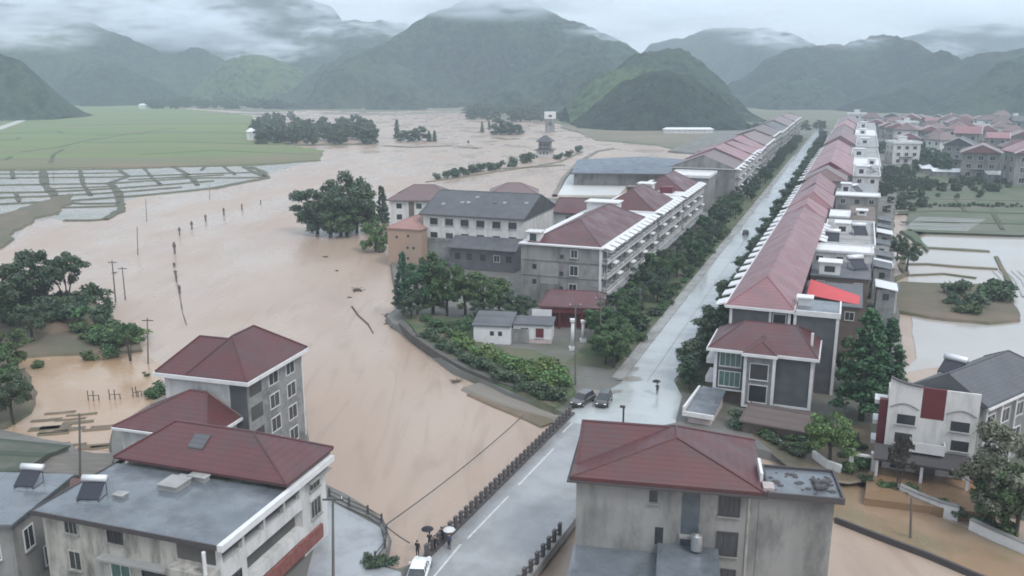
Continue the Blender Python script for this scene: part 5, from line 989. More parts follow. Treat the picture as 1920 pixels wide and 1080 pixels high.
# ---- the village to the right of the row
PROTO = {}
def village_proto(kind):
    if kind in PROTO: return PROTO[kind]
    rm, wm, rt = dict(red=('roof_faded', 'plaster_grey', 'gable'), brown=('roof_brown', 'plaster_white', 'hip'), grey=('roof_grey', 'plaster_grey', 'gable'), white=('trim_white', 'plaster_white', 'flat'), dark=('roof_red', 'tile_grey', 'hip'))[kind]
    r = thing('village_house', 'x', 'house', (0, 0, 0)); wd, dp, h = 12.0, 11.0, 9.6
    MB().box(-wd / 2, wd / 2, -dp / 2, dp / 2, -1.5, h - .2).build('wall', M[wm], r)
    q = MB()
    if rt == 'gable': hip_roof(q, -wd / 2 - .8, wd / 2 + .8, -dp / 2 - .8, dp / 2 + .8, h, h + 3.0, -dp / 2 - .7, dp / 2 + .7, caps=False)
    elif rt == 'hip': hip_roof(q, -wd / 2 - .8, wd / 2 + .8, -dp / 2 - .8, dp / 2 + .8, h, h + 3.4, -2, 2, axis='x', caps=False)
    else: q.box(-wd / 2 - .5, wd / 2 + .5, -dp / 2 - .5, dp / 2 + .5, h - .2, h + .1); q.ring(-wd / 2 - .5, wd / 2 + .5, -dp / 2 - .5, dp / 2 + .5, h + .1, h + .8, .3)
    q.build('roof', M[rm], r)
    if rt == 'gable':
        q = MB()
        for sgn in (-1, 1): q.add([(sgn * (wd / 2 + .85), -dp / 2 - .95, h), (0, -dp / 2 - .95, h + 3.1), (0, -dp / 2 - .75, h + 3.1), (sgn * (wd / 2 + .85), -dp / 2 - .75, h), (sgn * (wd / 2 + .85), -dp / 2 - .95, h - .35), (0, -dp / 2 - .95, h + 2.75), (0, -dp / 2 - .75, h + 2.75), (sgn * (wd / 2 + .85), -dp / 2 - .75, h - .35)], [(0, 1, 2, 3), (0, 4, 5, 1), (4, 7, 6, 5), (3, 2, 6, 7)])
        q.build('bargeboard', M['trim_white'], r)
    elif rt == 'flat': q = MB(); q.box(-2, 1.5, 0, 3.5, h + .1, h + 2.6); q.box(-2.3, 1.8, -.3, 3.8, h + 2.6, h + 2.8); q.build('stair_hut', M['plaster_white'], r)
    for x in (-3.6, 0, 3.6):
        for z in (.8, 3.8, 6.8): window(r, x, -dp / 2, z, 1.6, 1.5, sill=False)
    for y in (-2.6, 2.6):
        for z in (3.8, 6.8): window(r, -wd / 2, y, z, 1.5, 1.4, 'L', fr=False, sill=False)
    MB().box(-3, 3, -dp / 2 - 1.2, -dp / 2 - .001, 3.4, 3.55).build('porch', M['concrete'], r)
    PROTO[kind] = r; r['_used'] = 0; return r
KN = dict(red='red gabled', brown='white-walled brown hipped', grey='grey gabled', white='white flat-topped', dark='dark red hipped')
def village(kind, u, v, sc, rot, label=None, z=.9):
    r0 = village_proto(kind)
    r = r0 if r0['_used'] == 0 else copy_tree(r0)
    r0['_used'] = 1
    c = G(u, v, z); r.location = (c[0], c[1], z); r.rotation_euler = (0, 0, rot); r.scale = (sc, sc, sc * random.Random(u * 7 + v).uniform(.9, 1.12))
    r['label'] = label; r['group'] = 'village houses behind the right-hand row'; return r
VH = [('white', 1690, 306, 1.15, -.1, 'grey-white village house with a red-edged top, closest to the terrace backs'), ('red', 1835, 332, 1.3, -.5, 'large pink-red gabled village house in the middle of the right edge group'), ('grey', 1795, 312, 1.1, -.6, 'grey gabled village house left behind the large pink-red gable'),
      ('dark', 1905, 318, 1.3, -.3, 'dark hipped village house at the right frame edge'), ('red', 1925, 345, 1.4, -.2, 'pink gabled village house cut by the right frame edge'), ('brown', 1765, 296, 1.1, .2, 'brown hipped village house with white walls beside the dark trees')]
for k in VH: village(*k)
rnd = random.Random(42); cnt = 0; kinds = ['red', 'brown', 'grey', 'red', 'white', 'red', 'dark', 'brown']
rows = [(288, 1665, 1925, 52), (276, 1660, 1925, 46), (266, 1640, 1925, 42), (258, 1630, 1925, 38), (251, 1615, 1925, 34), (245, 1605, 1925, 32), (240, 1600, 1700, 30)]
for ri, (v, u0, u1, du) in enumerate(rows):
    u = u0 + rnd.random() * du; ci = 0
    while u < u1:
        ci += 1; k = kinds[rnd.randrange(len(kinds))]; cnt += 1
        village(k, u, v + rnd.uniform(-2.5, 2.5), rnd.uniform(1.0, 1.3), rnd.choice([-.4, -.4, -.4, 1.15]) + rnd.uniform(-.15, .15), f'{KN[k]} village house, {nth(ci)} from the left in the {nth(ri + 1)} row back')
        u += du * rnd.uniform(.75, 1.3)
for i, (u, v, wd, dp, h, lab) in enumerate(((1775, 330, 13, 8, 2.4, 'low white-roofed shed in front of the pink-red gabled village house'), (1735, 322, 5, 14, 2.2, 'small white shed left of the low white-roofed shed'), (1862, 338, 6, 8, 3, 'small white shed right of the pink-red gabled village house'), (1900, 336, 5, 6, 3, 'small white shed at the right edge of the village'))):
    c = G(u, v, .9); r = thing('white_shed', lab, 'shed', (c[0], c[1], .9), -.3); MB().box(-wd / 2, wd / 2, -dp / 2, dp / 2, -.5, h).build('wall', M['plaster_grey'], r)
    q = MB(); q.add([(-wd / 2 - .4, -dp / 2 - .4, h), (wd / 2 + .4, -dp / 2 - .4, h), (wd / 2 + .4, dp / 2 + .4, h + .9), (-wd / 2 - .4, dp / 2 + .4, h + .9), (-wd / 2 - .4, -dp / 2 - .4, h - .15), (wd / 2 + .4, -dp / 2 - .4, h - .15), (wd / 2 + .4, dp / 2 + .4, h + .75), (-wd / 2 - .4, dp / 2 + .4, h + .75)], [(0, 1, 2, 3), (7, 6, 5, 4), (0, 4, 5, 1), (1, 5, 6, 2), (2, 6, 7, 3), (3, 7, 4, 0)]); q.build('roof', M['metal_white'], r)

# ------------------------------------------------------------------ trees and shrubs
def leaf_faces(lobes, n, size, seed, flat=0.0):
    rnd = np.random.default_rng(seed); L = np.array(lobes, float); wts = (L[:, 3] * L[:, 4]) ** 1.0; wts = wts / wts.sum()
    k = rnd.choice(len(L), n, p=wts); d = rnd.normal(size=(n, 3)); d[:, 2] += 0.25; d /= np.linalg.norm(d, axis=1)[:, None]
    rad = 1.06 - np.abs(rnd.normal(0, .34, n)); c = L[k, :3] + d * rad[:, None] * L[k][:, [3, 3, 4]] * (1 + .12 * rnd.normal(size=(n, 1)))
    nrm = d + rnd.normal(0, .55, (n, 3)); nrm /= np.linalg.norm(nrm, axis=1)[:, None]
    a = np.cross(nrm, rnd.normal(size=(n, 3))); a /= np.linalg.norm(a, axis=1)[:, None]; b2 = np.cross(nrm, a)
    s = (size * rnd.uniform(.55, 1.3, n))[:, None]; s2 = s * rnd.uniform(.5, .9, n)[:, None]
    V = np.stack([c - a * s, c - b2 * s2 + nrm * s * .12, c + a * s, c + b2 * s2 + nrm * s * .12], 1).reshape(-1, 3)
    return V
def leaf_mesh(name, V, m):
    n = len(V) // 4; me = bpy.data.meshes.new(name); me.vertices.add(len(V)); me.vertices.foreach_set('co', V.ravel())
    me.loops.add(n * 4); me.loops.foreach_set('vertex_index', np.arange(n * 4)); me.polygons.add(n); me.polygons.foreach_set('loop_start', np.arange(n) * 4); me.polygons.foreach_set('loop_total', np.full(n, 4))
    me.materials.append(m); me.update(); return me
def tree_meshes(kind, seed, lod=1.0):
    """unit trees: broad 10 m, street 6 m, conifer 14 m, bush 2 m, spread 9 m"""
    rnd = random.Random(seed); lobes = []; tr = MB(); U = rnd.uniform
    if kind == 'broad':
        tr.tube([(0, 0, -1), (.1, .05, 1.5), (.0, .2, 3.4), (.2, .1, 6.5)], [.34, .28, .22, .08], 7)
        for i in range(28):
            z = U(2.9, 9.0); rr = 3.6 * math.sqrt(max(.05, 1 - ((z - 5.4) / 4.6) ** 2)); a = i * 2.4 + U(-.4, .4); q = U(.45, 1) * rr
            p = (q * math.cos(a), q * math.sin(a), z); lobes.append((*p, U(.65, 1.35), U(.5, 1.0)))
            if i < 9: tr.tube([(0, .1, 2.4 + .35 * i), (p[0] * .5, p[1] * .5, z - .6), p], [.12, .08, .03], 5)
        n, sz, m = int(7600 * lod), .185 / lod ** .5, None
    elif kind == 'street':
        tr.tube([(0, 0, -.5), (.03, 0, 1.2), (0, .05, 3.6)], [.14, .12, .04], 6)
        for i in range(17):
            z = U(1.5, 5.4); a = i * 2.4 + U(-.4, .4); q = U(.3, 1) * 1.7 * math.sqrt(max(.1, 1 - ((z - 3.4) / 2.6) ** 2)); lobes.append((q * math.cos(a), q * math.sin(a), z, U(.45, .85), U(.4, .75)))
            if i < 5: tr.tube([(0, 0, 1.2 + .2 * i), (q * math.cos(a), q * math.sin(a), z)], [.06, .02], 4)
        n, sz = int(3200 * lod), .15 / lod ** .5
    elif kind == 'conifer':
        tr.tube([(0, 0, -1), (.05, 0, 5), (0, 0, 13)], [.26, .2, .04], 7)
        for i in range(60):
            z = 1.8 + 11.6 * (i / 60) ** 1.05; rr = 2.3 * (1 - (z - 1.2) / 13.4) ** .7; a = i * 2.4 + U(-.5, .5); q = rr * U(.45, .9); lobes.append((q * math.cos(a), q * math.sin(a), z, max(.3, rr * U(.25, .42)), U(.3, .6)))
            if i % 3 == 0: tr.tube([(0, 0, z - .3), (q * math.cos(a), q * math.sin(a), z)], [.06, .02], 4)
        n, sz = int(7000 * lod), .165 / lod ** .5
    elif kind == 'bush':
        for i in range(8):
            a = i * 2.4; q = U(.1, .9); lobes.append((q * math.cos(a), q * math.sin(a), U(.4, 1.3), U(.45, .75), U(.35, .6)))
            tr.tube([(.1 * math.cos(a), .1 * math.sin(a), -.3), (q * math.cos(a), q * math.sin(a), lobes[-1][2])], [.04, .015], 4)
        n, sz = int(750 * lod), .15 / lod ** .5
    else:                                            # spread: several stems, open flat crown
        for k in range(3):
            a = k * 2.1; tr.tube([(.2 * math.cos(a), .2 * math.sin(a), -1), (.5 * math.cos(a), .5 * math.sin(a), 2.4), (1.5 * math.cos(a), 1.5 * math.sin(a), 5)], [.2, .16, .06], 6)
        for i in range(36):
            a = i * 2.4 + U(-.3, .3); q = U(.5, 4.4); z = 7.4 - .12 * q * q + U(-1.5, .9); lobes.append((q * math.cos(a), q * math.sin(a), z, U(.5, .95), U(.35, .65)))
            if i < 14: tr.tube([(1.0 * math.cos(a), 1.0 * math.sin(a), 4), (q * math.cos(a), q * math.sin(a), z)], [.09, .025], 4)
        n, sz = int(4200 * lod), .2 / lod ** .5
    return tr, leaf_faces(lobes, n, sz, seed)
TM = {}
def tree(kind, mname, x, y, z, hgt, name, label, cat, group=None, seed=0, lod=1.0, wide=1.0):
    v = seed % 4; k = (kind, mname, v, lod)
    if k not in TM:
        tr, V = tree_meshes(kind, v * 17 + 3 + len(kind), lod)
        TM[k] = (tr.mesh('trunk', M['bark']), leaf_mesh('crown', V, M[mname]))
    base = {'broad': 10, 'street': 6, 'conifer': 14, 'bush': 2, 'spread': 8.5}[kind]; s = hgt / base
    r = thing(name, label, cat, (x, y, z), random.Random(seed * 31 + int(x * 7)).uniform(0, 6.28), group)
    r.scale = (s * wide, s * wide, s); put('trunk' if kind != 'bush' else 'stems', TM[k][0], r); put('crown', TM[k][1], r); return r
def tree_px(kind, mname, u, vb, vt, name, label, cat, group=None, seed=0, z=ZG, lod=1.0, wide=1.0):
    x, y = G(u, vb, z); d = ray(u, vt); h = CAM_H + d[2] * y / d[1] - z
    return tree(kind, mname, x, y, z, h, name, label, cat, group, seed, lod, wide)
# row on the right verge
s = 9.0; i = 0; rnd = random.Random(3)
while s < 600:
    i += 1; h = rnd.uniform(5.2, 7.2)
    p = TS(8.9 + rnd.uniform(-.7, .9), s, ZG); tree('street', 'leaf_street', p.x, p.y, p.z, h, 'street_tree', f'dark round street tree on the right verge, {nth(i)} from the bridge', 'tree', 'street trees on the right verge', i, 1.0 if s < 130 else .35, rnd.uniform(1.1, 1.4))
    s += rnd.uniform(4.0, 5.6) * (1 if s < 150 else 1.15)
# left verge: a denser double belt
s = 16.0; i = 0
while s < 560:
    i += 1; k = rnd.random(); tt = rnd.uniform(-10.8, -4.2)
    p = TS(tt, s, ZG); kd, mm, h = ('street', 'leaf_street', rnd.uniform(4.2, 6.4)) if k < .5 else (('broad', 'leaf_mid', rnd.uniform(5, 7.5)) if k < .75 else ('broad', 'leaf_dark', rnd.uniform(4.5, 7)))
    tree(kd, mm, p.x, p.y, p.z, h, 'roadside_tree', f'{"dark" if mm != "leaf_mid" else "green"} roadside tree on the left verge, {nth(i)} from the bridge', 'tree', 'roadside trees on the left verge', i, .8 if s < 130 else .35, rnd.uniform(.85, 1.15))
    s += rnd.uniform(2.6, 4.2) * (1 if s < 160 else 1.6)
s = 18.0; i = 0
while s < 150:
    i += 1; p = TS(rnd.uniform(-5.0, -3.6), s, ZG); tree('bush', 'leaf_mid' if i % 2 else 'leaf_dark', p.x, p.y, p.z, rnd.uniform(1.2, 2.6), 'verge_shrub', f'low shrub at the pavement edge of the left verge, {nth(i)} from the bridge', 'shrub', 'shrubs along the left pavement', i, .7, 1.3)
    s += rnd.uniform(4, 7)
for j, (u, vb, vt, wd) in enumerate(((1150, 690, 605, 1.15), (1160, 660, 590, 1.1))):
    tree_px('broad', 'leaf_mid', u, vb, vt, 'verge_tree', ['bushy green tree at the start of the left verge', 'bushy tree just behind the first tree of the left verge'][j], 'tree', None, 20 + j, ZG, 1.0, wd)
# trees in and at the river
for j, (u, vb, vt, kd, mm, wd, lab) in enumerate((
    (596, 454, 350, 'broad', 'leaf_dark', 1.25, 'dark leafy tree standing in the flood, leftmost of the big clump'), (622, 455, 334, 'broad', 'leaf_dark', 1.1, 'tallest dark tree of the big clump in the flood, left of centre'),
    (652, 457, 322, 'broad', 'leaf_dark', 1.05, 'tall tree with the highest top in the big flooded clump'), (670, 452, 348, 'broad', 'leaf_mid', 1.15, 'green tree at the right front of the big flooded clump'),
    (640, 460, 376, 'broad', 'leaf_mid', 1.3, 'lower green tree at the front of the big flooded clump'), (694, 440, 342, 'conifer', 'leaf_conifer', 1.2, 'slim dark tree between the flooded clump and the white hip-roofed house'), (718, 432, 345, 'conifer', 'leaf_dark', 1.3, 'dark slim tree right beside the white hip-roofed house'),
    (706, 490, 408, 'broad', 'leaf_light', .95, 'light green tree standing alone in the flood by the orange house'))):
    tree_px(kd, mm, u, vb, vt, 'flooded_tree', lab, 'tree', 'trees standing in the flood', j, -2.6, 1.0, wd * .95)
for j, (u, vb, vt, kd, mm, wd, lab) in enumerate((
    (757, 588, 468, 'conifer', 'leaf_conifer', 1.15, 'slim dark conifer at the water, leftmost before the orange house'), (783, 592, 480, 'broad', 'leaf_conifer', .68, 'narrow leafy tree beside the slim dark conifer before the orange house'), (812, 590, 466, 'conifer', 'leaf_mid', 1.6, 'broad green conifer in front of the grey-roofed house'),
    (838, 592, 476, 'broad', 'leaf_mid', .75, 'narrow green leafy tree right of the broad green conifer'), (872, 592, 512, 'broad', 'leaf_mid', 1.1, 'round green tree below the dark front wing'), (905, 594, 506, 'broad', 'leaf_mid', 1.15, 'green tree in front of the dark front wing, middle one'), (935, 592, 520, 'broad', 'leaf_mid', 1.0, 'green tree by the wall of the grey balconied terrace'),
    (958, 604, 545, 'broad', 'leaf_dark', 1.2, 'dark tree behind the garden house, left one'), (985, 604, 552, 'broad', 'leaf_dark', 1.1, 'dark tree behind the pink pavilion'), (772, 600, 540, 'broad', 'leaf_dark', .9, 'low dark tree under the leftmost conifer'), (905, 612, 560, 'broad', 'leaf_dark', 1.1, 'dark tree behind the garden house, nearest its left wall'))):
    tree_px(kd, mm, u, vb, vt, 'garden_tree', lab, 'tree', 'garden trees before the grey-roofed house', j + 2, ZG, 1.0, wd)
# shrubs of the green triangle
rnd = random.Random(11); i = 0
for (u0, v0, u1, v1, n, mm, hh, lab) in ((800, 630, 1055, 752, 26, 'leaf_dark', 1.7, 'dark shrub of the hedge along the river bank'), (850, 640, 1058, 735, 22, 'leaf_light', 1.9, 'bright green shrub in the garden on the green triangle'), (1000, 690, 1060, 735, 6, 'leaf_light', 2.6, 'tall light green shrub near the bridge end of the triangle'), (790, 605, 880, 640, 12, 'leaf_mid', 1.5, 'scattered green shrub at the river tip of the triangle')):
    for k in range(n):
        f = (k + .5) / n; u = u0 + (u1 - u0) * f + rnd.uniform(-6, 6); v = v0 + (v1 - v0) * (1 - (1 - f) ** 1.35) + rnd.uniform(-5, 5)
        if mm != 'leaf_dark': v -= rnd.uniform(0, 30) * f
        x, y = G(u, v, 1.3); tree('bush', mm, x, y, 1.3, hh * rnd.uniform(.75, 1.35), 'bank_shrub', f'{lab}, {nth(k + 1)} from its river tip', 'shrub', 'shrubs on the green triangle', i, 1.0, rnd.uniform(1.0, 1.5)); i += 1
# right side trees
for j, (u, vb, vt, kd, mm, wd, lab, z) in enumerate((
    (1614, 788, 572, 'conifer', 'leaf_conifer', 1.5, 'tall conifer with a bare dark trunk right of the tiled house', ZG), (1660, 735, 590, 'conifer', 'leaf_conifer', 1.6, 'tall conifer behind the left corner of the white house', ZG), (1638, 740, 600, 'conifer', 'leaf_conifer', 1.5, 'conifer between the two tall conifers right of the tiled house', ZG), (1592, 735, 632, 'broad', 'leaf_mid', .9, 'leafy green tree against the side wall of the tiled house', ZG),
    (1556, 872, 768, 'broad', 'leaf_light', 1.1, 'bright green bushy tree before the white house', ZG), (1540, 830, 778, 'broad', 'leaf_mid', .9, 'low dark green tree behind the bright green bushy tree', ZG), (1385, 800, 770, 'bush', 'leaf_dark', 1.2, 'small dark shrub by the brick outbuilding wall', ZG),
    (1882, 990, 800, 'broad', 'leaf_pale', 1.05, 'pale grey-green spreading tree at the lower right edge', .4), (1905, 1010, 862, 'broad', 'leaf_mid', .9, 'dark green tree below the pale spreading tree', .4), (1855, 990, 890, 'broad', 'leaf_mid', .9, 'green tree at the foot of the pale spreading tree', .4),
    (1845, 985, 850, 'spread', 'leaf_pale', .9, 'small pale open tree against the front corner of the white house', .4),
    (1682, 925, 820, 'spread', 'bark', .5, 'thin bare dark tree in front of the white house', .6),
    (1700, 505, 445, 'broad', 'leaf_dark', 1.0, 'dark tree behind the white terrace annex', .8), (1682, 485, 440, 'broad', 'leaf_dark', 1.0, 'dark tree left of the flooded plots', .8))):
    tree_px(kd, mm, u, vb, vt, 'garden_tree', lab, 'tree', None, j + 1, z, 1.0, wd)
rnd = random.Random(8)
for k in range(16):
    u = rnd.uniform(1780, 1885); v = rnd.uniform(545, 592) - abs(u - 1830) * .15; x, y = G(u, v, .6); tree('bush', 'leaf_dark' if k % 3 else 'leaf_mid', x, y, .6, rnd.uniform(1.8, 3.6), 'island_shrub', f'shrub on the flooded plot island, {nth(k + 1)} of the dark clump', 'shrub', 'shrubs on the flooded plot island', k, .8, 1.3)
for k in range(10):
    u = 1625 + 29 * k + rnd.uniform(-6, 6); v = 905 + (u - 1625) * .36 + rnd.uniform(-4, 4)
    if u > 1800: v += 4
    x, y = G(u, v, .5); tree('bush', 'leaf_mid' if k % 2 else 'leaf_dark', x, y, .5, rnd.uniform(.9, 1.5), 'lane_shrub', f'low green shrub along the flooded lane, {nth(k + 1)} from the gate pillars', 'shrub', 'shrubs along the flooded lane', k, .9, 1.4)
for k in range(8):
    u = 1400 + 14 * k; v = 800 + 8.5 * k + rnd.uniform(-3, 3); x, y = G(u, v, ZG); tree('bush', 'leaf_dark', x, y, ZG, rnd.uniform(.8, 1.6), 'yard_shrub', f'dark shrub behind the red-roofed house, {nth(k + 1)} from the road', 'shrub', 'shrubs behind the red-roofed house', k, .8, 1.3)
for k, (u, v) in enumerate(((690, 1052), (712, 1060), (735, 1058), (700, 1066))):
    x, y = G(u, v, .8); tree('bush', 'leaf_dark', x, y, .8, rnd.uniform(.7, 1.1), 'corner_shrub', f'small dark shrub at the corner of the wet forecourt, {nth(k + 1)} from the left', 'shrub', 'shrubs at the wet forecourt', k, .9, 1.4)
for k in range(34):
    u = rnd.uniform(-20, 205); v = 606 - abs(u - 110) * .1 + rnd.uniform(-34, 6); x, y = G(u, v, 1.5); tree('bush', ('leaf_dark', 'leaf_mid', 'leaf_dark', 'leaf_street')[k % 4], x, y, .8 + 1.4 * (60 < u < 180), rnd.uniform(2.0, 4.0), 'hillock_shrub', f'dark shrub on the brown hillock of the left bank, {nth(k + 1)} of its thicket', 'shrub', 'shrubs on the hillock', k, .9, 1.2)
for k in range(22):
    u = rnd.uniform(1425, 1640); v = rnd.uniform(812, 885)
    if v > 820 + (u - 1425) * .45: v = 815 + (u - 1425) * .2
    x, y = G(u, v, ZG); tree('bush', ('leaf_mid', 'leaf_dark', 'leaf_street')[k % 3], x, y, ZG, rnd.uniform(.5, 1.5), 'yard_scrub', f'scrub patch in the muddy yard by the white house, {nth(k + 1)} from the street', 'shrub', 'scrub in the muddy yard', k, .8, 1.5)
# left bank trees
for j, (u, vb, vt, kd, mm, wd, lab) in enumerate((
    (22, 598, 466, 'broad', 'leaf_dark', 1.15, 'big dark tree at the left edge on the hillock'), (82, 592, 474, 'spread', 'leaf_dark', .8, 'open-crowned dark tree in the middle of the left bank group'), (128, 585, 474, 'spread', 'leaf_dark', .85, 'open-crowned tree with holes, rightmost on the hillock'), (-25, 640, 500, 'broad', 'leaf_dark', 1.1, 'dark tree cut by the left frame edge above the bank'),
    (20, 700, 610, 'broad', 'leaf_mid', 1.1, 'green tree at the left edge above the flooded yard'), (25, 790, 690, 'broad', 'leaf_dark', .95, 'dark green tree at the left edge beside the flooded yard'), (-15, 770, 640, 'broad', 'leaf_mid', 1.0, 'mid green tree cut by the left frame edge'), (244, 672, 602, 'spread', 'leaf_mid', .7, 'small leaning tree at the tip of the left bank, beside the pole'), (222, 655, 608, 'broad', 'leaf_mid', 1.0, 'rounded small tree left of the leaning tree'), (60, 640, 560, 'broad', 'leaf_dark', 1.1, 'dark low tree in the hollow of the left bank'), (105, 615, 560, 'broad', 'leaf_dark', 1.2, 'dark round tree under the open-crowned trees'))):
    tree_px(kd, mm, u, vb, vt, 'bank_tree', lab, 'tree', 'trees on the left bank', j, .5, 1.0, wd)
for k in range(20):
    u = rnd.uniform(140, 258); v = 652 - abs(u - 205) * .12 - rnd.uniform(0, 26); x, y = G(u, v, .5); tree('bush', 'leaf_light' if k % 3 == 0 else 'leaf_mid', x, y, .5, rnd.uniform(1.4, 2.8), 'left_bank_shrub', f'green shrub on the left bank above the flooded yard, {nth(k + 1)} of the thicket', 'shrub', 'shrubs on the left bank', k, .9, 1.3)
for k, (u, v, h) in enumerate(((167, 676, 2.2), (208, 672, 2.6), (73, 690, 1.8), (276, 706, .8), (300, 740, 2.4), (290, 748, 1.8), (282, 742, 1.6))):
    x, y = G(u, v, 0); tree('bush', 'leaf_mid', x, y, -.1, h, 'flooded_shrub', f'half-drowned shrub in the small flooded yard, {nth(k + 1)} of seven', 'shrub', 'half-drowned shrubs', k, .8, 1.0)
# bushes on the drowned dike, islets
rnd = random.Random(77)
for k, (u, v, h) in enumerate(((820, 336, 3), (838, 334, 3.5), (852, 332, 4.5), (870, 328, 4), (886, 324, 4.5), (902, 322, 4), (918, 320, 4.5), (935, 317, 4.5), (962, 312, 5), (985, 306, 5), (992, 303, 5.5), (1048, 299, 4), (1066, 294, 4), (1085, 285, 4))):
    x, y = G(u, v, 0); tree('bush', 'leaf_dark', x, y, -.3, h * 1.25, 'dike_shrub', f'dark shrub on the drowned dike, {nth(k + 1)} from the white hip-roofed house', 'shrub', 'shrubs along the drowned dike', k, .6, 1.0)
mb = MB()
for px, wd in (([(800, 341), (860, 333), (930, 322), (1000, 312), (1050, 303), (1092, 284)], 1.6), ([(945, 316), (1000, 313), (1055, 309)], 4), ([(720, 273), (770, 276), (845, 273)], 6), ([(862, 275), (897, 278)], 5), ([(930, 258), (950, 261), (972, 260)], 8), ([(470, 268), (560, 272), (690, 270)], 12), ([(735, 235), (775, 234)], 4)):
    strip(mb, [G(u, v, .2) for u, v in px], wd, .3, 1)
struct(mb.build('drowned_dike', bank_m))
for j, (u, vb, vt, kd, mm, wd, lab) in enumerate((
    (745, 268, 222, 'conifer', 'leaf_dark', 1.0, 'slim dark tree on the islet, leftmost'), (765, 274, 240, 'broad', 'leaf_dark', 1.2, 'round dark tree on the islet, left of centre'), (786, 273, 236, 'broad', 'leaf_dark', 1.15, 'round dark tree on the islet, centre'), (805, 274, 244, 'conifer', 'leaf_dark', 1.4, 'narrow dark tree on the islet, right'), (815, 274, 243, 'conifer', 'leaf_dark', 1.2, 'narrow dark tree on the islet, rightmost'), (878, 277, 262, 'conifer', 'leaf_dark', 1.4, 'tiny dark tree on the small flat islet'),
    (904, 256, 226, 'conifer', 'leaf_dark', 1.0, 'slim tree left of the dome-shaped islet'), (917, 250, 224, 'conifer', 'leaf_dark', .9, 'slim tree at the edge of the dome-shaped islet'), (938, 260, 222, 'broad', 'leaf_dark', 1.3, 'dark tree forming the left of the dome-shaped islet'), (955, 260, 226, 'broad', 'leaf_dark', 1.4, 'dark tree forming the middle of the dome-shaped islet'), (968, 259, 232, 'broad', 'leaf_dark', 1.2, 'dark tree forming the right of the dome-shaped islet'))):
    tree_px(kd, mm, u, vb, vt, 'islet_tree', lab, 'tree', 'trees on the islets', j, -3.5, .6, wd * (1.25 if kd == 'broad' else 1.1))
# woods that read as one mass
def wood(label, pxs, h, mname, seed, z=.6, n=14):
    rnd = random.Random(seed); V = []
    for (u, v, hh) in pxs:
        x, y = G(u, v, z); tr, q = tree_meshes('broad', rnd.randrange(99), .14); s_ = hh / 10; q = q * s_ * np.array([1.05, 1.05, 1]); V.append(q + np.array([x, y, z - hh * .22]))
    o = put('far_wood', leaf_mesh('far_wood', np.concatenate(V), M[mname])); o['kind'] = 'stuff'; o['label'] = label; return o
rnd = random.Random(5)
wood('dense dark grove at the edge of the green field', [(rnd.uniform(478, 700), rnd.uniform(238, 270), rnd.uniform(10, 17)) for _ in range(85)] + [(rnd.uniform(480, 560), rnd.uniform(222, 240), 12) for _ in range(20)], 12, 'leaf_dark', 1)
wood('tree belt beyond the green field', [(rnd.uniform(275, 620), 196 + rnd.uniform(0, 9), rnd.uniform(12, 22)) for _ in range(110)], 16, 'leaf_dark', 2)
wood('tree belt along the far shore', [(rnd.uniform(610, 900), 199 + rnd.uniform(-4, 4), rnd.uniform(9, 16)) for _ in range(60)] + [(rnd.uniform(880, 1110), rnd.uniform(205, 228), rnd.uniform(10, 20)) for _ in range(80)], 16, 'leaf_dark', 3)
wood('trees among the village houses', [(rnd.uniform(1650, 1925), rnd.uniform(246, 300), rnd.uniform(5, 10)) for _ in range(60)] + [(rnd.uniform(1722, 1775), rnd.uniform(290, 330), rnd.uniform(8, 12)) for _ in range(26)] + [(rnd.uniform(1655, 1720), rnd.uniform(318, 345), rnd.uniform(3, 6)) for _ in range(24)], 8, 'leaf_dark', 4)
wood('scrub and small trees between the village and the crop field', [(rnd.uniform(1660, 1925), rnd.uniform(338, 362), rnd.uniform(2, 5)) for _ in range(70)] + [(1690 + 9 * k, 388 + rnd.uniform(-2, 2), rnd.uniform(1.2, 2.4)) for k in range(26)], 4, 'leaf_street', 8)
wood('scrub along the back of the right-hand row', [(rnd.uniform(1650, 1730), rnd.uniform(345, 400), rnd.uniform(2, 5)) for _ in range(34)] + [(rnd.uniform(1690, 1850), rnd.uniform(345, 375), rnd.uniform(1.5, 3)) for _ in range(24)], 4, 'leaf_street', 5)
wood('trees along the far end of the road', [tuple([*(lambda p: (960 + 1600 * 0 + p[0], p[1]))((0, 0))][:0]) or (rnd.uniform(1400, 1545), rnd.uniform(234, 246), rnd.uniform(5, 9)) for _ in range(40)], 6, 'leaf_street', 6)
wood('wood at the foot of the left hill', [(rnd.uniform(-60, 105), 214 + rnd.uniform(-6, 6) - max(0, (v_ - 60)) * .3, rnd.uniform(9, 16)) for v_ in range(0, 90, 2)], 12, 'leaf_dark', 7)

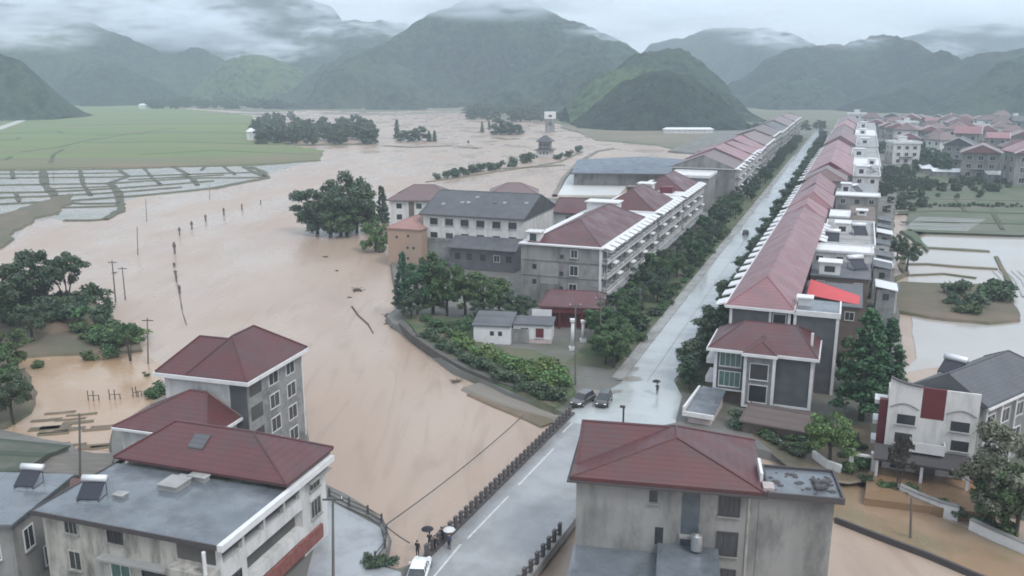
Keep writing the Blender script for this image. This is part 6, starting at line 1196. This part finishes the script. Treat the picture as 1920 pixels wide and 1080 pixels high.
# ------------------------------------------------------------------ poles, posts and cables
def pole(label, u, vb, vt, z=0.0, cross=True, r0=.14, lean=0.0, group='poles standing in the flood', ut=None):
    x, y = G(u, vb, z); d = ray(u, vt); h = CAM_H + d[2] * y / d[1] - z; ut = u if ut is None else ut; p = at_depth(ut, vt, y); dx = p[0] - x
    r = thing('utility_pole', label, 'pole', (x, y, z), 0, group)
    MB().tube([(0, 0, -1), (dx, 0, h)], [r0, r0 * .65], 7).build('shaft', M['pole'], r)
    if cross:
        MB().box(dx - .9, dx + .9, -.06, .06, h - .5, h - .36).build('crossarm', M['metal_dark'], r)
        for k in (-.75, 0, .75): MB().tube([(dx + k, 0, h - .36), (dx + k, 0, h - .12)], .05, 5).build('insulator', M['trim_white'], r)
    return r
POLES = [('leaning double pole in the flood, left one of the pair', 217, 567, 488, 210, True, .17), ('leaning pole in the flood, right one of the pair', 235, 562, 500, 229, True, .15), ('lone slender pole in the flood above the pair', 258, 478, 425, 257, False, .14), ('slender pole in the flood near the paddies', 275, 415, 372, 273, False, .13), ('pole at the tip of the left bank beside the leaning tree', 277, 683, 596, 276, True, .14), ('thin far pole at the paddy edge', 393, 374, 345, 393, False, .13), ('thin pole in the wet paddies', 100, 338, 312, 100, False, .13)]
for lab, u, vb, vt, ut, cr, r0 in POLES: pole(lab, u, vb, vt, 0, cr, r0, ut=ut)
for lab, u, vb, vt, z, cr in (('dark pole between the low sheds and the flat-roofed house', 149, 935, 775, .8, False), ('tall pole at the green triangle beside the parked cars', 1079, 722, 568, ZG, True), ('pole with fittings at the start of the left verge', 1126, 668, 556, ZG, True), ('pole among the left verge trees, second from the bridge', 1200, 606, 536, ZG, False), ('pole among the left verge trees, third from the bridge', 1279, 500, 459, ZG, False), ('pole among the left verge trees, fourth from the bridge', 1332, 446, 408, ZG, False), ('dark pole in front of the flat-roofed house at the river corner', 624, 1115, 928, .8, True), ('short dark pole beside the flooded lane', 1709, 1008, 932, .3, False)):
    pole(lab, u, vb, vt, z, cr, .15, group='utility poles in the town')
for k, (u, v, h) in enumerate(((328, 476, 3.2), (337, 441, 2.4), (360, 430, 2.6), (386, 415, 2.2), (420, 404, 2.6), (454, 394, 2.2), (489, 383, 1.6), (331, 528, 2.0), (337, 550, 1.8), (327, 500, 1.0), (329, 514, .9))):
    x, y = G(u, v, 0); r = thing('flooded_post', f'drowned roadside post sticking out of the flood, {nth(k + 1)} of the curving line', 'post', (x, y, 0), .3 * k, 'drowned roadside posts')
    MB().box(-.22, .22, -.18, .18, -1, h).build('shaft', M['pole'], r); MB().box(-.4, .4, -.12, .12, h * .55, h * .8).build('plate', M['wood'], r)
for k, (u, v, w_) in enumerate(((330, 590, 2), (338, 565, 1.5))):
    pass
mb = MB(); strip(mb, [G(u, v, .05) for u, v in ((329, 515), (337, 552), (342, 585), (350, 610))], .16, .04, .3, 1.6); struct(mb.build('drift_line', M['wood']), 'stuff')
for k, (u, v) in enumerate(((166, 752), (176, 752), (206, 750), (216, 750), (250, 746), (256, 744))):
    x, y = G(u, v, 0); r = thing('fence_frame', f'drowned wooden frame in the small flooded yard, {nth(k + 1)} from the left', 'frame', (x, y, 0), .2, 'drowned wooden frames')
    MB().tube([(0, 0, -.5), (0, 0, 1.6)], .07, 5).tube([(.7, 0, -.5), (.7, 0, .9)], .07, 5).build('posts', M['wood'], r); MB().tube([(0, 0, .8), (.7, 0, .85)], .05, 5).build('bar', M['wood'], r)
def cable(label, p, q, sag, rad=.035, n=14):
    p, q = Vector(p), Vector(q); pts = []
    for i in range(n + 1):
        f = i / n; a = p.lerp(q, f); a.z -= sag * 4 * f * (1 - f); pts.append(a - p)
    r = MB().tube(pts, rad, 4).build('power_cable', M['metal_dark']); r.location = p; tag(r, label, 'cable', 'power cables'); return r
cable('dark cable slanting over the flood towards the bridge end', at_depth(722, 985, 76), at_depth(982, 778, 107), .5, .06)
cable('short dark cable from the corner pole towards the bridge', at_depth(722, 985, 76), at_depth(768, 1018, 73), .1, .06)
for k, (a, bq) in enumerate((((1079, 572), (1126, 560)), ((1126, 560), (1200, 540)), ((1200, 540), (1279, 462)), ((1279, 462), (1332, 411)))):
    D = {1079: G(1079, 722, ZG)[1], 1126: G(1126, 668, ZG)[1], 1200: G(1200, 606, ZG)[1], 1279: G(1279, 500, ZG)[1], 1332: G(1332, 446, ZG)[1]}
    cable(f'thin cable over the left verge, {nth(k + 1)} span from the bridge', at_depth(*a, D[a[0]]), at_depth(*bq, D[bq[0]]), .7, .03)
# riverside fence on the near bank
P = [Vector((*G(u, v, .8), 0)) for u, v in ((618, 935), (655, 953), (690, 968), (716, 984), (725, 1006), (722, 1032), (704, 1056))]
r = thing('riverside_fence', 'low dark fence along the wet forecourt at the river corner', 'fence', (P[0].x, P[0].y, .8)); pm = MB().box(-.1, .1, -.1, .1, -.6, 1.25).mesh('post', M['rail'])
for a in P: put('post', pm, r, (a - P[0]))
for z in (.45, .95):
    q = MB()
    for a, bq in zip(P, P[1:]): q.tube([a - P[0] + Vector((0, 0, z)), bq - P[0] + Vector((0, 0, z))], .06, 5)
    q.build('rail', M['rail'], r)
mb = MB()
for a, bq in zip(P, P[1:]):
    d = (bq - a).normalized(); nn = Vector((d.y, -d.x, 0)) * .25; mb.prism([((a - nn).x, (a - nn).y), ((a + nn).x, (a + nn).y), ((bq + nn).x, (bq + nn).y), ((bq - nn).x, (bq - nn).y)], -1.0, 1.05)
tag(mb.build('river_wall', M['plaster_grey']), 'low stained river wall under the dark fence at the river corner', 'wall')
mb = MB(); mb.prism([G(*p, .8) for p in ((560, 1140), (612, 935), (714, 990), (722, 1030), (700, 1058), (752, 1074), (760, 1140))], .2, .86); struct(mb.build('wet_forecourt', mat('wet_forecourt', (0.30, 0.32, 0.335), 0.16, (0.25, 0.265, 0.28), 0.2, stain=(0.2, 0.21, 0.22), stain_scale=.2, rvar=.08)))
# stone revetment of the triangle
wallrun('long dark stone revetment along the river edge of the green triangle', [(752, 618), (775, 640), (820, 672), (870, 702), (930, 728), (990, 748), (1040, 762)], .1, 1.5, .9, mat('revetment', (0.10, 0.09, 0.08), .9, (.07, .065, .06), .6, bump=.5, bscale=1.5), 'revetment', base=.2)
mb = MB(); strip(mb, [G(u, v, .35) for u, v in ((885, 722), (930, 742), (985, 760), (1055, 778))], 3.2, .45, 1, .2); struct(mb.build('stone_apron', MATS['dike']))
mb = MB(); strip(mb, [G(u, v, .2) for u, v in ((890, 735), (940, 758), (1000, 782), (1030, 795))], 2.6, .25, 1, .3); struct(mb.build('bank_toe', mud_m))
# driftwood
for k, (u, v, sz) in enumerate(((670, 545, 1.0), (735, 606, .9), (728, 592, .7), (752, 615, 1.1), (655, 558, .35), (855, 716, .6), (610, 482, .6), (632, 508, .4), (215, 512, .4), (270, 700, .4))):
    x, y = G(u, v, 0); mb = MB(); rnd = random.Random(k)
    for j in range(9): a = rnd.uniform(0, 3.1); l_ = sz * rnd.uniform(.6, 1.6); c = (rnd.uniform(-.8, .8) * sz, rnd.uniform(-.6, .6) * sz, rnd.uniform(0, .35) * sz); mb.tube([(c[0] - l_ * math.cos(a), c[1] - l_ * math.sin(a), c[2]), (c[0] + l_ * math.cos(a), c[1] + l_ * math.sin(a), c[2] + rnd.uniform(-.1, .3) * sz)], [.12 * sz, .05 * sz], 5)
    mb.ball((0, 0, .1), .9 * sz, .7 * sz, .4 * sz, 8, 5); o = mb.build('drift_debris', M['wood']); o.location = (x, y, 0)
    tag(o, f'dark clump of drifting debris in the flood, {nth(k + 1)} of ten', 'debris', 'drifting debris')
mb = MB(); pts = [Vector((*G(u, v, .05), .05)) for u, v in ((660, 575), (672, 592), (690, 608), (700, 625))]; mb.tube([p - pts[0] for p in pts], [.22, .2, .18, .1], 6); o = mb.build('drift_log', M['wood']); o.location = pts[0]; tag(o, 'long dark log boom lying in the flood off the triangle', 'log')

# ------------------------------------------------------------------ vehicles
def car(label, p, rz, paint, group, L=4.5, W=1.8, H=1.5, suv=False):
    r = thing('parked_car', label, 'car', p, rz, group); n = 10
    prof = [(-L / 2, .55, .62), (-L / 2 + .15, .35, .85), (-L / 2 + .9, .30, .95), (-L / 2 + 1.2, .28, .97), (0, .28, .95), (L / 2 - 1.0, .28, .92), (L / 2 - .3, .32, .80), (L / 2, .5, .62)]
    b_ = MB(); rings = []
    for (y, z0, z1) in prof:
        k = .86 if abs(y) > L / 2 - .1 else (.95 if abs(y) > L / 2 - .4 else 1); hw = W / 2 * k
        rings.append([(-hw * .92, y, z0), (-hw, y, z0 + .15), (-hw, y, z1 - .12), (-hw * .86, y, z1), (hw * .86, y, z1), (hw, y, z1 - .12), (hw, y, z0 + .15), (hw * .92, y, z0)])
    def loft(mb, rings):
        m_ = len(rings[0]); o = [q for g in rings for q in g]; mb.add(o, [(i * m_ + k, i * m_ + (k + 1) % m_, (i + 1) * m_ + (k + 1) % m_, (i + 1) * m_ + k) for i in range(len(rings) - 1) for k in range(m_)] + [tuple(range(m_ - 1, -1, -1)), tuple((len(rings) - 1) * m_ + k for k in range(m_))])
    loft(b_, rings)
    y0, y1, y2, y3 = ((-L / 2 + .35, -L / 2 + .7, L / 2 - 1.9, L / 2 - 1.15) if suv else (-L / 2 + .7, -L / 2 + 1.25, L / 2 - 2.0, L / 2 - 1.15)); hw = W / 2 * .86
    b_.add([(-hw * .8, y1, H), (hw * .8, y1, H), (hw * .8, y2, H), (-hw * .8, y2, H), (-hw * .84, y1 - .06, H - .07), (hw * .84, y1 - .06, H - .07), (hw * .84, y2 + .1, H - .07), (-hw * .84, y2 + .1, H - .07)], [(0, 1, 2, 3), (0, 4, 5, 1), (1, 5, 6, 2), (2, 6, 7, 3), (3, 7, 4, 0)])
    b_.build('body', paint, r, True).data.polygons.foreach_set('use_smooth', [False] * len(b_.f))
    g = MB(); g.add([(-hw, y0, .95), (hw, y0, .95), (hw, y3, .93), (-hw, y3, .93), (-hw * .84, y1 - .06, H - .07), (hw * .84, y1 - .06, H - .07), (hw * .84, y2 + .1, H - .07), (-hw * .84, y2 + .1, H - .07)], [(0, 4, 5, 1), (1, 5, 6, 2), (2, 6, 7, 3), (3, 7, 4, 0)]); g.build('windows', M['glass'], r)
    pl = MB()
    for sx in (-1, 1):
        for yy in (y1 - .02, (y1 + y2) / 2, y2 + .05): pl.tube([(sx * hw * .99, yy, .95), (sx * hw * .83, yy, H - .05)], .045, 4)
    pl.build('pillars', paint, r)
    tm = MB().tube([(-.11, 0, 0), (.11, 0, 0)], .32, 14).mesh('tyre', M['tyre']); rm = MB().tube([(-.12, 0, 0), (.12, 0, 0)], .19, 10).mesh('rim', M['steel'])
    for sx in (-1, 1):
        for yy in (-L / 2 + .85, L / 2 - .85): o = put('wheel', tm, r, (sx * (W / 2 - .08), yy, .32)); put('rim', rm, o)
        MB().ball((sx * (W / 2 - .33), L / 2 - .06, .66), .2, .09, .09).build('headlight', M['lamp_glass'], r); MB().box(sx * (W / 2 - .3) - .16, sx * (W / 2 - .3) + .16, -L / 2 - .01, -L / 2 + .1, .68, .84).build('tail_light', M['lamp_red'], r)
        MB().box(sx * (W / 2 + .03) - .09, sx * (W / 2 + .03) + .09, y2 + .25, y2 + .4, .95, 1.08).build('wing_mirror', paint, r)
    MB().box(-.24, .24, -L / 2 - .02, -L / 2 + .04, .48, .6).build('number_plate', M['glass_blue'], r)
    MB().box(-W / 2 + .15, W / 2 - .15, L / 2 - .05, L / 2 + .03, .38, .5).build('bumper', M['metal_dark'], r)
    return r
black = mat('car_black', (0.02, 0.021, 0.024), 0.25, coat=.8); white = mat('car_white', (0.72, 0.73, 0.75), 0.3, coat=.8); dgrey = mat('car_grey', (0.05, 0.05, 0.055), 0.3, coat=.8)
c = G(1132, 757, rz0); car('black car on the wet road at the bridge end, right of the pair', (c[0], c[1], rz0 + .1), math.pi - AZ + R(4), black, 'cars at the bridge end', suv=True, H=1.6)
c = G(1093, 757, rz0); car('dark grey car at the bridge end beside the railing, left of the pair', (c[0], c[1], rz0 + .1), math.pi - AZ - R(14), dgrey, 'cars at the bridge end', suv=True, H=1.6)
c = G(786, 1078, rz0); car('white car at the bottom edge beside the bridge railing', (c[0], c[1], rz0 - .15), R(-4), white, None)
c = G(1398, 441, rz0); car('small dark car far along the wet road', (c[0], c[1], rz0 + .1), -AZ, black, None, L=3.6, W=1.6, suv=True, H=1.65)

# ------------------------------------------------------------------ people
def person_mesh(name, top, bottom, arm=(0.3, .25)):
    """one skinned body, about 1.7 m, standing, facing -y"""
    J = {'pel': ((0, 0, .92), .15), 'wst': ((0, 0, 1.08), .135), 'chs': ((0, 0, 1.30), .165), 'nck': ((0, 0, 1.47), .06), 'hd0': ((0, -.015, 1.56), .085), 'hd1': ((0, -.02, 1.66), .095),
         'lh': ((-.09, 0, .86), .1), 'lk': ((-.10, -.02, .48), .065), 'la': ((-.10, .02, .09), .045), 'lf': ((-.11, -.15, .03), .04), 'rh': ((.09, 0, .86), .1), 'rk': ((.10, -.02, .48), .065), 'ra': ((.10, .03, .09), .045), 'rf': ((.11, -.14, .03), .04),
         'ls': ((-.19, 0, 1.40), .07), 'le': ((-.25, .02, 1.14), .05), 'lw': ((-.26, -.06, .90), .035), 'lp': ((-.26, -.08, .84), .04), 'rs': ((.19, 0, 1.40), .07), 're': ((.24, -.03, 1.15), .05), 'rw': ((.18, -.25, 1.22), .035), 'rp': ((.17, -.29, 1.24), .04)}
    E = [('pel', 'wst'), ('wst', 'chs'), ('chs', 'nck'), ('nck', 'hd0'), ('hd0', 'hd1'), ('pel', 'lh'), ('lh', 'lk'), ('lk', 'la'), ('la', 'lf'), ('pel', 'rh'), ('rh', 'rk'), ('rk', 'ra'), ('ra', 'rf'), ('chs', 'ls'), ('ls', 'le'), ('le', 'lw'), ('lw', 'lp'), ('chs', 'rs'), ('rs', 're'), ('re', 'rw'), ('rw', 'rp')]
    for side, base, dirn in (('l', J['lp'][0], Vector((0, -.25, -1))), ('r', J['rp'][0], Vector((0, -.6, .8)))):
        for k in range(5):
            off = (k - 1.5) * .018; ln = (.05, .075, .08, .072, .058)[k]; a = Vector(base) + Vector((off if k else -.035, 0, 0)) + dirn.normalized() * .02; bq = a + dirn.normalized() * ln * .6 + Vector((-.02 if k == 0 else 0, -.012, 0)); cq = bq + dirn.normalized() * ln * .4 + Vector((0, -.03, 0))
            J[f'{side}f{k}a'] = (bq, .011); J[f'{side}f{k}b'] = (cq, .008); E += [(side + 'p', f'{side}f{k}a'), (f'{side}f{k}a', f'{side}f{k}b')]
    keys = list(J); me = bpy.data.meshes.new(name); me.from_pydata([tuple(J[k][0]) for k in keys], [(keys.index(a), keys.index(c)) for a, c in E], []); o = bpy.data.objects.new('tmp', me); COL.objects.link(o)
    o.modifiers.new('s', 'SKIN'); 
    if not me.skin_vertices: me.skin_vertices.new()
    for i, k in enumerate(keys): me.skin_vertices[0].data[i].radius = (J[k][1],) * 2; me.skin_vertices[0].data[i].use_root = (k == 'pel')
    sb = o.modifiers.new('d', 'SUBSURF'); sb.levels = 1; sb.render_levels = 1
    dg = bpy.context.evaluated_depsgraph_get(); ev = bpy.data.meshes.new_from_object(o.evaluated_get(dg)); bpy.data.objects.remove(o)
    ev.materials.clear()
    for m in (M['skin'], top, bottom, M['tyre']): ev.materials.append(m)
    for p in ev.polygons:
        z = p.center.z; x = abs(p.center.x); hand = (z < .93 and x > .22) or (p.center.y < -.2 and z > 1.0 and z < 1.5)
        p.material_index = 3 if z < .07 else (0 if (hand or z > 1.47) else (2 if z < .95 else 1)); p.use_smooth = True
    ev.name = name; return ev
def person(label, p, rz, top, bottom, s=1.0):
    r = put('person', person_mesh('person', top, bottom)); r.location = p; r.rotation_euler = (0, 0, rz); r.scale = (s, s, s); tag(r, label, 'person', 'people at the bridge')
    h = MB(); h.ball((0, .012, 1.70), .098, .108, .075, 10, 6); h.ball((0, .045, 1.645), .09, .085, .085, 10, 6); h.build('hair', M['hair'], r, True)
    f = MB(); f.ball((-.032, -.108, 1.655), .012, .008, .008, 6, 4); f.ball((.032, -.108, 1.655), .012, .008, .008, 6, 4); f.build('eyes', M['hair'], r)
    f = MB(); f.ball((0, -.118, 1.625), .014, .02, .022, 6, 4); f.ball((-.095, -.01, 1.63), .015, .025, .035, 6, 4); f.ball((.095, -.01, 1.63), .015, .025, .035, 6, 4); f.build('nose_and_ears', M['skin'], r)
    MB().box(-.028, .028, -.109, -.1, 1.582, 1.592).build('mouth', M['maroon'], r)
    return r
def umbrella(label, p, m, rad=.62):
    r = thing('umbrella', label, 'umbrella', p, 0, 'umbrellas at the bridge'); q = MB(); vs = [(0, 0, .95)]; n = 8
    for k in range(3):
        f = (k + 1) / 3
        for i in range(n): a = i * 2 * math.pi / n; vs.append((rad * f * math.cos(a), rad * f * math.sin(a), .95 - .26 * f ** 1.8))
    fs = [(0, 1 + i, 1 + (i + 1) % n) for i in range(n)] + [(1 + k * n + i, 1 + (k + 1) * n + i, 1 + (k + 1) * n + (i + 1) % n, 1 + k * n + (i + 1) % n) for k in range(2) for i in range(n)]; nv = len(vs)
    q.add(vs + [(x, y, z - .012) for x, y, z in vs], fs + [tuple(nv + i for i in reversed(f)) for f in fs]); q.build('canopy', m, r); MB().tube([(0, 0, -.02), (0, 0, 1.02)], .012, 5).build('shaft', M['steel'], r); return r
navy = mat('cloth_navy', (.012, .014, .022), .8); blk = mat('cloth_black', (.01, .01, .011), .8); wht = mat('cloth_pale', (.5, .5, .5), .7); jean = mat('cloth_blue', (.035, .05, .08), .8)
def stand(u, v, label, rz, top, bottom, umb=None, z=rz0 + .1, s=1.0):
    x, y = G(u, v, z); r = person(label, (x, y, z), rz, top, bottom, s)
    if umb:
        o = Vector((.17 * math.cos(rz) + .315 * math.sin(rz), .17 * math.sin(rz) - .315 * math.cos(rz), 1.20)) * s
        umbrella(umb[0], (x + o.x, y + o.y, z + o.z), umb[1])
stand(806, 1028, 'person in dark clothes under a dark umbrella at the near end of the railing', R(190), navy, blk, ('dark umbrella held at the near end of the railing', navy))
stand(783, 1044, 'person in black walking behind the white car', R(160), blk, blk)
stand(828, 1018, 'person in dark trousers leaning at the railing beside the dark umbrella', R(200), navy, blk)
stand(842, 1030, 'person in blue trousers under a pale umbrella beside the road marking', R(150), jean, navy, ('pale umbrella beside the road marking', wht))
stand(1232, 740, 'person in black at the right edge of the wet road by the first street tree', R(170), blk, blk, ('black umbrella by the first street tree', blk))
stand(816, 1034, 'person in black nearest the kerb at the railing end', R(100), blk, navy)

# ------------------------------------------------------------------ haze and hill mist
mb = MB(); mb.box(-5200, 5200, -260, 5000, -7, 450); hz = mb.build('haze', None)
hm = bpy.data.materials.new('haze'); hm.use_nodes = True; n = hm.node_tree.nodes; n.clear(); out = n.new('ShaderNodeOutputMaterial'); pv = n.new('ShaderNodeVolumePrincipled')
pv.inputs['Color'].default_value = (0.77, 0.90, 1.0, 1); pv.inputs['Density'].default_value = 0.00026; pv.inputs['Anisotropy'].default_value = 0.1
hm.node_tree.links.new(pv.outputs[0], out.inputs['Volume']); hz.data.materials.clear(); hz.data.materials.append(hm); hz['kind'] = 'stuff'; hz['label'] = 'thin even rain haze filling the valley'
def mist(u, v, D, rx, ry, rz_, dens, seed):
    p = at_depth(u, v, D); o = MB().ball((0, 0, 0), 1, 1, 1, 20, 12).build('mist_bank', None, None, True); o.location = p; o.scale = (rx, ry, rz_); o['kind'] = 'stuff'; o['label'] = 'drifting bank of mist clinging to the hills'
    m = bpy.data.materials.new('mist'); m.use_nodes = True; n = m.node_tree.nodes; l = m.node_tree.links; n.clear(); out = n.new('ShaderNodeOutputMaterial'); pv = n.new('ShaderNodeVolumePrincipled')
    pv.inputs['Color'].default_value = (.9, .95, 1, 1); pv.inputs['Anisotropy'].default_value = .1
    tc = n.new('ShaderNodeTexCoord'); ln = n.new('ShaderNodeVectorMath'); ln.operation = 'LENGTH'; l.new(tc.outputs['Object'], ln.inputs[0])
    fa = n.new('ShaderNodeMapRange'); fa.interpolation_type = 'SMOOTHSTEP'; fa.inputs[1].default_value = 1.0; fa.inputs[2].default_value = .15; l.new(ln.outputs['Value'], fa.inputs[0])
    mp = n.new('ShaderNodeMapping'); mp.inputs['Location'].default_value = (seed * 3.1, seed * 1.7, 0); l.new(tc.outputs['Object'], mp.inputs[0])
    t = n.new('ShaderNodeTexNoise'); t.inputs['Scale'].default_value = 3.2; t.inputs['Detail'].default_value = 6; t.inputs['Distortion'].default_value = .5; l.new(mp.outputs[0], t.inputs['Vector'])
    r2 = n.new('ShaderNodeMapRange'); r2.inputs[1].default_value = .44; r2.inputs[2].default_value = .64; l.new(t.outputs['Fac'], r2.inputs[0])
    m1 = n.new('ShaderNodeMath'); m1.operation = 'MULTIPLY'; l.new(fa.outputs[0], m1.inputs[0]); l.new(r2.outputs[0], m1.inputs[1])
    m2 = n.new('ShaderNodeMath'); m2.operation = 'MULTIPLY'; m2.inputs[1].default_value = dens * 5; l.new(m1.outputs[0], m2.inputs[0]); l.new(m2.outputs[0], pv.inputs['Density']); l.new(pv.outputs[0], out.inputs['Volume'])
    o.data.materials.clear(); o.data.materials.append(m)
for a in ((110, 10, 1790, 330, 130, 55, .006, 1), (330, 45, 2020, 280, 160, 75, .010, 2), (500, 95, 1980, 190, 110, 40, .006, 11), (40, 62, 1500, 170, 130, 40, .004, 3), (930, -12, 1500, 280, 140, 55, .010, 4), (1150, 62, 1640, 130, 90, 26, .006, 5), (790, 44, 1800, 160, 110, 40, .006, 6), (640, 60, 2080, 150, 110, 35, .006, 12), (1300, 30, 2150, 300, 180, 50, .006, 7), (1470, 66, 1950, 150, 110, 36, .006, 14), (1860, 30, 2300, 380, 220, 60, .008, 8), (1600, 78, 1520, 80, 60, 20, .004, 9), (610, 14, 2250, 160, 120, 45, .004, 10), (1760, 92, 1560, 90, 70, 22, .004, 15)):
    mist(*a)
